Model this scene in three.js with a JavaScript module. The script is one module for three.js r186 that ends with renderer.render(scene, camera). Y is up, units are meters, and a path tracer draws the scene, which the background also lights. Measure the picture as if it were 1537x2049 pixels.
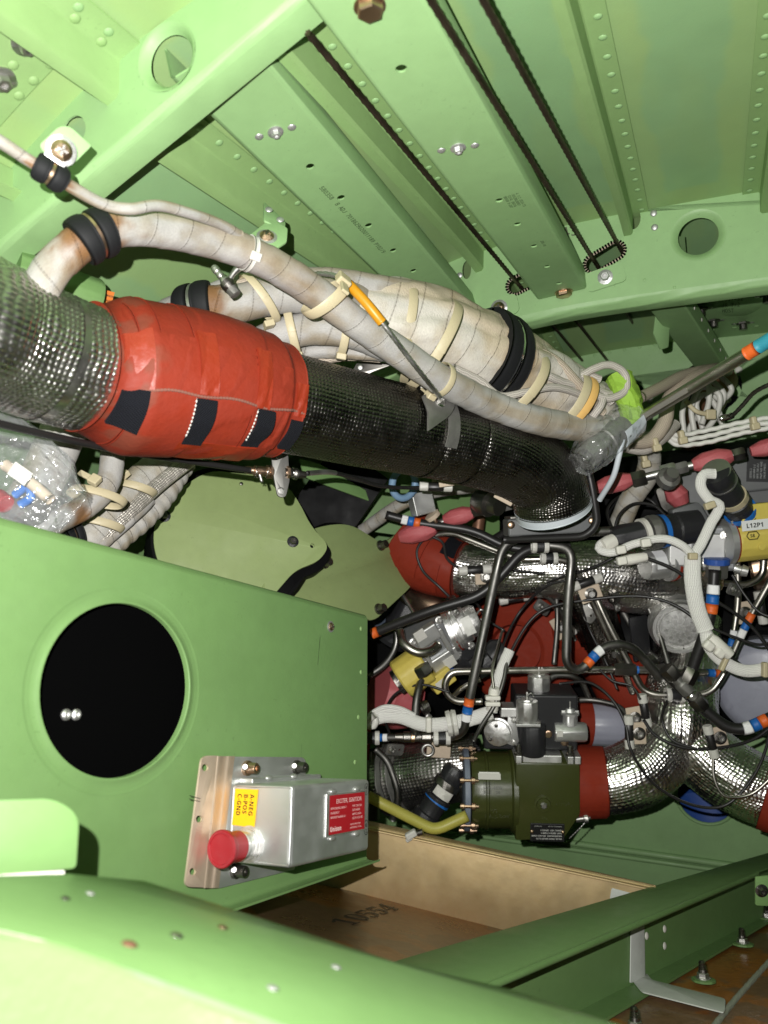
import * as THREE from 'three';
import { RoundedBoxGeometry } from 'three/addons/geometries/RoundedBoxGeometry.js';
import { mergeGeometries, toCreasedNormals, mergeVertices } from 'three/addons/utils/BufferGeometryUtils.js';

// ---------- camera, light, exposure ----------
const scene = new THREE.Scene();
const camera = new THREE.PerspectiveCamera(67.3, 768 / 1024, 0.02, 20);
camera.position.set(0, 0.6, 0);
camera.rotation.x = THREE.MathUtils.degToRad(16);
camera.updateMatrixWorld(true);
camera.focus = 0.8; camera.userData.fStop = 8;
scene.background = new THREE.Color(0.0015, 0.0016, 0.0018);          // dim hangar light through the open access hatch
const renderer = new THREE.WebGLRenderer({ antialias: true });
renderer.toneMapping = THREE.LinearToneMapping;
renderer.toneMappingExposure = 1.0;
renderer.shadowMap.enabled = true;
const V3F = (x, y, z) => new THREE.Vector3(x, y, z).applyMatrix4(camera.matrixWorld);
const FLASH = new THREE.Vector3(-0.03, 0.032, 0.0).applyMatrix4(camera.matrixWorld);   // phone flash, just beside the lens
const flash = new THREE.SpotLight(new THREE.Color(1, 0.985, 0.95), 3.0, 0, THREE.MathUtils.degToRad(78), 1);   // LED with its wide lens
flash.name = 'phone_flash'; flash.position.copy(FLASH); flash.castShadow = true; flash.shadow.radius = 0.13; flash.shadow.camera.near = 0.02;
flash.target.position.copy(V3F(-0.03, 0.032 + Math.tan(0.2), -1)); scene.add(flash.target); flash.target.name = 'flash_aim';
scene.add(flash);

// ---------- measuring: a point on the photograph's 1537 x 2049 grid and a distance in metres -> a point in the bay ----------
const FPX = 1024.5 / Math.tan(THREE.MathUtils.degToRad(67.3 / 2)), CX = 768.5, CY = 1024.5;
const V3 = (x, y, z) => new THREE.Vector3(x, y, z);
const W = (v) => v.applyMatrix4(camera.matrixWorld);
const WD = (v) => v.transformDirection(camera.matrixWorld);
const ray = (x, y) => V3((x - CX) / FPX, -(y - CY) / FPX, -1);
const P = (x, y, d) => W(ray(x, y).multiplyScalar(d));
const pt = (p) => Array.isArray(p) ? P(...p) : p;
const CAM = camera.position.clone();
// the bay's own directions: away along the fuselage, across it, up
const VA = V3(0.395, -0.0152, -0.919).normalize(), VU = V3(0.919, 0, 0.395).normalize(), VW = V3().crossVectors(VU, VA).normalize();
const C = (u, w, s) => W(V3().addScaledVector(VU, u).addScaledVector(VW, w).addScaledVector(VA, s));
const F = (x, y, s) => { const r = ray(x, y); return W(r.multiplyScalar(s / r.dot(VA))); };        // on the cross-section at s
const uw = (x, y, s) => { const r = ray(x, y); r.multiplyScalar(s / r.dot(VA)); return [r.dot(VU), r.dot(VW)]; };
const dirA = WD(VA.clone()), dirU = WD(VU.clone()), dirW = WD(VW.clone());
class Plane {
  constructor(a, b, c) {
    [a, b, c] = [a, b, c].map((p) => pt(p).clone()); this.o = a;
    this.x = b.clone().sub(a).normalize(); this.n = V3().crossVectors(this.x, c.clone().sub(a)).normalize();
    if (this.n.dot(CAM.clone().sub(a)) < 0) this.n.negate();
    this.y = V3().crossVectors(this.n, this.x);
    if (this.y.y < 0 ) { this.y.negate(); this.x.negate(); }
  }
  at(x, y, off = 0) {
    const d = P(x, y, 1).sub(CAM), t = this.o.clone().sub(CAM).dot(this.n) / d.dot(this.n);
    return CAM.clone().addScaledVector(d, t).addScaledVector(this.n, off);
  }
  over(x, y, off) { const d = P(x, y, 1).sub(CAM), t = (this.o.clone().sub(CAM).dot(this.n) + off) / d.dot(this.n); return CAM.clone().addScaledVector(d, t); }
  flat(x, y) { const q = this.at(x, y).sub(this.o); return new THREE.Vector2(q.dot(this.x), q.dot(this.y)); }
  matrix(off = 0) { return new THREE.Matrix4().makeBasis(this.x, this.y, this.n).setPosition(this.o.clone().addScaledVector(this.n, off)); }
}

// ---------- noise, textures, materials ----------
function rng(seed) { let a = seed >>> 0; return () => { a = (a + 0x6D2B79F5) | 0; let t = Math.imul(a ^ (a >>> 15), 1 | a); t = (t + Math.imul(t ^ (t >>> 7), 61 | t)) ^ t; return ((t ^ (t >>> 14)) >>> 0) / 4294967296; }; }
const hash = (x, y, s = 0) => { let h = Math.imul(x | 0, 374761393) + Math.imul(y | 0, 668265263) + Math.imul(s | 0, 2147483647); h = Math.imul(h ^ (h >>> 13), 1274126177); return ((h ^ (h >>> 16)) >>> 0) / 4294967296; };
function vn(x, y, per = 0, s = 0) {
  const ix = Math.floor(x), iy = Math.floor(y), fx = x - ix, fy = y - iy, a = fx * fx * (3 - 2 * fx), b = fy * fy * (3 - 2 * fy);
  const w = (v) => per ? ((v % per) + per) % per : v;
  const q = (i, j) => hash(w(i), w(j), s);
  return (q(ix, iy) * (1 - a) + q(ix + 1, iy) * a) * (1 - b) + (q(ix, iy + 1) * (1 - a) + q(ix + 1, iy + 1) * a) * b;
}
const fbm = (x, y, per = 0, s = 0, o = 4) => { let v = 0, a = 0.5, f = 1; for (let i = 0; i < o; i++) { v += a * vn(x * f, y * f, per * f, s + i); a *= 0.5; f *= 2; } return v / (1 - Math.pow(0.5, o)); };
const clamp = (x, a = 0, b = 1) => Math.min(b, Math.max(a, x)), sm = (a, b, x) => { const t = clamp((x - a) / (b - a)); return t * t * (3 - 2 * t); };
const S8 = (c) => Math.round(255 * clamp(c <= 0.0031308 ? 12.92 * c : 1.055 * Math.pow(c, 1 / 2.4) - 0.055));
function tex(n, fn, srgb = true, m = n) {                            // fn(x, y in 0..1) -> [r, g, b] linear, or one number
  const d = new Uint8Array(n * m * 4);
  for (let j = 0; j < m; j++) for (let i = 0; i < n; i++) {
    let v = fn(i / n, j / m); if (!Array.isArray(v)) v = [v, v, v];
    const k = (j * n + i) * 4; for (let c = 0; c < 3; c++) d[k + c] = srgb ? S8(v[c]) : Math.round(255 * clamp(v[c])); d[k + 3] = 255;
  }
  const t = new THREE.DataTexture(d, n, m); t.wrapS = t.wrapT = THREE.RepeatWrapping; t.magFilter = THREE.LinearFilter; t.minFilter = THREE.LinearMipmapLinearFilter; t.generateMipmaps = true;
  if (srgb) t.colorSpace = THREE.SRGBColorSpace; t.needsUpdate = true; return t;
}
const rep = (t, r, r2 = r) => { const c = t.clone(); c.repeat.set(r, r2); c.needsUpdate = true; return c; };
const mix = (a, b, t) => a.map((v, i) => v + (b[i] - v) * t);
const tGrime = tex(512, (x, y) => { const a = fbm(x * 6, y * 6, 6, 1, 5), b = fbm(x * 40, y * 40, 40, 9, 3), sp = vn(x * 150, y * 150, 150, 31) > 0.93 ? 1 : 0; const k = 0.93 + 0.14 * (a - 0.5) + 0.07 * (b - 0.5) - 0.14 * sp * sm(0.5, 0.7, a); return [k, k * 0.995, k * 0.97]; });
const tRough = tex(256, (x, y) => 0.42 + 0.42 * fbm(x * 8, y * 8, 8, 71, 5), false);
const tPeel = tex(256, (x, y) => fbm(x * 40, y * 40, 40, 17, 3), false);
const tBrush = tex(256, (x, y) => 0.35 + 0.4 * vn(x * 3, y * 110, 0, 5) * 0.6 + 0.3 * fbm(x * 5, y * 5, 5, 8, 4), false);
const M = {};
function std(name, color, o = {}) {
  const m = new THREE.MeshPhysicalMaterial(Object.assign({ roughness: 0.5, metalness: 0, side: THREE.DoubleSide }, o));
  if (Array.isArray(color)) m.color.setRGB(...color); else m.color.set(color);
  m.name = name; M[name] = m; return m;
}
const paint = (name, color, o = {}) => std(name, color, { map: rep(tGrime, 3.1), roughness: 0.85, roughnessMap: rep(tRough, 5), bumpMap: rep(tPeel, 14), bumpScale: 0.00005, ...o });
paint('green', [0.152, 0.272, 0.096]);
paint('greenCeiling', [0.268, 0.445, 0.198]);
paint('greenBright', [0.152, 0.272, 0.096], { roughness: 0.7 });
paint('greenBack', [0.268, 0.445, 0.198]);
paint('greenYellow', [0.272, 0.43, 0.172]);
paint('olivePlate', [0.285, 0.365, 0.15], { roughness: 1.0 });
paint('grey', [0.12, 0.125, 0.13]);
paint('lavender', [0.33, 0.34, 0.42], { roughness: 0.6 });
paint('paleBlue', [0.18, 0.30, 0.46]);
paint('blueDark', [0.03, 0.05, 0.09]);
paint('blue', [0.02, 0.08, 0.36]);
paint('valveOlive', [0.047, 0.056, 0.014], { roughness: 0.55 });
paint('greyBlue', [0.17, 0.20, 0.26]);
paint('bodyGrey', [0.34, 0.35, 0.37], { roughness: 0.6, metalness: 0.55 });
paint('yellowBody', [0.62, 0.50, 0.10]);
paint('tubeYellow', [0.40, 0.37, 0.07]);
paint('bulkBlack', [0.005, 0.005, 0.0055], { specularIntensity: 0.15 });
std('voidBlack', [0.0008, 0.0008, 0.0009], { roughness: 0.95, specularIntensity: 0.08 });  // near-black that stands in for the dark void behind the round opening
std('rubber', [0.006, 0.0064, 0.0075], { roughness: 0.7, specularIntensity: 0.6 });
std('blackPlastic', [0.018, 0.018, 0.02], { roughness: 0.4, bumpMap: rep(tPeel, 30), bumpScale: 0.00008 });
std('cableBlack', [0.014, 0.013, 0.013], { roughness: 0.42 });
std('velcro', [0.006, 0.0066, 0.011], { roughness: 0.95, specularIntensity: 0.5, bumpMap: rep(tex(64, (x, y) => 0.5 + 0.5 * Math.sin(x * 50.265) * Math.sin(y * 50.265), false), 60), bumpScale: 0.0016 });
const metal = (name, color, rough, o = {}) => std(name, color, { metalness: 1, roughness: rough, roughnessMap: rep(tRough, 9), bumpMap: rep(tPeel, 11), bumpScale: 0.00003, ...o });
metal('steel', [0.55, 0.54, 0.52], 0.68);
metal('steelDark', [0.20, 0.19, 0.175], 0.62);
metal('tubeDark', [0.17, 0.165, 0.155], 0.75);
metal('tubeSteel', [0.42, 0.40, 0.36], 0.55);
metal('chrome', [0.72, 0.71, 0.69], 0.3);
metal('bronze', [0.52, 0.36, 0.25], 0.55);
metal('braid', [0.50, 0.485, 0.46], 0.52);
metal('braidDark', [0.18, 0.17, 0.158], 0.46);
metal('braidBright', [0.74, 0.72, 0.69], 0.44);
metal('cableSteel', [0.10, 0.075, 0.055], 0.85);
metal('brown', [0.20, 0.10, 0.06], 0.8, { metalness: 0.5 });
metal('alloyBracket', [0.66, 0.53, 0.41], 0.95, { metalness: 0.7, bumpMap: rep(tBrush, 12, 30), bumpScale: 0.00004 });
metal('alloyCase', [0.60, 0.61, 0.60], 0.75, { metalness: 0.85 });
metal('alloyMachined', [0.74, 0.735, 0.72], 0.8);
metal('alloyDull', [0.55, 0.55, 0.54], 0.75, { metalness: 0.8 });
metal('titanium', [0.24, 0.235, 0.22], 0.95, { metalness: 0.85 });
std('redRubber', [0.225, 0.0235, 0.0095], { roughness: 1.05, specularIntensity: 0.6, roughnessMap: rep(tRough, 7), map: rep(tGrime, 4.7), bumpMap: rep(tPeel, 9), bumpScale: 0.00025, sheen: 0.15, sheenRoughness: 0.6 });
std('redPatch', [0.25, 0.0245, 0.0075], { roughness: 0.75, roughnessMap: rep(tRough, 7), map: rep(tGrime, 6.1), bumpMap: rep(tPeel, 12), bumpScale: 0.0002 });
std('redDust', [0.2, 0.08, 0.06], { roughness: 1, map: rep(tGrime, 9) });
std('redDark', [0.225, 0.0235, 0.0095], { roughness: 1.1, specularIntensity: 0.45, roughnessMap: rep(tRough, 7), map: rep(tGrime, 5) });
std('pink', [0.46, 0.10, 0.11], { roughness: 0.42, bumpMap: rep(tPeel, 12), bumpScale: 0.0002 });
std('capRed', [0.34, 0.008, 0.017], { roughness: 0.38, bumpMap: rep(tPeel, 20), bumpScale: 0.00015 });
std('nylon', [0.52, 0.45, 0.29], { roughness: 0.5, transmission: 0.12, bumpMap: rep(tPeel, 22), bumpScale: 0.0001 });
std('nylonWhite', [0.66, 0.64, 0.58], { roughness: 0.55 });
std('nylonOrange', [0.66, 0.40, 0.13], { roughness: 0.5 });
std('whiteTeflon', [0.60, 0.59, 0.56], { roughness: 0.45, map: rep(tGrime, 14) });
std('paleWire', [0.60, 0.59, 0.55], { roughness: 0.5 });
std('clearTube', [0.50, 0.54, 0.58], { roughness: 0.35 });
std('beigePad', [0.56, 0.46, 0.36], { roughness: 0.85, map: rep(tGrime, 9) });
std('yellowSleeve', [0.52, 0.23, 0.008], { roughness: 0.42 });
std('greenTape', [0.26, 0.45, 0.045], { roughness: 0.75, bumpMap: rep(tPeel, 20), bumpScale: 0.0004, map: rep(tGrime, 12) });
std('bandOrange', [0.72, 0.13, 0.02], { roughness: 0.5 });
std('bandBlue', [0.01, 0.12, 0.42], { roughness: 0.5 });
std('bandTeal', [0.03, 0.27, 0.36], { roughness: 0.5 });
std('bandWhite', [0.72, 0.72, 0.72], { roughness: 0.5 });
std('lensPale', [0.55, 0.60, 0.74], { roughness: 0.35 });
std('bag', [0.96, 0.97, 0.98], { roughness: 0.12, transmission: 0.93, thickness: 0, specularIntensity: 1, bumpMap: rep(tex(256, (x, y) => { let v = 0; for (let k = 0; k < 4; k++) v += Math.abs(fbm(x * (4 + 3 * k), y * (4 + 3 * k), 4 + 3 * k, 90 + k, 3) - 0.5); return v; }, false), 7), bumpScale: 0.006 });
std('sealant', [0.35, 0.36, 0.30], { roughness: 0.8, bumpMap: rep(tPeel, 20), bumpScale: 0.0006 });
std('whiteStrap', [0.58, 0.60, 0.58], { roughness: 0.6, map: rep(tGrime, 20) });
// wrapped white hose: overlapping turns of glass tape, stitched edge, soiled patches. u along the hose, v round it (metres x repeat)
const tWrap = tex(512, (x, y) => {
  const ph = (x * 4 + y * 1) % 1, edge = Math.exp(-Math.pow((ph - 0.03) / 0.022, 2)), stitch = edge * (Math.floor(y * 70) % 2 ? 1 : 0.15);
  const d = fbm(x * 5, y * 5, 5, 44, 4), fine = vn(x * 128, y * 128, 128, 3);
  let k = [0.62, 0.60, 0.56]; k = mix(k, [0.44, 0.38, 0.28], sm(0.5, 0.82, d) * 0.75); k = mix(k, [0.26, 0.23, 0.2], stitch * 0.55);
  return k.map((c) => c * (0.93 + 0.12 * fine));
});
const tWrapB = tex(512, (x, y) => { const ph = (x * 4 + y) % 1; return clamp(0.35 + 0.5 * ph * 0.6 + 0.12 * vn(x * 170, y * 170, 170, 6) + 0.5 * (fbm(x * 9, y * 5, 9, 66, 3) - 0.5) - (ph < 0.03 ? 0.25 : 0)); }, false);
const wrap = (name, color, r1, r2, o = {}) => std(name, color, { map: rep(tWrap, r1, r2), bumpMap: rep(tWrapB, r1, r2), bumpScale: 0.0011, roughness: 0.62, vertexColors: true, ...o });
wrap('hoseWrap', [0.55, 0.55, 0.56], 9, 11);
wrap('bundleWrap', [0.80, 0.78, 0.745], 10, 6, { bumpScale: 0.002 });
wrap('hoseGrey', [0.6, 0.6, 0.59], 14, 9, { bumpScale: 0.0018 });
// braided cable sleeve: fine lengthwise strands with a cross-hatch
const tSleeve = tex(128, (x, y) => { const a = Math.sin((x + y) * 6.2832 * 8), b = Math.sin((x - y) * 6.2832 * 8); return 0.45 + 0.1 * Math.max(a, b) + 0.4 * Math.abs(Math.sin(y * 6.2832 * 4 + 0.5 * Math.sin(x * 12.566))); }, false);
const tSleeveC = tex(128, (x, y) => { const a = Math.sin((x + y) * 6.2832 * 8), b = Math.sin((x - y) * 6.2832 * 8), k = 0.62 + 0.08 * Math.max(a, b) + 0.3 * Math.abs(Math.sin(y * 6.2832 * 4 + 0.5 * Math.sin(x * 12.566))); return [k, k, k]; });
const sleeveMat = (name, color, o = {}) => std(name, color, { map: rep(tSleeveC, 40, 62), bumpMap: rep(tSleeve, 40, 62), bumpScale: 0.0010, roughness: 0.6, ...o });
sleeveMat('sleeveTan', [0.50, 0.42, 0.33]);
sleeveMat('sleeveGrey', [0.52, 0.48, 0.43]);
sleeveMat('sleeveWhite', [0.80, 0.79, 0.75]);
sleeveMat('sleeveMetal', [0.62, 0.58, 0.52], { metalness: 0.8, roughness: 0.45 });

// ---------- scene graph ----------
const taken = new Map();
const numbered = (n) => { const k = taken.get(n) ?? 0; taken.set(n, k + 1); return k ? n + '_' + String(k).padStart(3, '0') : n; };
function add(o, name, label, category, group, kind) {
  o.name = numbered(name); scene.add(o);
  if (label) o.userData.label = label; if (category) o.userData.category = category; if (group) o.userData.group = group; if (kind) o.userData.kind = kind;
  return o;
}
const thing = (name, label, category, group) => add(new THREE.Group(), name, label, category, group);
function part(parent, name, geo, mat, label) {
  const m = new THREE.Mesh(geo, mat); m.name = name; m.castShadow = m.receiveShadow = true; parent.add(m); if (label) m.userData.label = label; return m;
}
function single(name, label, category, geo, mat, group) { const m = new THREE.Mesh(geo, mat); m.castShadow = m.receiveShadow = true; return add(m, name, label, category, group); }
function structure(name, geo, mat) { const m = geo ? new THREE.Mesh(geo, mat) : new THREE.Group(); m.castShadow = m.receiveShadow = true; return add(m, name, null, null, null, 'structure'); }

// ---------- shapes ----------
function boxUV(g) {                                                   // uv in metres by the dominant direction of each face
  if (g.index) g = g.toNonIndexed();
  const p = g.attributes.position, uv = new Float32Array(p.count * 2), a = V3(), b = V3(), c = V3();
  for (let i = 0; i < p.count; i += 3) {
    a.fromBufferAttribute(p, i); b.fromBufferAttribute(p, i + 1).sub(a); c.fromBufferAttribute(p, i + 2).sub(a); b.cross(c);
    const ax = Math.abs(b.x), ay = Math.abs(b.y), az = Math.abs(b.z);
    for (let k = 0; k < 3; k++) {
      const x = p.getX(i + k), y = p.getY(i + k), z = p.getZ(i + k);
      uv.set(ax > ay && ax > az ? [y, z] : ay > az ? [x, z] : [x, y], (i + k) * 2);
    }
  }
  g.setAttribute('uv', new THREE.BufferAttribute(uv, 2)); return g;
}
const strip = (g) => { const o = new THREE.BufferGeometry(); for (const n of ['position', 'normal', 'uv']) if (g.attributes[n]) o.setAttribute(n, g.attributes[n]); return o; };
const merge = (gs) => mergeGeometries(gs.map((g) => strip(g.index ? g.toNonIndexed() : g)));
class Path {
  constructor(pts) {
    this.p = pts; this.l = [0]; for (let i = 1; i < pts.length; i++) this.l.push(this.l[i - 1] + pts[i].distanceTo(pts[i - 1])); this.len = this.l.at(-1);
  }
  pos(t) {
    const s = clamp(t) * this.len; let i = 1; while (i < this.l.length - 1 && this.l[i] < s) i++;
    return this.p[i - 1].clone().lerp(this.p[i], (s - this.l[i - 1]) / Math.max(1e-9, this.l[i] - this.l[i - 1]));
  }
  frame(t, ref) {
    const o = this.pos(t), e = Math.max(0.004, 0.8 / this.p.length), T = this.pos(Math.min(1, t + e)).sub(this.pos(Math.max(0, t - e))).normalize();
    const N = (ref ? ref.clone() : CAM.clone().sub(o)); N.addScaledVector(T, -N.dot(T)).normalize();
    return { o, T, N, B: V3().crossVectors(T, N) };
  }
}
const curve = (pts, n = 60) => new Path(new THREE.CatmullRomCurve3(pts.map((p) => pt(p).clone()), false, 'centripetal').getSpacedPoints(n));
function bent(pts, R = 0.02, n = 7) {                                 // straight runs joined by round bends
  const q = pts.map((p) => pt(p).clone()), out = [q[0]];
  for (let i = 1; i < q.length - 1; i++) {
    const a = q[i - 1].clone().sub(q[i]), b = q[i + 1].clone().sub(q[i]), r = Math.min(R, a.length() * 0.48, b.length() * 0.48);
    const A = q[i].clone().addScaledVector(a.normalize(), r), B = q[i].clone().addScaledVector(b.normalize(), r);
    for (let k = 0; k <= n; k++) { const t = k / n; out.push(A.clone().multiplyScalar((1 - t) ** 2).addScaledVector(q[i], 2 * t * (1 - t)).addScaledVector(B, t * t)); }
  }
  out.push(q.at(-1)); const c = new Path(out);
  const m = Math.max(24, Math.round(c.len / 0.006)); return new Path(Array.from({ length: m + 1 }, (_, i) => c.pos(i / m)));
}
// a tube along a path: r in metres (number or function of t), o: t0 t1 n m disp(s, th, t) col(s, th, t) flat [a, b] cap ref
function sweep(path, r, o = {}) {
  const t0 = o.t0 ?? 0, t1 = o.t1 ?? 1, L = (t1 - t0) * path.len, R = typeof r === 'function' ? r : () => r, r0 = R((t0 + t1) / 2);
  const n = o.n ?? Math.max(4, Math.round(L / Math.max(0.0035, r0 * 0.45))), m = o.m ?? 14, [fa, fb] = o.flat ?? [1, 1];
  const pos = [], uv = [], col = [], idx = [];
  for (let i = 0; i <= n; i++) {
    const t = t0 + (t1 - t0) * i / n, f = path.frame(t, o.ref), s = (t - t0) * path.len, rt = R(t);
    for (let j = 0; j <= m; j++) {
      const th = -Math.PI + 2 * Math.PI * j / m, rr = rt + (o.disp ? o.disp(s, th, t) : 0);
      const v = f.o.clone().addScaledVector(f.N, Math.cos(th) * rr * fa).addScaledVector(f.B, Math.sin(th) * rr * fb);
      pos.push(v.x, v.y, v.z); uv.push(s, th * r0); if (o.col) col.push(...o.col(s, th, t));
    }
  }
  const w = m + 1;
  for (let i = 0; i < n; i++) for (let j = 0; j < m; j++) { const a = i * w + j; idx.push(a, a + w, a + 1, a + 1, a + w, a + w + 1); }
  if (o.cap !== false) for (const i of [0, n]) {
    const k = pos.length / 3, c = path.pos(t0 + (t1 - t0) * i / n); pos.push(c.x, c.y, c.z); uv.push(0, 0); if (o.col) col.push(...o.col(0, 0, i / n));
    for (let j = 0; j < m; j++) { const a = i * w + j; i ? idx.push(k, a, a + 1) : idx.push(k, a + 1, a); }
  }
  const g = new THREE.BufferGeometry(); g.setAttribute('position', new THREE.Float32BufferAttribute(pos, 3)); g.setAttribute('uv', new THREE.Float32BufferAttribute(uv, 2));
  if (o.col) g.setAttribute('color', new THREE.Float32BufferAttribute(col, 3));
  g.setIndex(idx); g.computeVertexNormals(); return g;
}
// a curved patch lying on a tube: t0..t1 along, a0..a1 degrees round (0 faces the lens, + is to the right of travel), thickness h
function patch(path, t0, t1, a0, a1, r, h, o = {}) {
  const n = o.n ?? 10, m = o.m ?? 10, R = typeof r === 'function' ? r : () => r, pos = [], uv = [], idx = [], w = m + 1;
  for (const top of [1, 0]) for (let i = 0; i <= n; i++) for (let j = 0; j <= m; j++) {
    const t = t0 + (t1 - t0) * i / n, th = THREE.MathUtils.degToRad(a0 + (a1 - a0) * j / m), f = path.frame(t, o.ref), rr = R(t) + (top ? h : -h) + (o.disp ? o.disp(i / n, j / m) : 0);
    const v = f.o.clone().addScaledVector(f.N, Math.cos(th) * rr).addScaledVector(f.B, Math.sin(th) * rr); pos.push(v.x, v.y, v.z); uv.push((t - t0) * path.len, th * R(t));
  }
  const k = (n + 1) * w, quad = (a, b, c, d) => idx.push(a, b, c, c, b, d);
  for (let i = 0; i < n; i++) for (let j = 0; j < m; j++) { const a = i * w + j; quad(a, a + w, a + 1, a + w + 1); quad(k + a, k + a + 1, k + a + w, k + a + w + 1); }
  for (let i = 0; i < n; i++) for (const j of [0, m]) { const a = i * w + j; quad(a, a + w, k + a, k + a + w); }
  for (let j = 0; j < m; j++) for (const i of [0, n]) { const a = i * w + j; quad(a, a + 1, k + a, k + a + 1); }
  const g = new THREE.BufferGeometry(); g.setAttribute('position', new THREE.Float32BufferAttribute(pos, 3)); g.setAttribute('uv', new THREE.Float32BufferAttribute(uv, 2)); g.setIndex(idx);
  return toCreasedNormals(g, 0.7);
}
function lathe(a, b, prof, seg = 28) {                                // turned shape on the axis a -> b; prof [[t, r], ...], t 0..1 along
  a = pt(a); b = pt(b); const L = a.distanceTo(b), g = new THREE.LatheGeometry(prof.map(([t, r]) => new THREE.Vector2(Math.max(r, 1e-5), t * L)), seg);
  const q = new THREE.Quaternion().setFromUnitVectors(V3(0, 1, 0), b.clone().sub(a).normalize());
  g.applyQuaternion(q); g.translate(a.x, a.y, a.z); return toCreasedNormals(g, 0.6);
}
const rod = (a, b, r, seg = 18, bev = 0.12) => { const L = pt(a).distanceTo(pt(b)), e = Math.min(0.2, r * bev / L); return lathe(a, b, [[0, 0], [0, r * (1 - bev)], [e, r], [1 - e, r], [1, r * (1 - bev)], [1, 0]], seg); };
const hex = (a, b, r) => boxUV(lathe(a, b, [[0, 0], [0, r * 0.93], [0.08, r], [0.88, r], [1, r * 0.86], [1, 0]], 6));
// a local frame at a point of the picture: x right, y up, z towards the lens, one unit = one photograph pixel at that distance
function loc(x, y, d, o = {}) {
  const e = new THREE.Euler(THREE.MathUtils.degToRad(o.pitch ?? 0), THREE.MathUtils.degToRad(o.yaw ?? 0), THREE.MathUtils.degToRad(-(o.rot ?? 0)), 'YXZ');
  const m = new THREE.Matrix4().makeRotationFromEuler(new THREE.Euler(e.x, e.y, 0, 'YXZ')).multiply(new THREE.Matrix4().makeRotationZ(e.z));
  const rotc = new THREE.Matrix4().extractRotation(camera.matrixWorld), k = d / FPX;
  const q = rotc.multiply(m).scale(V3(k, k, k)); q.setPosition(P(x, y, d)); q.k = k; return q;
}
const L3 = (m, p) => V3(p[0], -p[1], p[2] ?? 0).applyMatrix4(m);      // local: x right, y DOWN as in the picture, z towards the lens
function box(m, c, s, bev = 1.5, seg = 2) { const g = new RoundedBoxGeometry(s[0], s[1], s[2], seg, Math.min(bev, s[0] / 2.1, s[1] / 2.1, s[2] / 2.1)); g.translate(c[0], -c[1], c[2]); g.applyMatrix4(m); return boxUV(g); }
const cyl = (m, a, b, prof, seg = 28) => lathe(L3(m, a), L3(m, b), typeof prof === 'number' ? (() => { const e = 0.04; return [[0, 0], [0, prof * 0.94 * m.k], [e, prof * m.k], [1 - e, prof * m.k], [1, prof * 0.94 * m.k], [1, 0]]; })() : prof.map(([t, r]) => [t, r * m.k]), seg);
function extrude(m, pts, z0, z1, holes = [], bev = 1) {               // outline in local px (y down), from depth z0 to z1
  const v = (p) => new THREE.Vector2(p[0], -p[1]), s = new THREE.Shape(pts.map(v)); for (const h of holes) s.holes.push(new THREE.Path(h.map(v)));
  const g = new THREE.ExtrudeGeometry(s, { depth: z1 - z0 - 2 * bev, bevelEnabled: bev > 0, bevelThickness: bev, bevelSize: bev, bevelOffset: -bev, bevelSegments: 2, curveSegments: 8 });
  g.translate(0, 0, z0 + bev); g.applyMatrix4(m); return boxUV(toCreasedNormals(g, 0.5));
}
function plate(plane, pts, th, holes = [], bev = 0.0005, off = 0) {    // outline traced on a plane of the bay, thickness th behind it
  const v = (p) => plane.flat(p[0], p[1]), s = new THREE.Shape(pts.map(v)); for (const h of holes) s.holes.push(new THREE.Path(h.map(v)));
  const g = new THREE.ExtrudeGeometry(s, { depth: th - 2 * bev, bevelEnabled: bev > 0, bevelThickness: bev, bevelSize: bev, bevelOffset: -bev, bevelSegments: 2 });
  g.translate(0, 0, -th + bev + off); g.applyMatrix4(plane.matrix()); return boxUV(toCreasedNormals(g, 0.5));
}
const circ = (x, y, rx, ry = rx, n = 28, rot = 0) => Array.from({ length: n }, (_, i) => { const a = i / n * 6.28319, c = Math.cos(a) * rx, s = Math.sin(a) * ry; return [x + c * Math.cos(rot) - s * Math.sin(rot), y + c * Math.sin(rot) + s * Math.cos(rot)]; });
function rounded(pts, r, n = 5) {                                     // round the corners of a traced outline
  const out = []; const N = pts.length;
  pts.forEach((p, i) => {
    const a = pts[(i + N - 1) % N], b = pts[(i + 1) % N], rr = p[2] ?? r, la = Math.hypot(a[0] - p[0], a[1] - p[1]), lb = Math.hypot(b[0] - p[0], b[1] - p[1]), k = Math.min(rr, la * 0.48, lb * 0.48);
    if (k < 0.5) { out.push([p[0], p[1]]); return; }
    const A = [p[0] + (a[0] - p[0]) * k / la, p[1] + (a[1] - p[1]) * k / la], B = [p[0] + (b[0] - p[0]) * k / lb, p[1] + (b[1] - p[1]) * k / lb];
    for (let j = 0; j <= n; j++) { const t = j / n; out.push([0, 1].map((c) => A[c] * (1 - t) ** 2 + 2 * t * (1 - t) * p[c] + B[c] * t * t)); }
  });
  return out;
}
const smooth = (pts, n = 40) => new THREE.CatmullRomCurve3(pts.map((p) => V3(p[0], p[1], 0)), true, 'centripetal').getPoints(n).slice(0, -1).map((v) => [v.x, v.y]);
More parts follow.
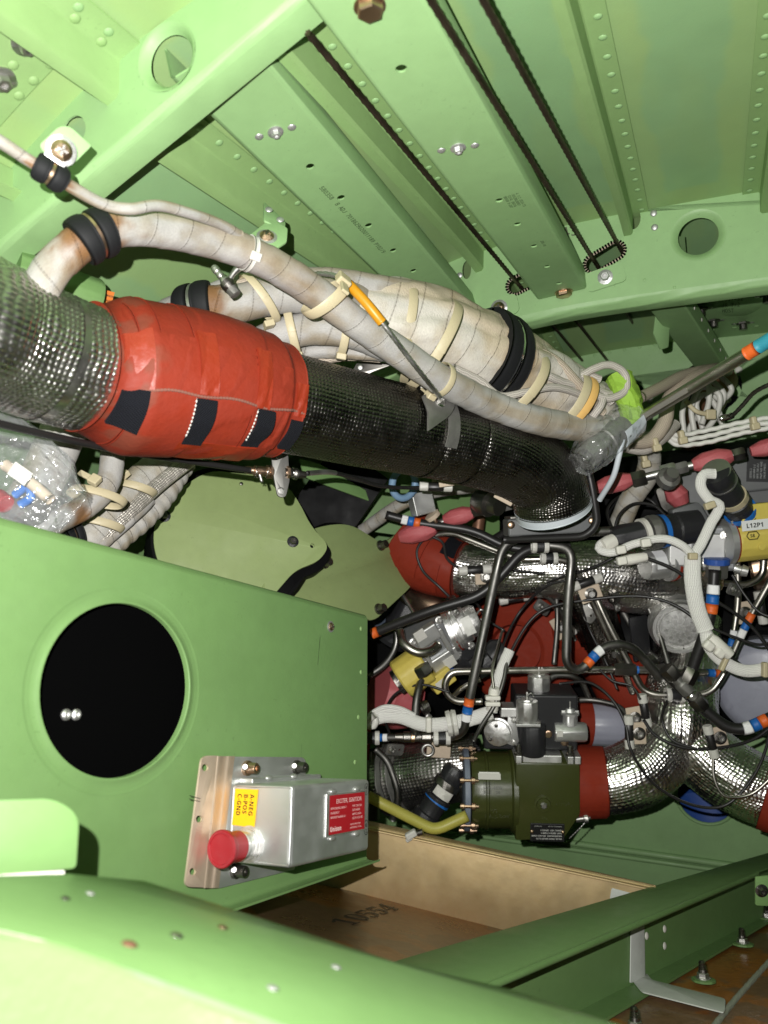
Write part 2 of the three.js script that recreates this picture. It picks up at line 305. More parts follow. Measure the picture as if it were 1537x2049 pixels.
// small hardware in a thing's own parts
function bolt(g, a, n, r, o = {}) {                                   // a: seat point, n: outward direction, r: washer radius (m)
  const at = (k) => a.clone().addScaledVector(n, k * r), b = part(g, o.name ?? 'bolt', merge([lathe(at(0), at(1), [[0, 0], [0, r * 0.62], [0.55, r * 0.6], [0.72, r * 0.5], [0.72, r * 0.3], [0.5, r * 0.26], [0.5, 0]], 6)]), o.mat ?? M.steel);
  part(b, 'washer', lathe(at(-0.02), at(0.18), [[0, 0], [0, r], [0.8, r], [1, r * 0.93], [1, 0]], 20), o.wmat ?? o.mat ?? M.steel); return b;
}
const rivetG = new THREE.SphereGeometry(1, 10, 4, 0, 6.2832, 0, 1.35).rotateX(Math.PI / 2).scale(1, 1, 0.5);
function rivet(g, a, n, r, mat, name = 'rivet') {
  const m = part(g, name, rivetG, mat); m.position.copy(a); m.quaternion.setFromUnitVectors(V3(0, 0, 1), n); m.scale.setScalar(r); return m;
}
function screw(g, a, n, r, mat = M.bronze) {                          // domed cross-head screw on a washer
  const at = (k) => a.clone().addScaledVector(n, k * r), s = part(g, 'screw', lathe(at(0), at(0.6), [[0, 0], [0, r * 0.72], [0.4, r * 0.7], [0.8, r * 0.45], [1, r * 0.2], [0.8, 0.1 * r], [0.8, 0]], 16), mat);
  part(s, 'washer', lathe(at(-0.02), at(0.12), [[0, 0], [0, r], [0.7, r], [1, r * 0.92], [1, 0]], 20), M.alloyDull);
  const t = V3().crossVectors(n, V3(0.3, 1, 0.2)).normalize(), u = V3().crossVectors(n, t);
  const q = new THREE.Matrix4().makeBasis(t, u, n).setPosition(at(0.56)); 
  part(s, 'cross_recess', merge([[0.7, 0.16], [0.16, 0.7]].map(([a1, b1]) => new THREE.BoxGeometry(a1 * r, b1 * r, 0.1 * r).applyMatrix4(q))), M.steelDark); return s;
}
function canvas(w, h, draw, o = {}) {
  const c = document.createElement('canvas'); c.width = w; c.height = h; const x = c.getContext('2d'); if (o.bg) { x.fillStyle = o.bg; x.fillRect(0, 0, w, h); } draw(x, w, h);
  const t = new THREE.CanvasTexture(c); t.colorSpace = THREE.SRGBColorSpace; return t;
}
let decals = 0;
function decal(tx, o = {}) { return std('print_' + (decals++), [1, 1, 1], { map: tx, roughness: 0.55, transparent: !!o.clear, ...o.m }); }
// a printed quad: top-left, top-right, bottom-right, bottom-left corners, slightly bowed grid not needed
function quad(a, b, c, d) {
  const g = new THREE.BufferGeometry(), q = [a, b, c, d].map(pt); g.setAttribute('position', new THREE.Float32BufferAttribute([q[0], q[3], q[1], q[1], q[3], q[2]].flatMap((v) => v.toArray()), 3));
  g.setAttribute('uv', new THREE.Float32BufferAttribute([0, 1, 0, 0, 1, 1, 1, 1, 0, 0, 1, 0], 2)); g.computeVertexNormals(); return g;
}
const lquad = (m, x, y, w, h, z, rot = 0) => { const c = Math.cos(rot * Math.PI / 180), s = Math.sin(rot * Math.PI / 180), q = (a, b) => L3(m, [x + a * c - b * s, y + a * s + b * c, z]); return quad(q(-w / 2, -h / 2), q(w / 2, -h / 2), q(w / 2, h / 2), q(-w / 2, h / 2)); };
// a flat strap ring round a path at t
function ring(path, t, r, width, th, o = {}) { const dt = width / 2 / path.len, R = typeof r === 'function' ? r(t) : r; return sweep(path, R + th, { t0: clamp(t - dt), t1: clamp(t + dt), n: 3, m: o.m ?? 32, flat: o.flat, ref: o.ref }); }
function zipTie(path, t, r, label, o = {}) {
  const g = thing('cable_tie', label, 'cable tie', o.group), w = (o.w ?? 0.0045) * 1.75;
  part(g, 'strap', sweep(new Path(tieLoop(path, t, r, o)), w / 2, { m: 8, flat: [1, 0.22], ref: path.frame(t).T.clone(), n: 60, cap: false }), o.mat ?? M.nylon);
  const f = path.frame(t), a = THREE.MathUtils.degToRad(o.head ?? 60), dir = f.N.clone().multiplyScalar(Math.cos(a)).addScaledVector(f.B, Math.sin(a)), tan = V3().crossVectors(f.T, dir);
  const c = f.o.clone().addScaledVector(dir, r * (o.stretch ?? 1) + w * 0.35), m = new THREE.Matrix4().makeBasis(tan, f.T, dir).setPosition(c), hd = new RoundedBoxGeometry(w * 1.15, w * 1.2, w * 0.75, 2, w * 0.15); hd.applyMatrix4(m);
  part(g, 'head', boxUV(hd), o.mat ?? M.nylon);
  const tl = new RoundedBoxGeometry(w * (o.tail ?? 1.6), w * 0.7, w * 0.3, 1, w * 0.1); tl.translate(w * 1.2, 0, 0); tl.applyMatrix4(m); part(g, 'tail', boxUV(tl), o.mat ?? M.nylon);
  return g;
}
function tieLoop(path, t, r, o) {
  const f = path.frame(t), out = [], e = o.stretch ?? 1, sl = o.slant ?? 0;
  for (let i = 0; i <= 48; i++) { const a = i / 48 * 2 * Math.PI, R = r + 0.0006; out.push(f.o.clone().addScaledVector(f.N, Math.cos(a) * R).addScaledVector(f.B, Math.sin(a) * R * e).addScaledVector(f.T, Math.sin(a) * sl * R)); }
  return out;
}
// ---------- ceiling: skin, frames, stringers, rails ----------
const S1 = 0.414, S2 = 0.957, S3 = 1.42;
const skinPts = [[-1.3, -0.75], [-0.95, -0.22], [-0.8, 0.0], [-0.6, 0.175], [-0.494, 0.256], [-0.389, 0.319], [-0.3, 0.351], [-0.18, 0.371], [-0.016, 0.379], [0.1, 0.381], [0.3, 0.374], [0.5, 0.345], [0.7, 0.27], [0.95, 0.08]];
const skinCurve = new THREE.CatmullRomCurve3(skinPts.map((p) => V3(p[0], p[1], 0)), false, 'centripetal').getPoints(400);
const hs0 = (u) => { let i = 1; while (i < 400 && skinCurve[i].x < u) i++; const a = skinCurve[i - 1], b = skinCurve[i]; return a.y + (b.y - a.y) * clamp((u - a.x) / (b.x - a.x)); };
const drop = (s) => -0.085 * sm(S2 - 0.1, S3 + 0.3, s);
const hs = (u, s) => hs0(u) + drop(s);
const skinN = (u, s, e = 0.004) => C(u + e, hs(u + e, s), s).sub(C(u - e, hs(u - e, s), s)).cross(C(u, hs(u, s), s + e).sub(C(u, hs(u, s), s - e))).normalize().negate();   // downwards, into the bay
{
  const nu = 150, ns = 44, pos = [], uv = [], idx = [], u0 = -1.25, u1 = 0.9, s0 = -0.15, s1 = 1.75;
  for (const th of [0, 0.004]) for (let i = 0; i <= nu; i++) for (let j = 0; j <= ns; j++) {
    const u = u0 + (u1 - u0) * i / nu, s = s0 + (s1 - s0) * j / ns, v = C(u, hs(u, s) + th, s); pos.push(v.x, v.y, v.z); uv.push((u - u0) / (u1 - u0), (s - s0) / (s1 - s0));
  }
  const w = ns + 1, K = (nu + 1) * w;
  for (let i = 0; i < nu; i++) for (let j = 0; j < ns; j++) { const a = i * w + j; idx.push(a, a + w, a + 1, a + 1, a + w, a + w + 1, K + a, K + a + 1, K + a + w, K + a + 1, K + a + w + 1, K + a + w); }
  const g = new THREE.BufferGeometry(); g.setAttribute('position', new THREE.Float32BufferAttribute(pos, 3)); g.setAttribute('uv', new THREE.Float32BufferAttribute(uv, 2)); g.setIndex(idx); g.computeVertexNormals();
  // yellower primer brushed along the stringer lines and frame feet, as on the real skin
  const bands = [-0.62, -0.505, -0.385, -0.293, -0.2, -0.082, 0.035, 0.15];
  const NB = 768, rowS = Array.from({ length: NB }, (_, j) => { const s = s0 + (s1 - s0) * j / NB; return bands.map((b, i) => [b + 0.02 * (fbm(s * 7 + i * 9, i, 0, 3, 3) - 0.5) + 0.012 * (fbm(s * 30, i * 7, 0, 5, 2) - 0.5), 0.022 + 0.012 * fbm(s * 3 + i * 5, 3, 0, 8, 2)]); });
  const map = tex(NB, (x, y) => {
    const u = u0 + (u1 - u0) * x, s = s0 + (s1 - s0) * y; let k = 0;
    for (const [b, w2] of rowS[Math.round(y * NB)]) k = Math.max(k, sm(w2 + 0.004, w2 - 0.004, Math.abs(u - b)));
    for (const f of [S1, S2, S3]) if (Math.abs(s - f) < 0.06) k = Math.max(k, sm(0.032, 0.024, Math.abs(s - f + 0.012 + 0.02 * (fbm(u * 14, f * 9, 0, 2, 2) - 0.5))));
    const streak = sm(0.52, 0.66, fbm(u * 26, s * 5, 0, 21, 3)) * 0.3, mott = 0.94 + 0.12 * fbm(u * 30, s * 30, 0, 12, 3);
    return mix([0.255, 0.425, 0.2], [0.34, 0.46, 0.155], clamp(k * 0.42 + streak * 0.5)).map((c) => c * mott);
  });
  map.wrapS = map.wrapT = THREE.ClampToEdgeWrapping;
  std('skin', [1, 1, 1], { map, roughness: 0.5, bumpMap: rep(tPeel, 30), bumpScale: 0.00006 });
  structure('ceiling_skin', g, M.skin);
}
// a frame: upright web with holes, a turned flange at its inner edge
function archFrame(name, label, s, u0, u1, depth, flange, mat, holes = [], o = {}) {
  const g = thing(name, label, 'frame', 'arched ceiling frames of the bay'), n = 70, top = [], bot = [];
  const low = (u) => hs(u, s) - depth(u);
  for (let i = 0; i <= n; i++) { const u = u0 + (u1 - u0) * i / n; top.push([u, hs(u, s) + 0.0005]); bot.push([u, low(u)]); }
  const sh = new THREE.Shape([...top, ...bot.reverse()].map((p) => new THREE.Vector2(...p)));
  for (const h of holes) sh.holes.push(new THREE.Path(h.map((p) => new THREE.Vector2(...p))));
  const geo = new THREE.ExtrudeGeometry(sh, { depth: 0.0016, bevelEnabled: false, curveSegments: 8 });
  const m = new THREE.Matrix4().makeBasis(dirU, dirW, dirA).setPosition(C(0, 0, s)); geo.applyMatrix4(m);
  const web = part(g, 'web', boxUV(toCreasedNormals(geo, 0.5)), mat);
  // flange, running away from the lens, with a rounded bend
  const pos = [], idx = [], prof = []; const br = o.bend ?? 0.006;
  for (let k = 0; k <= 5; k++) { const a = k / 5 * Math.PI / 2; prof.push([br * (1 - Math.cos(a)), -br * Math.sin(a)]); } prof.push([flange, -br]); prof.push([flange, -br + 0.0016]); prof.push([br, -br + 0.0016]);
  for (let i = 0; i <= n; i++) { const u = u0 + (u1 - u0) * i / n; for (const [a, b] of prof) { const v = C(u, low(u) + b, s + a); pos.push(v.x, v.y, v.z); } }
  const w = prof.length; for (let i = 0; i < n; i++) for (let j = 0; j < w - 1; j++) { const a = i * w + j; idx.push(a, a + w, a + 1, a + 1, a + w, a + w + 1); }
  const fg = new THREE.BufferGeometry(); fg.setAttribute('position', new THREE.Float32BufferAttribute(pos, 3)); fg.setIndex(idx); 
  part(g, 'flange', boxUV(toCreasedNormals(fg, 0.7)), mat);
  return { g, web, low, m };
}
const ovalHole = (px, py, s, ru, rw, n = 30) => { const [u, w] = uw(px, py, s); return Array.from({ length: n }, (_, i) => { const a = -i / n * 6.28319; return [u + Math.cos(a) * ru, w + Math.sin(a) * rw]; }); };
function dimple(g, hole, s, rim, mat, name = 'hole_lip') {            // pressed lip round a lightening hole, turned towards the lens at its outside
  const c = hole.reduce((a, p) => [a[0] + p[0] / hole.length, a[1] + p[1] / hole.length], [0, 0]), pos = [], idx = [], N = hole.length, K = 5;
  for (let i = 0; i <= N; i++) { const p = hole[i % N]; for (let k = 0; k <= K; k++) { const t = k / K, e = 1 + rim * t, v = C(c[0] + (p[0] - c[0]) * e, c[1] + (p[1] - c[1]) * e, s + 0.006 * Math.pow(1 - t, 1.7) - 0.0009); pos.push(v.x, v.y, v.z); } }
  const w = K + 1; for (let i = 0; i < N; i++) for (let k = 0; k < K; k++) { const a = i * w + k; idx.push(a, a + w, a + 1, a + 1, a + w, a + w + 1); }
  const gg = new THREE.BufferGeometry(); gg.setAttribute('position', new THREE.Float32BufferAttribute(pos, 3)); gg.setIndex(idx); gg.computeVertexNormals(); part(g, name, boxUV(mergeVertices(gg)), mat);
}
const grow = (hole, k) => { const c = hole.reduce((a, p) => [a[0] + p[0] / hole.length, a[1] + p[1] / hole.length], [0, 0]); return hole.map((p) => [c[0] + (p[0] - c[0]) * k, c[1] + (p[1] - c[1]) * k]); };
// near frame
const h1 = ovalHole(334, 114, S1 , 0.0175, 0.0175), h1b = ovalHole(148, 262, S1, 0.011, 0.011, 20);
const fr1 = archFrame('arched_frame', 'near arched green frame with one large round lightening hole, crossing the ceiling', S1, -1.2, 0.55, (u) => u < -0.62 ? 0.05 : Math.max(0.024, hs0(u) - (0.2108 + 0.4744 * (u + 0.4935))), 0.027, M.greenCeiling, [grow(h1, 1.34), h1b]);
dimple(fr1.g, h1, S1, 0.36, M.greenCeiling);
// middle frame with cable slots and mouse holes for the stringers
const slot = (px, py, px2, py2, s, r) => { const a = uw(px, py, s), b = uw(px2, py2, s), d = Math.atan2(b[1] - a[1], b[0] - a[0]), out = []; for (let i = 0; i <= 10; i++) { const t = d + Math.PI / 2 - i / 10 * Math.PI; out.push([b[0] + Math.cos(t) * r, b[1] + Math.sin(t) * r]); } for (let i = 0; i <= 10; i++) { const t = d - Math.PI / 2 - i / 10 * Math.PI; out.push([a[0] + Math.cos(t) * r, a[1] + Math.sin(t) * r]); } return out; };
const h2 = ovalHole(1397, 470, S2, 0.022, 0.0215), sA = slot(1188, 528, 1232, 502, S2, 0.0105), sB = slot(1032, 572, 1072, 552, S2, 0.0105), mh = ovalHole(1268, 437, S2, 0.008, 0.013, 20), mh2 = ovalHole(934, 540, S2, 0.006, 0.012, 20);
const fr2 = archFrame('arched_frame', 'middle arched green frame with two toothed cable slots and a round hole', S2, -1.05, 0.6, () => 0.1, 0.03, M.greenCeiling, [grow(h2, 1.36), sA, sB, mh, mh2], { bend: 0.012 });
dimple(fr2.g, h2, S2, 0.38, M.greenCeiling);
// toothed edging round the two cable slots
for (const [sl, lab] of [[sA, 1], [sB, 2]]) {
  const t = part(fr2.g, 'slot_edging', (() => {
    const out = []; const L = sl.length;
    const c = sl.reduce((a, p) => [a[0] + p[0] / L, a[1] + p[1] / L], [0, 0]);
    const dense = []; for (let i = 0; i < L; i++) { const a = sl[i], b = sl[(i + 1) % L], d = Math.hypot(b[0] - a[0], b[1] - a[1]), k = Math.max(1, Math.round(d / 0.0034)); for (let j = 0; j < k; j++) dense.push([a[0] + (b[0] - a[0]) * j / k, a[1] + (b[1] - a[1]) * j / k]); }
    dense.forEach((p, i) => { const q = dense[(i + 1) % dense.length], a = Math.atan2(q[1] - p[1], q[0] - p[0]); const g = new THREE.BoxGeometry(0.0022, 0.0042, 0.0012); g.rotateZ(a); g.translate(p[0] + Math.sin(a) * -0.0006, p[1] + Math.cos(a) * 0.0006, -0.0012); out.push(g); });
    const lp = new Path([...dense, dense[0]].map((p) => C(p[0], p[1], S2)));
    const g = merge(out); g.applyMatrix4(fr2.m); return merge([boxUV(g), sweep(lp, 0.0016, { n: dense.length * 2, m: 6, ref: dirA, cap: false })]);
  })(), M.beigePad);
}
// far frame / end bulkhead
const h3 = ovalHole(1522, 757, S3, 0.034, 0.034), h3b = ovalHole(1418, 775, S3, 0.052, 0.045), h3c = ovalHole(1230, 790, S3, 0.05, 0.03), h3d = ovalHole(1412, 1595, S3, 0.047, 0.045);
{
  const g = structure('end_bulkhead'), n = 70, top = [], u0 = -1.1, u1 = 0.85; for (let i = 0; i <= n; i++) { const u = u0 + (u1 - u0) * i / n; top.push([u, hs(u, S3) + 0.0005]); }
  const sh = new THREE.Shape([...top, [u1, -1.0], [u0, -1.0]].map((p) => new THREE.Vector2(...p)));
  for (const h of [h3, h3b, h3c, h3d]) sh.holes.push(new THREE.Path(h.map((p) => new THREE.Vector2(...p))));
  const geo = new THREE.ExtrudeGeometry(sh, { depth: 0.003, bevelEnabled: false }); geo.applyMatrix4(new THREE.Matrix4().makeBasis(dirU, dirW, dirA).setPosition(C(0, 0, S3)));
  part(g, 'bulkhead_web', boxUV(toCreasedNormals(geo, 0.5)), M.greenBack);
  const line = (py0, py1, th, off) => { const a = F(790, py0, S3), b = F(1560, py1, S3); return bent([a.addScaledVector(dirA, -off), b.addScaledVector(dirA, -off)]); };
  part(g, 'stiffener', sweep(line(1636, 1743, 0, 0.004), 0.0055, { m: 8 }), M.greenBack); part(g, 'stiffener', sweep(line(1648, 1757, 0, 0.004), 0.004, { m: 8 }), M.greenBack);
  part(g, 'hole_rim', sweep(new Path([...h3d, h3d[0]].map((p) => C(p[0], p[1], S3 - 0.001))), 0.003, { n: 60, m: 8, ref: dirA, cap: false }), M.greenBack);
  for (const [x, y] of [[1452, 725], [1456, 800], [1478, 740], [1300, 800]]) rivet(g, F(x, y, S3), dirA.clone().negate(), 0.0062, M.nylonWhite);
  for (let i = 0; i < 14; i++) rivet(g, F(1130 + i * 30, 722 - i * 5.4, S3), dirA.clone().negate(), 0.0028, M.greenBack);
}
// dark compartment behind the end bulkhead with a blue tank showing through the round opening
single('blue_tank', 'dark blue drum behind the round opening in the end bulkhead', 'tank', rod(F(1405, 1560, 1.6), F(1440, 1680, 1.58), 0.09, 32), M.blue);
// side walls, out of sight mostly: the lower fuselage
// stringers
function stringer(label, u, s0, s1, o = {}) {
  const g = thing('stringer', label, 'stringer', 'stringers riveted along the ceiling skin'), n = 24, pos = [], idx = [];
  const prof = o.prof ?? [[-0.016, -0.0012], [0.002, -0.0012], [0.0032, -0.003], [0.0034, -0.024], [0.0055, -0.026], [0.012, -0.026], [0.012, -0.0275], [0.004, -0.0275], [0.0018, -0.025], [0.0016, -0.004], [0.0005, -0.0028], [-0.016, -0.0028]];
  const f = o.flip ? -1 : 1;
  for (let i = 0; i <= n; i++) { const s = s0 + (s1 - s0) * i / n, uu = u + (o.du ?? 0) * i / n; for (const [a, b] of prof) { const v = C(uu + a * f, hs(uu + a * f, s) + b, s); pos.push(v.x, v.y, v.z); } }
  const w = prof.length; for (let i = 0; i < n; i++) for (let j = 0; j < w; j++) { const a = i * w + j, b = i * w + (j + 1) % w; idx.push(a, a + w, b, b, a + w, b + w); }
  const gg = new THREE.BufferGeometry(); gg.setAttribute('position', new THREE.Float32BufferAttribute(pos, 3)); gg.setIndex(idx);
  part(g, 'angle_section', boxUV(toCreasedNormals(gg, 0.6)), o.mat ?? M.greenYellow);
  for (let s = s0 + 0.015; s < s1 - 0.005; s += 0.0265) { const uu = u + (o.du ?? 0) * (s - s0) / (s1 - s0) - 0.009 * f; rivet(g, C(uu, hs(uu, s) - 0.0028, s), skinN(uu, s), 0.0036, M.greenCeiling); }
  return g;
}
const us = (x, y, s) => uw(x, y, s)[0];
stringer('stringer running into the mouse hole beside the two toothed cable slots', -0.088, -0.1, S2 + 0.01, { flip: 1, du: 0.0 });
stringer('stringer past the round hole of the middle frame, near the bay edge', 0.045, -0.1, S2, {});
stringer('stringer between the two flat perforated rails', -0.272, S1, S2 + 0.004, { flip: 1 });
stringer('stringer with square rivets behind the near frame and white hose', -0.392, S1, S2, { flip: 1 });
stringer('stringer ending against the near frame beside its lightening hole', us(200, 150, S1 - 0.02), -0.1, S1, { flip: 1 });
stringer('far stringer beyond the middle frame, next to the bundled hose clamp', -0.262, S2 + 0.03, S3, { flip: 1 });
stringer('stringer beyond the middle frame with a row of bright rivets', -0.045, S2 + 0.03, S3, { mat: M.greenBack });
stringer('short stringer low on the skin beside the left end of the near frame', us(20, 330, S1), -0.1, S1, {});
// big hat beam beyond the middle frame
{
  const g = thing('support_beam', 'green hollow beam beyond the middle frame beside the black cables', 'beam');
  const a = F(1322, 575, S2 + 0.06), b = F(1432, 735, S3 - 0.004), p = new Path([a, b]), w = 0.028;
  const dir = b.clone().sub(a).normalize(), y = dirW.clone(), x = V3().crossVectors(dir, y).normalize(), L = a.distanceTo(b);
  const m = new THREE.Matrix4().makeBasis(x, V3().crossVectors(dir, x).normalize(), dir).setPosition(a.clone().lerp(b, 0.5));
  part(g, 'beam_face', boxUV(new RoundedBoxGeometry(0.044, 0.03, L, 2, 0.003).applyMatrix4(m)), M.greenBack);
  for (let i = 0; i < 7; i++) rivet(g, a.clone().lerp(b, 0.1 + i * 0.13).addScaledVector(x, 0.0225), x, 0.003, M.nylonWhite);
  const pl = new Plane(F(1318, 590, 1.1), F(1345, 590, 1.12), F(1318, 700, 1.13));
  part(g, 'lug_plate', plate(pl, rounded([[1319, 588], [1345, 586], [1338, 695], [1322, 700], [1309, 668]], 4), 0.0025), M.greenCeiling);
}
// perforated rails hanging under the stringers
function flatRail(label, ul, ur, wl, wr, s0, s1, holes, o = {}) {
  const g = thing('perforated_rail', label, 'rail', 'flat perforated rails under the ceiling'), len = s1 - s0;
  const cA = C((ul[0] + ur[0]) / 2, wl[0], s0), cB = C((ul[1] + ur[1]) / 2, wl[1], s1), z = cB.clone().sub(cA), L = z.length(); z.normalize();
  const x = dirU.clone().multiplyScalar(Math.cos(o.tilt ?? 0)).addScaledVector(dirW, Math.sin(o.tilt ?? 0)); x.addScaledVector(z, -x.dot(z)).normalize(); const y = V3().crossVectors(z, x);
  const wd = (ur[0] - ul[0] + ur[1] - ul[1]) / 2, b = new THREE.Matrix4().makeBasis(x, z, V3().crossVectors(x, z)).setPosition(cA);
  const sh = new THREE.Shape([[-wd / 2, 0], [wd / 2, 0], [wd / 2, L], [-wd / 2, L]].map((p) => new THREE.Vector2(...p)));
  for (const [hx, hy, r] of holes) sh.holes.push(new THREE.Path(circ(hx, hy, r, r, 16).map((p) => new THREE.Vector2(...p))));
  const dn = V3().crossVectors(x, z); const sg = dn.dot(dirW) < 0 ? 1 : -1;
  const geo = new THREE.ExtrudeGeometry(sh, { depth: 0.0016, bevelEnabled: false }); geo.applyMatrix4(b);
  part(g, 'face', boxUV(toCreasedNormals(geo, 0.5)), M.greenCeiling);
  for (const k of [-1, 1]) {                                        // bent-up legs, round corner
    const prof = []; for (let i = 0; i <= 5; i++) { const a = i / 5 * Math.PI / 2; prof.push([k * (wd / 2 + 0.004 * Math.sin(a)), 0.004 * (1 - Math.cos(a))]); } prof.push([k * (wd / 2 + 0.004), 0.026]); prof.push([k * (wd / 2 + 0.0024), 0.026]); prof.push([k * (wd / 2 + 0.0024), 0.004]);
    const pos = [], idx = [], up = dn.clone().multiplyScalar(-sg); for (const t of [0, L]) for (const [px, py] of prof) { const v = cA.clone().addScaledVector(z, t).addScaledVector(x, px).addScaledVector(up, py); pos.push(v.x, v.y, v.z); }
    const w = prof.length; for (let j = 0; j < w - 1; j++) idx.push(j, j + w, j + 1, j + 1, j + w, j + w + 1);
    const lg = new THREE.BufferGeometry(); lg.setAttribute('position', new THREE.Float32BufferAttribute(pos, 3)); lg.setIndex(idx); part(g, 'leg', boxUV(toCreasedNormals(lg, 0.7)), M.greenCeiling);
  }
  return { g, x, z, dn: dn.clone().multiplyScalar(sg), c: cA, L, wd, on: (hx, t, off = 0) => cA.clone().addScaledVector(x, hx).addScaledVector(z, t).addScaledVector(dn, sg * off) };
}
const r2h = [[-0.006, 0.123, 0.004], [0.0, 0.335, 0.0037], [0.002, 0.392, 0.0037], [0.004, 0.452, 0.0037], [0.004, 0.515, 0.0037], [0.005, 0.575, 0.0037]];
const rail2 = flatRail('long perforated rail between the single cable and the cable pair', [-0.214, -0.198], [-0.156, -0.149], [0.302, 0.283], 0, 0.34, S2 - 0.004, r2h, { tilt: 0.12 });
const rail1 = flatRail('perforated rail on the left of the single cable with printed part number', [-0.335, -0.339], [-0.286, -0.281], [0.309, 0.264], 0, S1 + 0.006, S2 - 0.002, [[0.0, 0.142, 0.0037], [0.001, 0.198, 0.0037], [0.002, 0.256, 0.0037], [0.003, 0.316, 0.0037], [0.004, 0.372, 0.0037]], { tilt: 0.3 });
for (const [r, hx, t] of [[rail2, -0.004, 0.232], [rail1, -0.001, 0.088]]) {     // nut plates with their two rivets
  const b = bolt(r.g, r.on(hx, t, 0.0002), r.dn, 0.0062, { mat: M.alloyDull });
  for (const k of [-1, 1]) rivet(r.g, r.on(hx + k * 0.0125, t + k * 0.004, 0.0002), r.dn, 0.0036, M.alloyDull);
}
const inkText = (w, h, lines, size, color = '#2c3a24') => decal(canvas(w, h, (x) => { x.clearRect(0, 0, w, h); x.fillStyle = color; x.font = size + 'px monospace'; lines.forEach((l, i) => x.fillText(l, 4, size * 1.05 * (i + 1))); }), { clear: true });
function onRail(r, name, hx, t, w, l, mat, flip) { const q = (a, b) => r.on(hx + a * w / 2, t + b * l / 2, 0.0005); part(r.g, name, flip ? quad(q(-1, 1), q(-1, -1), q(1, -1), q(1, 1)) : quad(q(1, -1), q(1, 1), q(-1, 1), q(-1, -1)), mat); }
onRail(rail2, 'stamped_text', 0.012, 0.352, 0.016, 0.045, inkText(256, 96, ['4 1/2 2024-T3', '54528020881', 'C014L D6016', 'B0508 6-207'], 21));
onRail(rail2, 'stamped_text', 0.014, 0.452, 0.006, 0.02, inkText(128, 40, ['206-18'], 28));
onRail(rail1, 'stamped_text', -0.006, 0.245, 0.009, 0.15, inkText(640, 40, ['580358  8 ADJ 7018629020011189 P102/9'], 27));
{ const b = part(rail2.g, 'hex_bolt', hex(rail2.on(0.004, 0.607, 0), rail2.on(0.004, 0.607, 0.006), 0.0095), M.bronze); part(b, 'washer', rod(rail2.on(0.004, 0.607, -0.0005), rail2.on(0.004, 0.607, 0.0016), 0.011), M.bronze); }
{ const c = rail2.on(0.0, 0.062, 0), b = part(rail2.g, 'hex_bolt', hex(c, rail2.on(0.0, 0.062, 0.006), 0.008), M.bronze); part(b, 'washer', rod(c, rail2.on(0, 0.062, 0.0016), 0.0095), M.bronze); }
// small plates on the frames
function lug(x, y, s, w, h, off, lab, o = {}) {
  const g = thing('mounting_lug', lab, 'bracket', 'small lugs riveted to the frames'), a = F(x, y, s).addScaledVector(dirA, -off), n = dirA.clone().negate();
  const m = new THREE.Matrix4().makeBasis(dirU, dirW, n).setPosition(a), r = new THREE.Matrix4().makeRotationZ(o.rot ?? 0);
  const sh = new THREE.Shape(rounded([[-w / 2, -h / 2], [w / 2, -h / 2], [w / 2, h / 2, o.r ?? 0.008], [-w / 2, h / 2, o.r ?? 0.008]], 0.002).map((p) => new THREE.Vector2(p[0], p[1])));
  return { g, a, n, m: m.multiply(r), put: (mat = M.greenCeiling) => { const e = new THREE.ExtrudeGeometry(sh, { depth: 0.002, bevelEnabled: true, bevelThickness: 0.0003, bevelSize: 0.0003, bevelSegments: 1 }); e.applyMatrix4(m); part(g, 'plate', boxUV(toCreasedNormals(e, 0.5)), mat); } };
}
{ const l = lug(1212, 556, S2, 0.046, 0.024, 0.001, 'green lug with grey bolt under the right toothed cable slot', { rot: 0.22 }); const q = rounded([[-0.023, -0.012], [0.023, -0.012], [0.023, 0.012], [-0.023, 0.012]].map((p) => p.map((v) => v * 1000)), 6).map((p) => new THREE.Vector2(p[0] / 1000, p[1] / 1000)); const e = new THREE.ExtrudeGeometry(new THREE.Shape(q), { depth: 0.002, bevelEnabled: false }); e.applyMatrix4(l.m); part(l.g, 'plate', boxUV(e), M.greenCeiling); bolt(l.g, l.a.clone().addScaledVector(l.n, 0.002), l.n, 0.009, { mat: M.alloyDull }); }
{ const l = lug(1000, 618, S2, 0.05, 0.026, 0.001, 'green lug with bronze screw above the big black clamp', { rot: 0.22 }); const q = rounded([[-25, -13], [25, -13], [25, 13], [-25, 13]], 9).map((p) => new THREE.Vector2(p[0] / 1000, p[1] / 1000)); const e = new THREE.ExtrudeGeometry(new THREE.Shape(q), { depth: 0.002, bevelEnabled: false }); e.applyMatrix4(l.m); part(l.g, 'plate', boxUV(e), M.greenCeiling); screw(l.g, l.a.clone().addScaledVector(l.n, 0.002), l.n, 0.011); }
for (const [x, y] of [[1308, 427], [1310, 455], [920, 551], [917, 570], [1060, 522]]) rivet(fr2.g, F(x, y, S2), dirA.clone().negate(), 0.0042, M.alloyDull);
for (const [x, y] of [[1350, 575], [1290, 560]]) rivet(fr2.g, F(x, y, S2), dirA.clone().negate(), 0.0018, M.greenCeiling);
// handwriting on the middle frame
part(fr2.g, 'pencil_mark', quad(F(1118, 448, S2 - 0.0006), F(1158, 440, S2 - 0.0006), F(1166, 472, S2 - 0.0006), F(1126, 480, S2 - 0.0006)), inkText(64, 48, ['43'], 40, '#4d4a3c'));
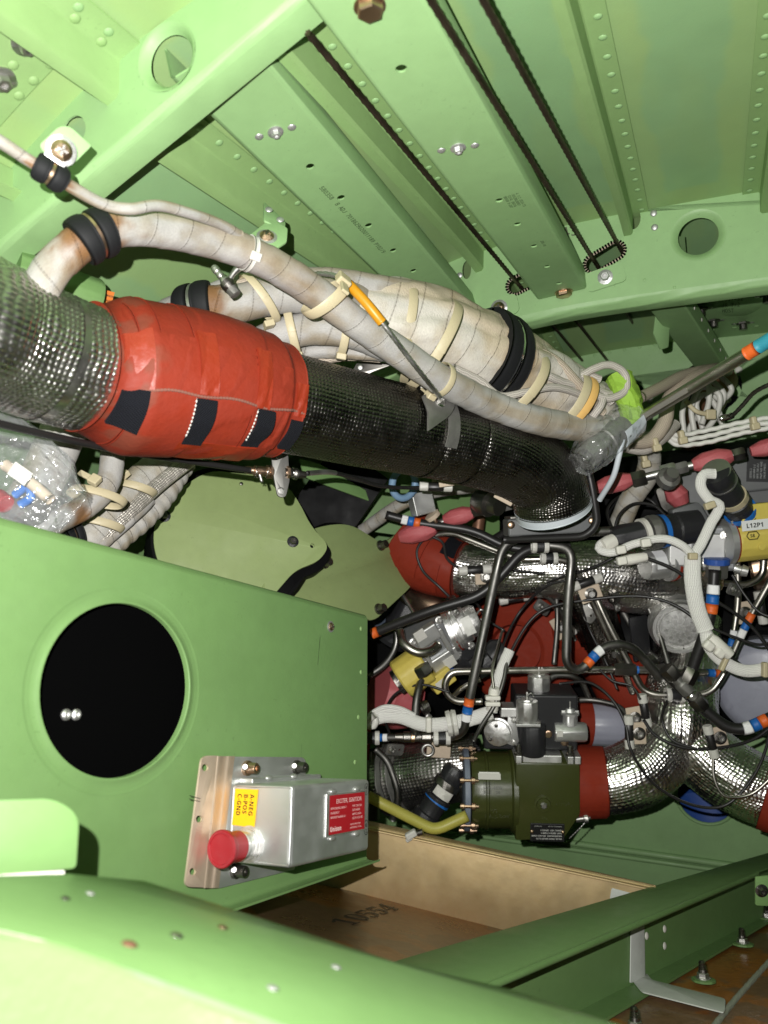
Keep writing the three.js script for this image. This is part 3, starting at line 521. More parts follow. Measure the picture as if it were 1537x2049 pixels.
// skin doubler with nut plates at the upper left, and its rivets
{
  const g = thing('skin_doubler', 'green reinforcing patch with two dark nut plates above the near frame', 'panel');
  const pos = [], idx = [], N = 12, a0 = us(0, 260, S1), u0 = -0.66, u1 = us(165, 130, S1 - 0.03) - 0.002, s0 = -0.05, s1 = S1 - 0.03;
  for (const th of [0.0035, 0.0]) for (let i = 0; i <= N; i++) for (let j = 0; j <= N; j++) { const u = u0 + (u1 - u0) * i / N, s = s0 + (s1 - s0) * j / N, v = C(u, hs(u, s) - th, s); pos.push(v.x, v.y, v.z); }
  const w = N + 1, K = w * w, q4 = (a, b, c, d) => idx.push(a, b, c, c, b, d); for (let i = 0; i < N; i++) for (let j = 0; j < N; j++) { const a = i * w + j; q4(a, a + w, a + 1, a + w + 1); } for (let i = 0; i < N; i++) { q4(i, i + 1, K + i, K + i + 1); q4(N * w + i, N * w + i + 1, K + N * w + i, K + N * w + i + 1); q4(i * w + N, (i + 1) * w + N, K + i * w + N, K + (i + 1) * w + N); }
  const gg = new THREE.BufferGeometry(); gg.setAttribute('position', new THREE.Float32BufferAttribute(pos, 3)); gg.setIndex(idx); part(g, 'sheet', boxUV(toCreasedNormals(gg, 0.7)), M.greenYellow);
  const onSkin = (x, y, off) => { const c0 = P(x, y, 1).sub(CAM); let t = 0.3; for (let k = 0; k < 40; k++) { const p = CAM.clone().addScaledVector(c0, t).sub(CAM), u = p.dot(dirU), wv = p.dot(dirW), s = p.dot(dirA); t += (hs(u, s) - off - wv) * 0.6; } const p = CAM.clone().addScaledVector(c0, t).sub(CAM); return [CAM.clone().add(p), skinN(p.dot(dirU), p.dot(dirA))]; };
  for (const [x, y] of [[52, 85], [2, 158]]) { const [p, n] = onSkin(x, y, 0.0036), b = bolt(g, p, n, 0.0095, { mat: M.steel, name: 'nut_plate' }); const [q] = onSkin(x - 20, y - 14, 0.0036), [q2] = onSkin(x + 22, y + 8, 0.0036); rivet(b, q, n, 0.004, M.steel); rivet(b, q2, n, 0.004, M.steel); }
  for (const [x, y] of [[26, 130], [101, 128], [67, 161], [38, 191], [150, 36], [203, 83]]) { const [p, n] = onSkin(x, y, 0.0036); rivet(g, p, n, 0.0038, M.greenYellow); }
  // round nut plates on the far skin with a name panel
  const g2 = thing('access_panel', 'green panel with handwriting and five dark nut plates beyond the middle frame', 'panel');
  const Q = (x, y, off) => onSkin(x, y, off);
  const pl = new Plane(Q(1420, 590, 0.004)[0], Q(1500, 590, 0.004)[0], Q(1450, 680, 0.004)[0]);
  part(g2, 'sheet', plate(pl, rounded([[1418, 560], [1525, 555], [1528, 612], [1500, 630], [1450, 634], [1426, 612]], 14), 0.002), M.greenBack);
  part(g2, 'backing_sheet', plate(pl, rounded([[1392, 540], [1570, 530], [1570, 694], [1422, 704]], 10), 0.0012, [], 0.0002, -0.003), M.greenBack);
  part(g2, 'handwriting', quad(pl.at(1440, 580, 0.0006), pl.at(1520, 575, 0.0006), pl.at(1516, 628, 0.0006), pl.at(1444, 630, 0.0006)), inkText(220, 140, ['P/N 505', '1047-32', 'JR 7/2', 'HOST'], 30, '#1d2a1c'));
  for (const [x, y] of [[1389, 587], [1403, 616], [1428, 640], [1487, 645], [1535, 590]]) { const [p, n] = Q(x, y, 0.004); const b = part(g2, 'nut_plate', merge([rod(p, p.clone().addScaledVector(n, 0.012), 0.006, 14), rod(p, p.clone().addScaledVector(n, 0.004), 0.010, 6)]), M.steelDark); for (const k of [-1, 1]) rivet(b, p.clone().addScaledVector(dirU, k * 0.013).addScaledVector(n, 0.001), n, 0.0042, M.steel); }
  for (const [x, y] of [[1425, 660], [1470, 655], [1514, 652]]) { const [p, n] = Q(x, y, 0.004); rivet(g2, p, n, 0.0045, M.greenBack); }
}
// corner bracket with two rivets and copper screw behind the white hose
{
  const g = thing('corner_bracket', 'small green angle bracket with bronze screw above the arched white hose', 'bracket');
  const pl = new Plane([530, 450, 0.64], [580, 452, 0.645], [545, 500, 0.625]);
  part(g, 'plate', plate(pl, rounded([[500, 470], [540, 438], [576, 456], [574, 484], [548, 500], [506, 500]], 5), 0.002), M.greenCeiling);
  part(g, 'upright', plate(new Plane([530, 410, 0.66], [570, 440, 0.66], [535, 445, 0.64]), rounded([[528, 403], [572, 442], [570, 462], [528, 440]], 5), 0.002), M.greenCeiling);
  screw(g, pl.at(534, 474), pl.n, 0.0085); for (const [x, y] of [[538, 420], [561, 440]]) rivet(g, P(x, y, 0.648), pl.n, 0.0035, M.alloyDull);
}
// control cables: rusty wire rope; real strands
function wireRope(label, a, b, r = 0.0022, group = 'control cables along the ceiling') {
  const p = bent([a, b]), gs = []; const g = thing('control_cable', label, 'cable', group), tw = p.len / 0.02;
  gs.push(sweep(p, r, { n: Math.round(p.len / 0.0011), m: 12, disp: (s, th) => 0.00042 * Math.cos(6 * th + s / 0.011 * 6.2832) })); part(g, 'strands', gs[0], M.cableSteel); return g;
}
const ext = (a, b, k0, k1) => [a.clone().lerp(b, -k0), b.clone().lerp(a, -k1)];
wireRope('single dark wire rope between the two perforated rails', ...ext(F(616, 66, S1 + 0.004), F(1040, 572, S2), 0.0, 0.86));
wireRope('left dark wire rope of the pair entering the right toothed slot', ...ext(F(862, 0, S1), F(1190, 524, S2), 0.35, 0.86));
wireRope('right dark wire rope of the pair entering the right toothed slot', ...ext(F(967, 0, S1), F(1237, 490, S2), 0.35, 0.86));
wireRope('second wire rope beside the single one, seen beyond the middle frame', F(1120, 600, S2 + 0.05), F(1216, 722, S3));
// ---------- left equipment shelf panel with the round opening ----------
const up = V3(0, 1, 0);
const pA = P(350, 1138, 0.6), pB = P(735, 1240, 0.85);
const panel = new Plane(pA, pB, pA.clone().addScaledVector(up, -0.2));
{
  const g = thing('equipment_panel', 'large green panel with a black round opening and the exciter bolted on', 'panel');
  const hole = circ(243, 1377, 143, 175, 48);
  // round opening: fit a true circle on the panel
  const c = panel.flat(243, 1378), R = panel.flat(243, 1203).sub(c).length() * 0.985;
  const out = [[-40, 1040], [735, 1240, 10], [733, 1712, 4], [-40, 1962]].map((p) => panel.flat(p[0], p[1]));
  const sh = new THREE.Shape(out); sh.holes.push(new THREE.Path(Array.from({ length: 64 }, (_, i) => new THREE.Vector2(c.x + Math.cos(-i / 64 * 6.28319) * R * 1.12, c.y + Math.sin(-i / 64 * 6.28319) * R * 1.0))));
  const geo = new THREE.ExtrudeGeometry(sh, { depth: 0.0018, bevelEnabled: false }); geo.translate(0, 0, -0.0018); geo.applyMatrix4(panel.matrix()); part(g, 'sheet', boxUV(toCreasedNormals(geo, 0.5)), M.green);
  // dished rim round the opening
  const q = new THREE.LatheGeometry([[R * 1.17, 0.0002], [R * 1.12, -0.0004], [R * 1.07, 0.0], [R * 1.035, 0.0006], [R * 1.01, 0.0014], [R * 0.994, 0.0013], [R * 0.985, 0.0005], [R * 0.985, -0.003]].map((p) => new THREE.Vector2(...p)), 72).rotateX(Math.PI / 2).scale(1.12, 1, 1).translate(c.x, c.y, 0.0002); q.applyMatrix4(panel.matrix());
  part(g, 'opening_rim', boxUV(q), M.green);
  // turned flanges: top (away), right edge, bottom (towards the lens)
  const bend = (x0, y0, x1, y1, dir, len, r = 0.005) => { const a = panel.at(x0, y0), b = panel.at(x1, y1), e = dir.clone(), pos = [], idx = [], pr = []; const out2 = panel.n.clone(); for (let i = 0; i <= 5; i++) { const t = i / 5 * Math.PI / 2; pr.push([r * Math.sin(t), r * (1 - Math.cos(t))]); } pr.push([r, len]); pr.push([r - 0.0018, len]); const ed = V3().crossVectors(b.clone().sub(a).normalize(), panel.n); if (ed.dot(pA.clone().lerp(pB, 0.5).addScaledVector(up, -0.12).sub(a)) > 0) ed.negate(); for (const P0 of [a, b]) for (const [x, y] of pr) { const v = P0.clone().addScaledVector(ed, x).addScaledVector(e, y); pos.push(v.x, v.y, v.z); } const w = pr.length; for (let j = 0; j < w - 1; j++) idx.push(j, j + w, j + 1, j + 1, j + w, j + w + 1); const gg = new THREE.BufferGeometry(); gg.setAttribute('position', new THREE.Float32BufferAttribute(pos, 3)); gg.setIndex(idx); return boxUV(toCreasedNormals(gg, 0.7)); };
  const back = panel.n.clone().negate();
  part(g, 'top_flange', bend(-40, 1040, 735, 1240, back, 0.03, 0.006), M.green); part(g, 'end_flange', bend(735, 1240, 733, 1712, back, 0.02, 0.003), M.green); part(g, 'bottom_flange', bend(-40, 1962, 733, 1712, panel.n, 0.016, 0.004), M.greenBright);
  screw(g, panel.at(661, 1254, 0.0003), panel.n, 0.0058);
  for (const [x, y] of [[722, 1258], [722, 1345], [717, 1435], [710, 1525]]) rivet(g, panel.at(x, y, 0), panel.n, 0.0027, M.greenYellow);
  // pen marks
  const ink = decal(canvas(256, 256, (x) => { x.strokeStyle = '#16181a'; x.lineCap = 'round'; x.lineWidth = 3; for (const [a, b, c2, d] of [[10, 10, 4, 200]]) { x.beginPath(); x.moveTo(60, 20); x.quadraticCurveTo(50, 120, 40, 230); x.stroke(); } x.lineWidth = 1.5; x.beginPath(); x.moveTo(64, 14); x.lineTo(48, 150); x.stroke(); }), { clear: true });
  part(g, 'pen_mark', quad(panel.at(632, 1268, 0.0004), panel.at(665, 1276, 0.0004), panel.at(662, 1340, 0.0004), panel.at(630, 1336, 0.0004)), ink);
  part(g, 'pen_mark', quad(panel.at(600, 1488, 0.0004), panel.at(612, 1488, 0.0004), panel.at(612, 1515, 0.0004), panel.at(600, 1515, 0.0004)), ink);
  // near-black sheet behind the opening, standing in for the dark void inside
  const bx = thing('dark_void_sheet', 'flat black sheet standing in for the dark void in the round opening, with two small rivets', 'panel');
  const o2 = c.clone(); const bg = new THREE.BoxGeometry(R * 3.1, R * 2.15, 0.003); bg.translate(c.x + R * 0.3, c.y, -0.02); bg.applyMatrix4(panel.matrix()); part(bx, 'sheet', boxUV(bg), M.voidBlack);
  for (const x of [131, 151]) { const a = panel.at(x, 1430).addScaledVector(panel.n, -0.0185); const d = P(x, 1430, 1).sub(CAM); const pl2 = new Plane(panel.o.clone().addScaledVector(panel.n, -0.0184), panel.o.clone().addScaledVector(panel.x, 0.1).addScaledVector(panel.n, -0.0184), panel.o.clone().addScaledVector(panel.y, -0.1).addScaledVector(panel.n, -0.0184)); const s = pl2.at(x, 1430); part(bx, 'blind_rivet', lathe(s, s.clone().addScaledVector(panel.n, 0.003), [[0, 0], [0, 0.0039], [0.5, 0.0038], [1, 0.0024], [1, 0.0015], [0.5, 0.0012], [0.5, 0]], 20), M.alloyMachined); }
}
// ---------- ignition exciter on its bracket ----------
{
  const t = panel.x.clone(); if (t.dot(pB.clone().sub(pA)) < 0) t.negate(); const n = panel.n.clone(), o = panel.at(420, 1700);
  // local: x along the panel (away), y up, z out of the panel; metres from the bracket corner
  const B = new THREE.Matrix4().makeBasis(t, V3().crossVectors(n, t), n), inv = B.clone().invert();
  const at = (px, py, off) => panel.at(px, py, off);
  const br = thing('exciter_bracket', 'bent bare aluminium bracket with three holes on the green panel', 'bracket');
  const lift = 0.012;
  const bp = new Plane(panel.at(400, 1600, lift), panel.at(500, 1600, lift), panel.at(400, 1700, lift));
  part(br, 'wing', plate(bp, rounded([[404, 1512, 14], [437, 1512, 1], [410, 1776, 1], [370, 1775, 14]], 4), 0.0018, [circ(411, 1536, 7, 8, 16), circ(399, 1639, 7, 8, 16), circ(386, 1744, 7, 8, 16)], 0.0002), M.alloyBracket);
  // joggle: rounded step running down
  const J = (pts) => { const pos = [], idx = []; for (const [[x0, y0], [x1, y1], off] of pts) { const a = panel.over(x0, y0, off), b = panel.over(x1, y1, off); pos.push(a.x, a.y, a.z, b.x, b.y, b.z); } for (let i = 0; i < pts.length - 1; i++) idx.push(2 * i, 2 * i + 1, 2 * i + 2, 2 * i + 2, 2 * i + 1, 2 * i + 3); const g = new THREE.BufferGeometry(); g.setAttribute('position', new THREE.Float32BufferAttribute(pos, 3)); g.setIndex(idx); g.computeVertexNormals(); return boxUV(mergeVertices(g)); };
  const st = []; for (let i = 0; i <= 14; i++) { const k = i / 14, e = [[434, 1512], [408, 1776]], f = [[470, 1514], [438, 1779]]; st.push([[e[0][0] + (f[0][0] - e[0][0]) * k, 1513], [e[1][0] + (f[1][0] - e[1][0]) * k, 1777], lift - 0.0002 - 0.0035 * sm(0.05, 0.4, k) + 0.001 * Math.sin(k * 9) - 0.0052 * sm(0.62, 1, k)]); }
  part(br, 'joggle', J(st), M.alloyBracket);
  const base = new Plane(panel.at(400, 1600, 0.003), panel.at(500, 1600, 0.003), panel.at(400, 1700, 0.003));
  part(br, 'base_plate', plate(base, rounded([[468, 1514], [612, 1515, 12], [612, 1600], [590, 1740], [438, 1778]], 3), 0.002, [], 0.0003), M.alloyCase);
  for (const [x, y, m] of [[493, 1537, M.bronze], [592, 1535, M.steelDark], [470, 1742, M.steelDark]]) { const b = part(br, 'twelve_point_bolt', merge([lathe(base.at(x, y), base.at(x, y, 0.011), [[0, 0], [0, 0.0062], [0.25, 0.006], [0.28, 0.0046], [0.95, 0.0044], [1, 0.0038], [1, 0.002], [0.8, 0.002], [0.8, 0]], 12)]), m); part(b, 'stem', rod(base.at(x - 6, y, 0.001), base.at(x - 14, y - 3, 0.006), 0.0024, 10), M.steel); }
  part(br, 'felt_pen_mark', quad(bp.at(378, 1588, 0.0006), bp.at(402, 1592, 0.0006), bp.at(400, 1606, 0.0006), bp.at(376, 1604, 0.0006)), decal(canvas(128, 80, (x) => { x.strokeStyle = '#0c0c0c'; x.lineWidth = 7; x.lineCap = 'round'; for (const y of [18, 52]) { x.beginPath(); x.moveTo(6, y); x.lineTo(120, y + 16); x.stroke(); } }), { clear: true }));
  // case
  const ex = thing('ignition_exciter', 'silver metal ignition exciter box with red nameplate, yellow label and red cap', 'exciter box');
  const c0 = base.at(462, 1567), cb = base.at(447, 1706), ht = 0.0585, dp = 0.060, len = 0.118, yv = V3().crossVectors(n, t).normalize(); if (yv.y < 0) yv.negate();
  const O = c0.clone().addScaledVector(yv, -ht).addScaledVector(n, 0.001), ML = new THREE.Matrix4().makeBasis(t, yv, n).setPosition(O);     // x 0..len, y 0..ht, z 0..dp
  const cs = new RoundedBoxGeometry(len, ht, dp, 3, 0.0035); cs.translate(len / 2, ht / 2, dp / 2); cs.applyMatrix4(ML); part(ex, 'case', boxUV(cs), M.alloyCase);
  const v = (x, y, z) => V3(x, y, z).applyMatrix4(ML);
  // raised seam of the end cap
  const seam = new Path([[0.001, 0.002, 0.002], [0.001, ht - 0.002, 0.002], [0.001, ht - 0.0015, dp - 0.0015], [0.001, 0.0015, dp - 0.0015], [0.001, 0.002, 0.002]].map((p) => v(...p))); part(ex, 'end_seam', sweep(seam, 0.0014, { n: 80, m: 8 }), M.alloyCase);
  part(ex, 'mounting_strap', boxUV(new RoundedBoxGeometry(0.1, 0.004, 0.014, 2, 0.001).translate(0.06, ht + 0.0015, 0.006).applyMatrix4(ML)), M.alloyCase);
  for (const x of [0.032, 0.068]) part(ex, 'solder_bead', boxUV(new THREE.SphereGeometry(0.004, 8, 6).scale(1.2, 0.6, 0.8).translate(x, ht + 0.003, 0.012).applyMatrix4(ML)), M.alloyDull);
  // connector with red cap, on the end face (towards -x)
  const ky = 0.0145, kz = 0.021; const a = (x) => v(-x, ky, kz);
  const con = part(ex, 'connector', lathe(a(0), a(0.021), [[0, 0], [0, 0.0135], [0.06, 0.0135], [0.1, 0.011], [0.2, 0.011], [0.22, 0.0095], [0.4, 0.0095], [0.44, 0.0102], [0.5, 0.0095], [0.62, 0.0102], [0.68, 0.0095], [1, 0.0095], [1, 0]], 36), M.alloyMachined);
  part(ex, 'red_cap', lathe(a(0.015), a(0.034), [[0, 0.0096], [0, 0.0112], [0.25, 0.0112], [0.6, 0.0112], [0.72, 0.0128], [0.82, 0.0132], [0.95, 0.0134], [1, 0.0127], [1, 0.011], [0.97, 0.0105], [0.97, 0]], 40), M.capRed);
  // yellow label
  part(ex, 'yellow_label', quad(v(-0.0006, ht - 0.004, 0.0045), v(-0.0006, ht - 0.004, 0.0275), v(-0.0006, ht - 0.032, 0.0255), v(-0.0006, ht - 0.031, 0.003)), decal(canvas(200, 260, (x, w, h) => { x.fillStyle = '#f5b80c'; x.fillRect(0, 0, w, h); x.fillStyle = '#17140a'; x.font = 'bold 50px sans-serif'; x.translate(w, 0); x.rotate(Math.PI / 2); ['A-NEG', 'B-POS', 'C-GND'].forEach((s, i) => x.fillText(s, 34, 66 + i * 54)); })));
  // nameplate
  const np = part(ex, 'nameplate', boxUV(new RoundedBoxGeometry(0.062, 0.033, 0.0014, 2, 0.0006).translate(0.077, 0.0335, dp + 0.0006).applyMatrix4(ML)), M.alloyMachined);
  part(np, 'nameplate_print', quad(v(0.05, 0.0485, dp + 0.0016), v(0.1065, 0.0485, dp + 0.0016), v(0.1065, 0.0185, dp + 0.0016), v(0.05, 0.0185, dp + 0.0016)), decal(canvas(520, 280, (x, w, h) => {
    x.fillStyle = '#a3131f'; x.fillRect(0, 0, w, h); x.fillStyle = '#f0d9d6'; x.font = '44px sans-serif'; x.fillText('EXCITER, IGNITION', 92, 62); x.font = '21px sans-serif';
    ['MFPN 305094-204600-7', 'SN 00209337', 'MFR/PCBT No4600-2.8'].forEach((s, i) => x.fillText(s, 16, 104 + i * 32)); ['TYPE TCM 7243', 'DUTY MOMT', 'AMPS 3.5 MAX', 'VOLTS 10-30 VDC'].forEach((s, i) => x.fillText(s, 330, 104 + i * 30));
    x.font = 'bold 48px sans-serif'; x.fillText('Unison', 12, 260); x.font = '17px sans-serif'; x.fillText('UNISON INDUSTRIES', 300, 236); x.fillText('JACKSONVILLE, FL USA', 300, 260);
  })));
  for (const [x, y] of [[0.056, 0.0515], [0.094, 0.0515], [0.056, 0.0155], [0.094, 0.0155]]) part(ex, 'solder_clip', boxUV(new THREE.SphereGeometry(0.004, 8, 6).scale(1.2, 0.55, 0.5).translate(x, y, dp + 0.001).applyMatrix4(ML)), M.alloyDull);
  const stamp = decal(canvas(128, 128, (x) => { x.strokeStyle = '#141414'; x.fillStyle = '#141414'; x.lineWidth = 5; x.beginPath(); x.arc(64, 64, 54, 0, 6.3); x.stroke(); x.font = 'bold 40px sans-serif'; x.fillText('AR', 38, 62); x.fillText('2', 52, 104); }), { clear: true });
  part(ex, 'ink_stamp', quad(v(0.107, 0.026, dp + 0.0005), v(0.116, 0.026, dp + 0.0005), v(0.116, 0.012, dp + 0.0005), v(0.107, 0.012, dp + 0.0005)), stamp);
  part(ex, 'ink_stamp', quad(v(0.107, 0.056, dp + 0.0005), v(0.115, 0.056, dp + 0.0005), v(0.115, 0.045, dp + 0.0005), v(0.107, 0.045, dp + 0.0005)), stamp);
}
// ---------- foreground beam and its tab ----------
const hz = (h) => new Plane(V3(0, 0.6 + h, -0.5), V3(0.3, 0.6 + h, -0.5), V3(0, 0.6 + h, -0.9));
const fgP = new Plane([0, 1846, 0.25], [560, 2046, 0.232], [300, 1762, 0.36]);
{
  const g = thing('foreground_beam', 'pale green beam flange close up, out of focus along the bottom edge', 'beam');
  part(g, 'top_face', plate(fgP, [[-260, 1756], [140, 1748], [290, 1762], [790, 1924], [1010, 1976], [1400, 2100], [700, 2100], [330, 1962], [130, 1890], [-260, 1800]], 0.002), M.greenBright);
  // lower lip turned down towards the lens
  const edge = [[-260, 1800], [0, 1846], [130, 1890], [330, 1962], [560, 2046], [700, 2100]].map((p) => fgP.at(...p)); const pos = [], idx = [], pr = [];
  const toward = CAM.clone().sub(edge[2]); toward.y = 0; toward.normalize();
  for (let i = 0; i <= 6; i++) { const a = i / 6 * Math.PI * 0.36; pr.push([0.005 * Math.sin(a), -0.005 * (1 - Math.cos(a))]); } const e = pr.at(-1); pr.push([e[0] + 0.03, e[1] - 0.058]);
  for (const p of edge) for (const [a, b] of pr) { const v = p.clone().addScaledVector(toward, a); v.y += b; pos.push(v.x, v.y, v.z); } const w = pr.length; for (let i = 0; i < edge.length - 1; i++) for (let j = 0; j < w - 1; j++) { const a = i * w + j; idx.push(a, a + w, a + 1, a + 1, a + w, a + w + 1); }
  const lg = new THREE.BufferGeometry(); lg.setAttribute('position', new THREE.Float32BufferAttribute(pos, 3)); lg.setIndex(idx);
  std('greenScuffed', [0.20, 0.34, 0.125], { map: rep(tex(256, (x, y) => mix([1, 1, 1], [1.35, 0.95, 2.6], sm(0.56, 0.66, fbm(x * 5, y * 5, 5, 201, 4)) * 0.5).map((c) => c * 0.72)), 6), roughness: 0.38, bumpMap: rep(tPeel, 8), bumpScale: 0.0003 });
  part(g, 'turned_lip', boxUV(toCreasedNormals(lg, 0.8)), M.greenScuffed);
  for (const [x, y, m, r] of [[352, 1875, M.chrome, 0.0028], [445, 1858, M.bronze, 0.0024], [258, 1893, M.brown, 0.003], [672, 1938, M.alloyDull, 0.0023], [545, 1980, M.alloyDull, 0.0023], [180, 1790, M.alloyDull, 0.002], [130, 1800, M.steelDark, 0.002]]) rivet(g, fgP.at(x, y, 0.0002), fgP.n.clone(), r, m);
  const tb = thing('rounded_tab', 'rounded green upright tab behind the foreground beam, left edge', 'bracket');
  const tp = new Plane([0, 1700, 0.325], [160, 1690, 0.345], P(0, 1700, 0.325).addScaledVector(up, 0.05));
  part(tb, 'plate', plate(tp, rounded([[-160, 1606], [110, 1597], [160, 1630, 60], [153, 1738, 12], [-160, 1765]], 34, 8), 0.002), M.greenBright);
  part(tb, 'foot', plate(tp, rounded([[-160, 1758], [130, 1742], [130, 1750], [-160, 1772]], 2), 0.006), M.nylonWhite);
}
// ---------- floor, rear channel, right-hand beam ----------
const flP = new Plane([640, 1764, 1.02], [1030, 1864, 0.96], [500, 1850, 0.71]);
{
  const tFloor = tex(512, (x, y) => { const st = sm(0.48, 0.52, fbm(x * 4, y * 4, 4, 301, 5)), f = fbm(x * 60, y * 60, 60, 303, 3), sc = vn(x * 9, y * 160, 160, 7) > 0.9 ? 0.06 : 0; return mix([0.27, 0.11, 0.026], [0.17, 0.10, 0.05], st).map((c) => c * (0.75 + 0.5 * f) + sc * 0.25); });
  std('composite', [1, 1, 1], { map: rep(tFloor, 3), roughness: 0.5, roughnessMap: rep(tRough, 6), bumpMap: rep(tPeel, 6), bumpScale: 0.0003 });
  const g = structure('floor'); 
  const pl = flP; part(g, 'floor_panel', plate(pl, [[-300, 1740], [400, 1722], [800, 1802], [1040, 1866], [1160, 1890], [980, 2060], [-300, 2200]], 0.006), M.composite);
  part(g, 'ink_writing', quad(pl.at(634, 1845, 0.0006), pl.at(762, 1804, 0.0006), pl.at(810, 1820, 0.0006), pl.at(704, 1858, 0.0006)), decal(canvas(360, 120, (x) => { x.clearRect(0, 0, 360, 120); x.fillStyle = 'rgba(16,14,12,0.85)'; x.font = 'bold 118px serif'; x.fillText('10554', 16, 104); }), { clear: true }));
  // rear channel, bare metal with scratches
  const tTan = tex(512, (x, y) => { const f = fbm(x * 30, y * 30, 30, 401, 4), sc = (vn(x * 120, y * 4, 0, 406) > 0.96 ? 0.35 : 0) * sm(0.55, 0.75, fbm(x * 5, y * 5, 5, 408, 3)); return mix([0.62, 0.455, 0.235], [0.68, 0.52, 0.29], f).map((c) => c + 0.18 * sc); });
  std('tanAlloy', [1, 1, 1], { map: rep(tTan, 4), roughness: 0.8, metalness: 0.55, roughnessMap: rep(tRough, 5), bumpMap: rep(tPeel, 3), bumpScale: 0.0002 });
  const ch = thing('rear_channel', 'tan scratched metal channel across the floor under the olive valve', 'channel');
  const a = [730, 1645, 1.0], bq = [1316, 1778, 0.92]; const cp = new Plane(a, bq, [1010, 1860, 0.955]);
  part(ch, 'upright', plate(cp, [[560, 1622], [1312, 1782], [1290, 1852], [1020, 1866], [560, 1760]], 0.003), M.tanAlloy);
  const pth = bent([cp.at(560, 1622, -0.004), cp.at(1312, 1782, -0.004)]); part(ch, 'rolled_edge', sweep(pth, 0.0045, { m: 12 }), M.tanAlloy);
  const bk = new Plane(cp.at(560, 1622, -0.002).addScaledVector(up, 0.0025), cp.at(1312, 1782, -0.002).addScaledVector(up, 0.0025), cp.at(560, 1622, -0.1).addScaledVector(up, -0.002));
  part(ch, 'top_flange', plate(bk, [[560, 1602], [1300, 1768], [1312, 1781], [560, 1621]], 0.002), M.tanAlloy);
  part(ch, 'clear_label', plate(cp, rounded([[1224, 1776], [1262, 1786], [1258, 1806], [1220, 1798]], 3), 0.001, [], 0.0001, 0.0012), M.whiteStrap);
}
{
  const g = thing('floor_beam', 'dark green beam running back along the right of the brown floor', 'beam');
  const h = -0.178, hp = hz(h);
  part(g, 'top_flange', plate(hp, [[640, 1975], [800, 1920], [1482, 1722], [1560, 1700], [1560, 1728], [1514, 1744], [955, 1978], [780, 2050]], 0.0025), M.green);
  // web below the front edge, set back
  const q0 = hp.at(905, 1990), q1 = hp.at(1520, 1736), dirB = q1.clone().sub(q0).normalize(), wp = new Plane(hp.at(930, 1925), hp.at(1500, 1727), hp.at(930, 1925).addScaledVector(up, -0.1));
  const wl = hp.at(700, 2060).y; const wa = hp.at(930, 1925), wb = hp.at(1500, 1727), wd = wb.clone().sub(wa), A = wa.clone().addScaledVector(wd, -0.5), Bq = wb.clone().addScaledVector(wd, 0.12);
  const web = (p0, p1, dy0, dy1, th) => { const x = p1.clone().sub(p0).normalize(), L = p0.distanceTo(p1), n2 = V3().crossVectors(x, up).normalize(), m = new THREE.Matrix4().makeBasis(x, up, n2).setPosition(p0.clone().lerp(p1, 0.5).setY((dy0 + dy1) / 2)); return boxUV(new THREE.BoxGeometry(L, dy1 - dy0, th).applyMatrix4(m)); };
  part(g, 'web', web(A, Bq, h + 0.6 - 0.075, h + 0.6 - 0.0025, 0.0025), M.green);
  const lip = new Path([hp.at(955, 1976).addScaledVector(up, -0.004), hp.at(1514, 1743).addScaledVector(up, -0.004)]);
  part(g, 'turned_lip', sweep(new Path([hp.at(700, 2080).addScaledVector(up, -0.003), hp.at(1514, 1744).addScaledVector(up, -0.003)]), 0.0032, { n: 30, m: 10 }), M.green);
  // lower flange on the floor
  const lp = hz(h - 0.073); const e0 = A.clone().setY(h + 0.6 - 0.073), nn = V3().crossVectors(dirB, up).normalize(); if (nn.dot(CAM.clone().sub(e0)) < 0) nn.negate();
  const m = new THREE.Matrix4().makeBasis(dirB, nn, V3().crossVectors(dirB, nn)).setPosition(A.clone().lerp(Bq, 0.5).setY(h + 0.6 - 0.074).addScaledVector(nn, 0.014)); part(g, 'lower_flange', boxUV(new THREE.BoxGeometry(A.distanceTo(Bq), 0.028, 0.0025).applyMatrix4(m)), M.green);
  for (const [x, y] of [[1326, 1858], [1326, 1892], [1290, 1872]]) rivet(g, wp.at(x, y, 0.0018), wp.n, 0.0042, M.nylonWhite);
  const bf = lp; const fr = structure('floor_right'); part(fr, 'floor_panel', plate(hz(h - 0.078), [[1000, 2049], [1290, 1935], [1537, 1830], [1700, 1800], [1700, 2200], [900, 2200]], 0.005), M.composite);
  // sealant tape, L-shaped
  const tp = thing('grey_strap', 'pale grey L-shaped strap across the beam web and floor', 'strap');
  part(tp, 'upright', plate(wp, rounded([[1258, 1850], [1284, 1842], [1286, 1956, 2], [1256, 1966, 2]], 3), 0.0012, [], 0.0002, 0.0032), M.whiteStrap);
  part(tp, 'foot', plate(hz(h - 0.0705), rounded([[1254, 1946, 2], [1288, 1938, 2], [1304, 1960], [1452, 1998], [1450, 2026], [1284, 1984]], 6), 0.0012, [], 0.0002), M.whiteStrap);
  single('sealant_bead', 'rough pale sealant bead running across the brown floor at the bottom right', 'sealant', sweep(curve([[1545, 1918, 0.47], [1500, 1968, 0.45], [1455, 2020, 0.43], [1425, 2060, 0.42]].map(([x, y]) => hz(h - 0.077).at(x, y))), 0.0028, { disp: (s, th) => 0.0012 * (fbm(s * 300, th * 2, 0, 4, 3) - 0.5), m: 10, n: 60 }), M.sealant);
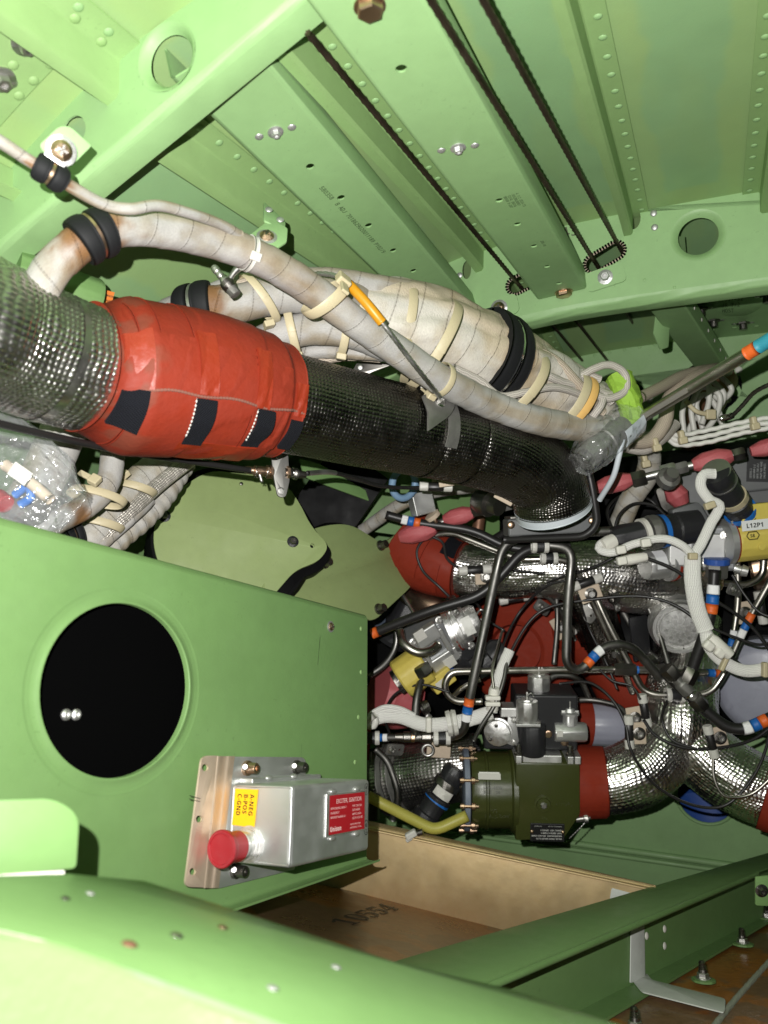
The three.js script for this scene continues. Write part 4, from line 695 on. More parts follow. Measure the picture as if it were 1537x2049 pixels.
  const stud = (x, y, r, lab) => { const s = thing('floor_stud', lab, 'stud', 'steel studs on green pads along the floor beam'), c = hz(h - 0.073).at(x, y), k = (z) => c.clone().addScaledVector(up, z * r); 
    part(s, 'pad', boxUV(rod(k(-0.2), k(0.35), r * 2.1, 24)), M.greenBright);
    part(s, 'nut', merge([hex(k(0.3), k(1.3), r * 1.05), rod(k(0.3), k(0.6), r * 1.35)]), M.steel); part(s, 'shank', lathe(k(1.2), k(3.2), [[0, 0], [0, r * 0.8], [0.3, r * 0.75], [0.35, r * 0.62], [0.45, r * 0.72], [0.5, r * 0.58], [0.6, r * 0.68], [0.66, r * 0.55], [0.85, r * 0.6], [1, r * 0.4], [1, 0]], 14), M.steelDark); };
  stud(1408, 1962, 0.0058, 'middle steel stud on a green pad beside the grey strap'); stud(1487, 1890, 0.0058, 'far steel stud on a green pad along the floor beam'); stud(1272, 2062, 0.0058, 'near steel stud cut by the bottom edge'); stud(1536, 1838, 0.0058, 'last steel stud at the end of the floor beam');
  const cl = thing('end_cleat', 'green cleat with dark bolt at the far end of the floor beam', 'bracket'); const ep = new Plane([1525, 1765, 0.72], [1545, 1760, 0.72], [1525, 1800, 0.72]); part(cl, 'plate', plate(ep, rounded([[1512, 1755], [1575, 1750], [1575, 1815], [1512, 1812]], 4), 0.002), M.green); bolt(cl, ep.at(1524, 1782), ep.n, 0.006, { mat: M.steelDark });
}
// ---------- round green cover plates and their black housing ----------
{
  const g = thing('cover_plate', 'pale green cover plate with pointed ear and two black bolts behind the panel', 'cover plate');
  const pl = new Plane([330, 1030, 0.9], [640, 1095, 0.95], [480, 1170, 0.9]);
  part(g, 'plate', plate(pl, rounded([[372, 968, 50], [420, 940, 30], [562, 955, 20], [600, 1005, 30], [622, 1052, 40], [660, 1092, 28], [640, 1122, 26], [590, 1142, 20], [540, 1200, 6], [320, 1140, 30], [303, 1075, 40], [322, 1010, 50]], 20, 6), 0.006, [circ(625, 1092, 6, 6, 16)], 0.001), M.olivePlate);
  for (const [x, y] of [[329, 1033], [586, 1084]]) { bolt(g, pl.at(x, y), pl.n, 0.0072, { mat: M.steelDark, wmat: M.blackPlastic }); } rivet(g, pl.at(483, 968), pl.n, 0.0025, M.steelDark, 'pin');
  const rimPts = rounded([[372, 976, 50], [430, 950, 30], [572, 965, 20], [610, 1012, 30], [634, 1058, 40], [670, 1100, 28], [652, 1134, 26], [602, 1156, 20], [556, 1216, 6], [330, 1150, 30], [312, 1082, 40], [330, 1016, 50]], 20, 6);
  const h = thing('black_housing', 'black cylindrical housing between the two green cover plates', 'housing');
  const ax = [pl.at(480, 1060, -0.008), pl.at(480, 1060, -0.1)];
  part(h, 'shadow_gap_rim', plate(pl, rimPts, 0.035, [], 0.001, -0.0075), M.bulkBlack);  // black rim added as the shadow gap and dark edge under the plate
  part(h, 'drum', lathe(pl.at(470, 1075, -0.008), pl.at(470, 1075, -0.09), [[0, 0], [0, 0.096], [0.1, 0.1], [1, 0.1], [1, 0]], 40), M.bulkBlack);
  const g2 = thing('cover_plate', 'darker green cover plate with a small ear and five black bolts', 'cover plate');
  const p2 = new Plane([700, 1100, 1.04], [820, 1150, 1.12], [700, 1200, 1.01]);
  part(g2, 'plate', plate(p2, rounded([[588, 1075, 30], [640, 1052, 40], [700, 1046, 30], [766, 1088, 8], [800, 1064, 10], [816, 1063, 10], [824, 1078, 10], [820, 1100, 14], [836, 1128, 30], [828, 1170, 30], [752, 1240, 10], [560, 1260, 10], [520, 1180, 20]], 16, 6), 0.007, [], 0.001), M.olivePlate);
  for (const [x, y] of [[761, 1092], [820, 1131], [757, 1219], [648, 1127]]) { const a = p2.at(x, y); part(g2, 'bolt', lathe(a, a.clone().addScaledVector(p2.n, 0.012), [[0, 0], [0, 0.0078], [0.2, 0.0076], [0.28, 0.0058], [0.95, 0.0055], [1, 0.0045], [1, 0]], 12), M.steelDark); }
  rivet(g2, p2.at(808, 1092), p2.n, 0.0028, M.greenBright, 'pin');
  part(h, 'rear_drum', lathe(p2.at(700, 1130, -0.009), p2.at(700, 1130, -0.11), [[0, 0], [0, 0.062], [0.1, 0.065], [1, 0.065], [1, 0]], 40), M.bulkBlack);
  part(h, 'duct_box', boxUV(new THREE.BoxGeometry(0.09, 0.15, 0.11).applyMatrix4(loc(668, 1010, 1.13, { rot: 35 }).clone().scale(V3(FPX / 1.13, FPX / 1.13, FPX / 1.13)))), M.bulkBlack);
}
// ---------- the bleed-air duct: braided metal, red sleeve, dark braided run with elbow ----------
const duct = curve([[-190, 600, 0.46], [-80, 640, 0.485], [0, 672, 0.51], [100, 715, 0.54], [200, 745, 0.57], [400, 772, 0.625], [600, 812, 0.69], [700, 836, 0.725], [850, 868, 0.785], [950, 890, 0.82], [1040, 922, 0.855], [1092, 965, 0.88], [1108, 1022, 0.895]], 200);
const tAt = (path, px) => { let best = 0, bd = 1e9; for (let i = 0; i <= 400; i++) { const p = path.pos(i / 400).clone().applyMatrix4(camera.matrixWorldInverse), x = CX + p.x / -p.z * FPX; if (Math.abs(x - px) < bd) { bd = Math.abs(x - px); best = i / 400; } } return best; };
const tAtY = (path, py) => { let best = 0, bd = 1e9; for (let i = 0; i <= 400; i++) { const p = path.pos(i / 400).clone().applyMatrix4(camera.matrixWorldInverse), y = CY - p.y / -p.z * FPX; if (Math.abs(y - py) < bd) { bd = Math.abs(y - py); best = i / 400; } } return best; };
function braided(path, r, o = {}) {                                   // woven metal cloth: every crossing stands proud
  const cell = o.cell ?? 0.0042, cc = o.around ?? 0.0039, A = o.A ?? 0.00062, sub = o.sub ?? 5, R = typeof r === 'function' ? r : () => r, t0 = o.t0 ?? 0, t1 = o.t1 ?? 1;
  const L = (t1 - t0) * path.len, nA = Math.max(6, Math.round(2 * Math.PI * R((t0 + t1) / 2) / cc)), nL = Math.max(2, Math.round(L / cell));
  return sweep(path, R, { t0, t1, n: nL * sub, m: nA * sub, cap: false, ref: o.ref, disp: (s, th, t) => {
    const wv = (o.warp ?? 0.25) * (fbm(s * 40, th * 3, 0, 60, 2) - 0.5), a = s / L * nL + wv * 3, b = (th + Math.PI) / 6.28319 * nA + wv, ia = Math.floor(a), ib = Math.floor(b), h = hash(ia, ib, 5), h2 = hash(ia, ib, 9) - 0.5, fa = a - ia - 0.5, fb = b - ib - 0.5;
    return A * (Math.pow(Math.abs(Math.sin(Math.PI * a)), 0.7) * Math.pow(Math.abs(Math.sin(Math.PI * b)), 0.7) * (0.75 + 0.5 * h) + h2 * (fa + fb) * (o.jit ?? 0.35)) + (o.lump ?? 0.0012) * (fbm(s * 18, th * 1.6, 0, 77, 3) - 0.5);
  } });
}
{
  const tS0 = tAt(duct, 170), tS1 = tAt(duct, 550), rD = (t) => 0.0445 + 0.002 * sm(0.25, 0, t);
  const g = thing('bleed_air_duct', 'wide air duct in woven metal cloth crossing the bay', 'duct');
  part(g, 'bright_braid', braided(duct, rD, { t0: 0, t1: tS0 + 0.03, sub: 6, cell: 0.0048, around: 0.0042, A: 0.001, lump: 0.003, warp: 0.5 }), M.braid);
  const t2 = tAt(duct, 932);
  part(g, 'dark_braid', braided(duct, (t) => 0.0435, { t0: tS1 - 0.03, t1: t2, cell: 0.0037, around: 0.0037, A: 0.00085, jit: 0.5 }), M.braidDark);
  part(g, 'elbow_braid', braided(duct, (t) => 0.0440 - 0.001 * sm(t2 + 0.05, 1, t), { t0: t2 + 0.001, t1: 0.99, cell: 0.0037, around: 0.0037, A: 0.00085, jit: 0.6, lump: 0.003 }), M.braidDark);
  for (const t of [t2, tAt(duct, 850)]) part(g, 'seam', braided(duct, 0.0444, { t0: t - 0.004, t1: t + 0.004, cell: 0.0016, A: 0.0007, jit: 1 }), M.braidDark);
  part(g, 'end_collar', sweep(duct, 0.0445, { t0: 0.988, t1: 1, n: 5, m: 36 }), M.clearTube);
  const tS = tAt(duct, 98); part(g, 'overlap_seam', sweep(duct, (t) => 0.0466, { t0: tS - 0.004, t1: tS + 0.004, n: 4, m: 60, cap: false, disp: (s, th) => 0.0008 * fbm(th * 8, s * 200, 0, 3, 2) }), M.braid);
  // red sleeve
  const rs = thing('red_sleeve', 'red rubber insulation sleeve with black fastening tabs round the duct', 'duct sleeve');
  const prof = (t) => { const k = (t - tS0) / (tS1 - tS0); return 0.0475 + 0.0115 * sm(0.03, 0.2, k) - 0.004 * sm(0.55, 0.95, k) - 0.0045 * sm(0.88, 0.93, k); };
  part(rs, 'jacket', sweep(duct, prof, { t0: tS0, t1: tS1, n: 110, m: 96, disp: (s, th, t) => { const k = (t - tS0) / (tS1 - tS0); return 0.0016 * (fbm(s * 24, th * 2, 0, 14, 3) - 0.5) + 0.0022 * Math.sin(th * 3 + 1) * sm(0.22, 0.05, k) + 0.0009 * sm(0.49, 0.51, fbm(k * 3.3, th * 0.9, 0, 91, 1)); }, col: (s, th, t) => { const k = (t - tS0) / (tS1 - tS0), d = sm(0.5, 0.62, fbm(s * 60, th * 5, 0, 33, 4) + 0.16 * Math.exp(-Math.pow((k - 0.13) / 0.05, 2)) - 0.06); return mix([1, 1, 1], [0.62, 2.2, 3.4], d * 0.55 * sm(0.3, 0.12, k)); } }), Object.assign(M.redRubber, { vertexColors: true }));
  const T = (k) => tS0 + (tS1 - tS0) * k;
  // raised strips with square ends, and stitched flap line
  const deg = (a0, a1, k0, k1, h, mat = M.redPatch, nm = 'raised_strip') => part(rs, nm, patch(duct, T(k0), T(k1), a0, a1, prof, h, { disp: (i, j) => 0.0006 * Math.sin(i * 9 + j * 5) }), mat);
  deg(-38, 6, 0.02, 0.165, 0.002); deg(-40, 6, 0.385, 0.475, 0.0024); deg(-38, 8, 0.68, 0.76, 0.0024); deg(-20, 10, 0.93, 0.995, 0.0022);
  deg(-34, 6, 0.24, 0.38, 0.0007, M.redRubber, 'raised_panel'); deg(-31, 6, 0.475, 0.67, 0.0007, M.redRubber, 'raised_panel'); deg(-30, 8, 0.76, 0.9, 0.0007, M.redRubber, 'raised_panel');
  deg(46, 76, 0.36, 0.8, 0.0009, M.redPatch, 'moulded_panel'); deg(8, 46, 0.83, 0.9, 0.0008, M.redRubber, 'raised_panel');
  const flap = Array.from({ length: 60 }, (_, i) => { const k = i / 59, t = T(k), f = duct.frame(t), a = THREE.MathUtils.degToRad(6.5 + 1.2 * Math.sin(k * 19)), r = prof(t) + 0.0012; return f.o.clone().addScaledVector(f.N, Math.cos(a) * r).addScaledVector(f.B, Math.sin(a) * r); });
  part(rs, 'flap_edge', sweep(new Path(flap), 0.0011, { n: 160, m: 6, disp: (s) => 0.0004 * Math.sin(s * 2400) }), M.redDust);
  for (const k of [0.105, 0.205, 0.37, 0.675]) part(rs, 'stitch_ridge', sweep(duct, (t) => prof(t) + 0.0008, { t0: T(k), t1: T(k) + 0.002, n: 2, m: 60 }), M.redRubber);
  const tab = (a0, a1, k0, k1, bulge) => { const b = part(rs, 'black_tab', patch(duct, T(k0), T(k1), a0, a1, (t) => prof(t) + 0.0016, 0.0013, { n: 8, m: 16, disp: (i, j) => bulge * Math.sin(j * Math.PI * 1.6) + 0.0012 * j * j }), M.velcro); const st = Array.from({ length: 22 }, (_, i) => { const j = i / 21, t = T(k0), f = duct.frame(t), a = THREE.MathUtils.degToRad(a0 + (a1 - a0) * j * 0.72), r = prof(t) + 0.0036; return f.o.clone().addScaledVector(f.N, Math.cos(a) * r).addScaledVector(f.B, Math.sin(a) * r); }); return b; };
  tab(7, 42, 0.03, 0.15, 0.001); tab(9, 48, 0.375, 0.475, 0.002); tab(9, 45, 0.70, 0.80, 0.0035); tab(14, 46, 0.93, 1.0, 0.001);
  for (const [k, a1] of [[0.372, 40], [0.697, 36]]) { const st = Array.from({ length: 24 }, (_, i) => { const j = i / 23, t = T(k), f = duct.frame(t), a = THREE.MathUtils.degToRad(9 + (a1 - 9) * j), r = prof(t) + 0.0024; return f.o.clone().addScaledVector(f.N, Math.cos(a) * r).addScaledVector(f.B, Math.sin(a) * r); }); part(rs, 'stitching', sweep(new Path(st), 0.0005, { n: 120, m: 6, disp: (s) => (Math.floor(s / 0.0016) % 2 ? 0.00015 : -0.0004) }), M.paleWire); }
  // hanger plate on the duct
  const hb = thing('duct_hanger', 'grey metal hanger plate with bolt gripping the dark braided duct', 'bracket'); const hp2 = new Plane([880, 805, 0.735], [915, 810, 0.748], [880, 860, 0.722]);
  part(hb, 'plate', plate(hp2, rounded([[846, 790], [890, 782, 20], [914, 806, 24], [903, 830, 10], [858, 862, 3], [858, 820, 8]], 4), 0.003), M.titanium); bolt(hb, hp2.at(881, 803), hp2.n, 0.0062, { mat: M.steel, wmat: M.chrome });
  part(hb, 'saddle', patch(duct, tAt(duct, 850) - 0.012, tAt(duct, 850) + 0.012, -70, 10, 0.0455, 0.0008), M.titanium);
  part(hb, 'rear_plate', plate(new Plane([860, 770, 0.77], [900, 780, 0.77], [850, 800, 0.77]), rounded([[820, 755], [880, 772], [866, 798], [832, 790]], 4), 0.003), M.steelDark);
  const h2 = thing('rear_hanger', 'dark curved hanger plate with a rivet behind the braided duct', 'bracket'); const q = new Plane([720, 740, 0.8], [760, 742, 0.8], [720, 780, 0.8]); part(h2, 'plate', plate(q, rounded([[664, 742], [700, 752, 10], [716, 722, 10], [790, 728, 10], [740, 746, 10], [722, 770, 14], [690, 772]], 6), 0.003), M.steelDark); rivet(h2, q.at(721, 735), q.n, 0.004, M.steel);
}
// ---------- wrapped white hoses and looms ----------
const burn = (path, list, amt = 1) => (s, th, t) => {                 // scorched tape beside the clamps, ragged edge
  let k = 0; for (const [a, w, q = 1] of list) k = Math.max(k, q * sm(w, w * 0.25, Math.abs(t - a) + (fbm(s * 90, th * 2, 0, 7, 3) - 0.5) * w * 1.1));
  const d = fbm(s * 30, th * 2.2, 0, 19, 3) - 0.5, st = sm(0.52, 0.72, fbm(s * 13 + 7, th * 1.1, 0, 29, 4)); return mix(mix([1 + d * 0.12, 1 + d * 0.1, 1 + d * 0.06], [0.82, 0.68, 0.47], st * 0.65), [0.52, 0.27, 0.11], k * amt);
};
const hoseDisp = (pitch = 0.026, a = 0.0005) => (s, th) => a * (1 - ((s / pitch + th / 6.28319) % 1 + 1) % 1) + 0.0016 * (fbm(s * 26, th * 1.3, 0, 4, 3) - 0.5);
function hose(label, pts, r, o = {}) {
  const p = curve(pts, o.k ?? 90); const m = single(o.name ?? 'wrapped_hose', label, 'hose', sweep(p, r, { n: o.n ?? Math.round(p.len / 0.003), m: 26, disp: o.disp ?? hoseDisp(o.pitch, o.step), col: burn(p, o.burn ? o.burn(p) : []) }), o.mat ?? M.hoseWrap, o.group ?? 'white tape-wrapped hoses and looms'); m.userData.path = undefined; return p;
}
function cushionClamp(label, path, t, r, o = {}) {                    // two rubber rings with a metal band between
  const g = thing('cushion_clamp', label, 'clamp', 'black cushioned clamps on hoses and cables'), w = o.w ?? 0.007, dt = w / path.len;
  for (const k of [-1, 1]) part(g, 'rubber_ring', sweep(path, (tt) => r + (o.h ?? 0.0055), { t0: t + k * dt * 0.72 - dt * 0.62, t1: t + k * dt * 0.72 + dt * 0.62, n: 6, m: 30, disp: (s, th) => -0.0012 * Math.pow(Math.abs(s / (w * 1.24) * 2 - 1), 4) }), M.rubber);
  part(g, 'metal_band', sweep(path, r + (o.h ?? 0.0055) * 0.72, { t0: t - dt * 0.35, t1: t + dt * 0.35, n: 3, m: 30 }), o.band ?? M.bronze); return g;
}
const H1 = hose('long white tape-wrapped hose arching over the red sleeve and down to the right', [[55, 690, 0.53], [66, 640, 0.51], [82, 575, 0.505], [118, 522, 0.507], [170, 481, 0.512], [245, 456, 0.527], [330, 461, 0.55], [430, 483, 0.58], [520, 517, 0.605], [620, 577, 0.638], [700, 637, 0.662], [800, 706, 0.695], [880, 758, 0.725], [980, 808, 0.775], [1060, 836, 0.80], [1130, 852, 0.83], [1215, 858, 0.87]],
  (t) => 0.0116 + 0.0036 * t, { burn: (p) => [[tAt(p, 178), 0.05], [tAt(p, 600), 0.04, 0.22], [tAt(p, 500), 0.03, 0.12]] });
cushionClamp('black clamp with bronze band on the arching white hose above the red sleeve', H1, tAt(H1, 184), 0.0119, { w: 0.0085, h: 0.0048 });
const H2 = hose('thin white cable with brown ends crossing the upper left corner', [[-60, 250, 0.435], [0, 283, 0.44], [50, 316, 0.45], [100, 346, 0.457], [150, 378, 0.47], [215, 411, 0.49], [262, 418, 0.5], [312, 411, 0.515], [370, 424, 0.535], [440, 448, 0.565], [480, 470, 0.585]], 0.0037, { name: 'white_cable', burn: (p) => [[tAt(p, 100), 0.1]], disp: (s, th) => 0.0006 * (fbm(s * 50, th, 0, 4, 2) - 0.5), step: 0 });
{
  const t = tAt(H2, 100), g = cushionClamp('small black clamp holding the thin white cable to a green lug', H2, t, 0.004, { w: 0.0065, h: 0.0045 });
  const pl = new Plane([120, 300, 0.452], [170, 320, 0.46], [120, 340, 0.455]);
  part(g, 'metal_strap', plate(pl, rounded([[92, 302], [134, 330], [128, 336], [88, 308]], 2), 0.005), M.alloyMachined);
  const l = thing('mounting_lug', 'pale green lug with bronze screw beside the thin white cable', 'bracket', 'small lugs riveted to the frames');
  part(l, 'plate', plate(new Plane([120, 300, 0.462], [170, 320, 0.47], [120, 340, 0.465]), rounded([[78, 290], [118, 252, 20], [140, 252, 16], [184, 292, 6], [142, 334, 6], [96, 318]], 8), 0.002), M.greenCeiling); screw(l, pl.at(126, 300, -0.006), pl.n, 0.0088);
}
const B1 = hose('white hose leaving the black clamp behind the red sleeve', [[330, 640, 0.69], [400, 613, 0.672], [470, 607, 0.675], [560, 590, 0.688], [650, 590, 0.70], [740, 612, 0.745], [840, 655, 0.80]], 0.0165, { burn: (p) => [[tAt(p, 425), 0.06]] });
cushionClamp('black clamp on the white hose just above the red sleeve', B1, tAt(B1, 397), 0.0165, { w: 0.009, h: 0.005, band: M.steel });
hose('white wrap laid along the top of the hose bundle', [[415, 592, 0.68], [470, 572, 0.69], [560, 561, 0.70], [650, 560, 0.715], [760, 575, 0.735], [860, 598, 0.76], [930, 635, 0.79], [985, 668, 0.81]], (t) => 0.0085 + 0.003 * Math.sin(t * 3.1), {});
hose('white hose looping under the bundle behind the dark braided duct', [[500, 702, 0.72], [548, 674, 0.705], [620, 658, 0.705], [700, 664, 0.71], [780, 694, 0.73], [850, 714, 0.765], [920, 730, 0.80]], 0.0148, {});
hose('narrow white wrap below the looping hose', [[560, 716, 0.735], [640, 703, 0.725], [740, 707, 0.73], [840, 715, 0.745]], 0.0065, {});
single('braided_cable', 'tan braided cable under the looping white hose, next to the duct', 'cable', sweep(curve([[560, 740, 0.74], [640, 720, 0.735], [700, 712, 0.74], [760, 716, 0.75]]), 0.005, { m: 14 }), M.sleeveTan, 'braided cables');
single('braided_cable', 'tan braided cable along the top edge of the clamped white hose', 'cable', sweep(curve([[405, 596, 0.672], [440, 580, 0.675], [490, 566, 0.68], [540, 556, 0.69]]), 0.0042, { m: 14 }), M.sleeveTan, 'braided cables');
const BB = curve([[560, 608, 0.75], [640, 612, 0.75], [720, 628, 0.752], [800, 646, 0.762], [880, 668, 0.775], [960, 706, 0.80], [1040, 747, 0.84], [1120, 786, 0.87], [1200, 822, 0.90], [1240, 838, 0.915]], 120);
const rBB = (t) => { const k = [[0, 0.018], [0.12, 0.030], [0.3, 0.038], [0.45, 0.041], [0.58, 0.0405], [0.72, 0.036], [0.86, 0.029], [1, 0.018]]; let i = 1; while (i < k.length - 1 && k[i][0] < t) i++; const [a, b] = [k[i - 1], k[i]]; return a[1] + (b[1] - a[1]) * sm(a[0], b[0], t); };
single('hose_bundle', 'fat bulging bundle wrapped in white cloth tape behind the arching hose', 'hose bundle', sweep(BB, rBB, { n: 200, m: 64, disp: (s, th) => 0.009 * (fbm(s * 16, th * 1.8, 0, 24, 4) - 0.5) + 0.004 * Math.abs(Math.sin(s * 22 + th * 2.4 + 6 * fbm(s * 14, th, 0, 8, 3))), col: burn(BB, [[tAt(BB, 985), 0.05]]) }), M.bundleWrap);
{ const g = cushionClamp('large black clamp round the fat white bundle', BB, tAt(BB, 978), 0.0455, { w: 0.011, h: 0.005, band: M.chrome }); part(g, 'clamp_arm', bladeFrom(P(972, 672, 0.775), P(1000, 622, 0.80), 0.016, 0.003), M.alloyDull); }
function bladeFrom(a, b, w, th) { const z = b.clone().sub(a), L = z.length(); z.normalize(); const n = CAM.clone().sub(a); n.addScaledVector(z, -n.dot(z)).normalize(); const x = V3().crossVectors(z, n); return boxUV(new RoundedBoxGeometry(w, L, th, 2, Math.min(th, w) * 0.3).applyMatrix4(new THREE.Matrix4().makeBasis(x.negate(), z, n).setPosition(a.clone().lerp(b, 0.5)))); }
// cable ties
const TG = 'pale nylon cable ties round the hoses';
zipTie(B1, tAt(B1, 520), 0.0175, 'nylon tie on the white hose between clamp and arching hose', { head: 70, group: TG, slant: 0.5, stretch: 1.25 });
zipTie(H1, tAt(H1, 652), 0.0142, 'nylon tie on the arching hose where the yellow sleeve starts', { head: -70, group: TG, w: 0.006, slant: -0.4, stretch: 1.35 });
zipTie(curve([[500, 702, 0.72], [548, 674, 0.705], [620, 658, 0.705], [700, 664, 0.71], [780, 694, 0.722]]), 0.34, 0.0165, 'nylon tie with round head on the looping hose beside the sleeve', { head: 75, group: TG, stretch: 1.25 });
zipTie(curve([[548, 674, 0.705], [620, 658, 0.705], [700, 664, 0.71], [780, 694, 0.722], [850, 712, 0.74]]), 0.44, 0.0162, 'nylon tie with square head on the looping hose near the duct', { head: 80, group: TG, stretch: 1.3 });
zipTie(BB, tAt(BB, 800), 0.039, 'nylon tie round the fat bundle left of its widest part', { head: 25, group: TG, w: 0.0055 });
zipTie(BB, tAt(BB, 715), 0.034, 'nylon tie round the fat bundle behind the yellow sleeve', { head: -10, group: TG, w: 0.005 });
{ const mid = curve([[790, 640, 0.765], [860, 690, 0.765], [930, 730, 0.785]]); zipTie(mid, 0.5, 0.052, 'long nylon tie round bundle and arching hose together', { head: 88, group: TG, w: 0.006, stretch: 0.92 }); }
{ const mid = curve([[950, 735, 0.80], [1020, 770, 0.82], [1090, 800, 0.84]]); zipTie(mid, 0.5, 0.046, 'yellowed nylon tie right of the large black clamp', { head: 100, group: TG, w: 0.0065, slant: -0.3, stretch: 0.95 }); }
{ const mid = curve([[1060, 775, 0.845], [1130, 805, 0.855], [1200, 835, 0.875]]); zipTie(mid, 0.45, 0.036, 'amber nylon tie near the loose wires, left of its twin', { group: TG, w: 0.0065, slant: -0.2, head: 150, stretch: 1.0 }); zipTie(mid, 0.53, 0.036, 'pale nylon tie near the loose wires, right of its twin', { group: TG, w: 0.006, slant: -0.25, head: 160, mat: M.nylonOrange }); }
zipTie(H1, tAt(H1, 882), 0.0155, 'nylon tie on the arching hose above the duct hanger', { head: 95, group: TG });
{ const t = tAt(H1, 498), f = H1.frame(t), g = thing('hose_tag', 'small clear plastic tag on the arching white hose', 'tag'); const m = new THREE.Matrix4().makeBasis(f.T, f.B.clone().negate(), f.N).setPosition(f.o.clone().addScaledVector(f.N, 0.0142)); part(g, 'tag', boxUV(new RoundedBoxGeometry(0.009, 0.007, 0.0025, 2, 0.001).applyMatrix4(m)), M.whiteTeflon); part(g, 'band', ring(H1, t, 0.0138, 0.004, 0.0004), M.whiteTeflon); }
// steel rope with yellow sleeve
{
  const p = curve([[600, 556, 0.672], [640, 548, 0.665], [680, 556, 0.652], [720, 592, 0.645], [764, 645, 0.648], [820, 718, 0.675], [882, 796, 0.718]], 120), g = thing('lanyard_cable', 'steel lanyard with a yellow sleeve, from the hose tie to the duct hanger', 'cable');
  part(g, 'steel_rope', sweep(p, 0.0021, { n: 420, m: 10, disp: (s, th) => 0.00038 * Math.cos(5 * th + s * 900) }), M.steel); const a = tAt(p, 680), b = tAt(p, 764); part(g, 'yellow_sleeve', sweep(p, 0.0043, { t0: a, t1: b, n: 30, m: 18 }), M.yellowSleeve);
}
// small drain fitting hanging beside the hose
{
  const g = thing('pipe_fitting', 'small steel stud fitting with knurled nut above the red sleeve', 'fitting'), m = loc(450, 565, 0.62, { rot: 0 });
  part(g, 'shank', cyl(m, [-22, -30, 6], [10, 10, 6], [[0, 0], [0, 6], [0.1, 8], [0.25, 8], [0.3, 6.5], [0.45, 8], [0.55, 6.5], [0.7, 10], [0.9, 10], [1, 7], [1, 0]], 20), M.steel); part(g, 'collar', cyl(m, [2, 0, 6], [14, 14, 6], [[0, 0], [0, 13], [0.5, 15], [1, 12], [1, 0]]), M.steelDark); part(g, 'knurled_nut', cyl(m, [12, 12, 6], [24, 28, 6], [[0, 0], [0, 10], [0.1, 12], [0.9, 12], [1, 9], [1, 0]], 12), M.titanium);
  part(g, 'tether', sweep(curve([L3(m, [8, 2, 8]), L3(m, [18, -16, 6]), L3(m, [32, -34, 0])]), 0.0028, { m: 8, disp: (s) => 0.0006 * Math.sin(s * 1500) }), M.steel);
}
// green tube and orange tag at the left
single('green_tube', 'short green tube between white hose and red sleeve', 'tube', lathe([30, 545, 0.60], [199, 604, 0.64], [[0, 0], [0, 0.018], [0.94, 0.018], [0.985, 0.0165], [1, 0.014], [1, 0]], 30), M.green);
{ const m = loc(210, 612, 0.655, { rot: 15 }); single('orange_tag', 'orange printed tag behind the top of the red sleeve', 'tag', lquad(m, 0, 0, 24, 62, 0), decal(canvas(64, 160, (x, w, h) => { x.fillStyle = '#c06a22'; x.fillRect(0, 0, w, h); x.fillStyle = '#2a1a0c'; x.font = 'bold 15px sans-serif'; ['WARNING', 'DO NOT', 'OPEN', 'VALVE'].forEach((s, i) => x.fillText(s, 3, 30 + i * 26)); }))); }
// ---------- control conduit in front of the sleeve ----------
{
  const g = thing('control_conduit', 'thin black control conduit with brown ferrules on a hanging steel plate', 'conduit');
  const p = curve([[-70, 828, 0.47], [0, 848, 0.5], [120, 876, 0.55], [250, 903, 0.61], [400, 926, 0.67], [500, 941, 0.71]]); part(g, 'sheath', sweep(p, 0.0027, { m: 12, n: 90 }), M.cableBlack);
  const m = loc(555, 945, 0.725, { yaw: 24, pitch: -10 });
  part(g, 'ferrule', cyl(m, [-66, -4, 0], [-8, 0, 0], [[0, 0], [0, 6], [0.1, 8], [0.3, 7], [0.32, 10], [0.9, 10], [1, 8], [1, 0]]), M.bronze); part(g, 'ferrule', cyl(m, [14, 0, -2], [62, 2, -10], [[0, 0], [0, 10], [0.4, 9], [0.5, 12], [0.6, 12], [0.65, 8], [1, 7], [1, 0]]), M.steelDark);
  for (const x of [-20, -13, 22]) part(g, 'locknut', hex(L3(m, [x - 3, 0, 0]), L3(m, [x + 3, 0, 0]), 14 * m.k), M.bronze);
  for (const x of [-46, -24, 30]) part(g, 'lockwire', sweep(new Path(Array.from({ length: 25 }, (_, i) => L3(m, [x + i * 0.25, Math.cos(i / 24 * 6.3) * 11, Math.sin(i / 24 * 6.3) * 11]))), 0.0006, { m: 6, n: 40, cap: false }), M.chrome);
  part(g, 'cotter_pin', sweep(new Path([L3(m, [-38, 6, 6]), L3(m, [-34, 22, 6])]), 0.0014, { m: 8, n: 6 }), M.steel);
  part(g, 'hanger_plate', extrude(m, rounded([[-12, -46], [24, -46], [24, 18], [14, 52, 14], [-2, 50, 14], [-8, 10]], 4), -4, 2, [circ(6, -32, 5, 5, 14), circ(5, 38, 5, 5, 14)], 0.8), M.titanium);
  for (const y of [-32, 38]) part(g, 'rivet', cyl(m, [5, y, 1], [5, y, 5], [[0, 0], [0, 8], [0.6, 7], [1, 3], [1, 0]], 14), M.steel);
  const q = curve([[616, 947, 0.74], [660, 945, 0.78], [710, 957, 0.83], [760, 972, 0.88], [820, 976, 0.92], [880, 974, 0.94]]); part(g, 'inner_wire', sweep(q, 0.0024, { m: 10, n: 60 }), M.cableBlack); part(g, 'bare_end', sweep(q, 0.0027, { t0: 0, t1: 0.22, m: 10 }), M.steel);
}
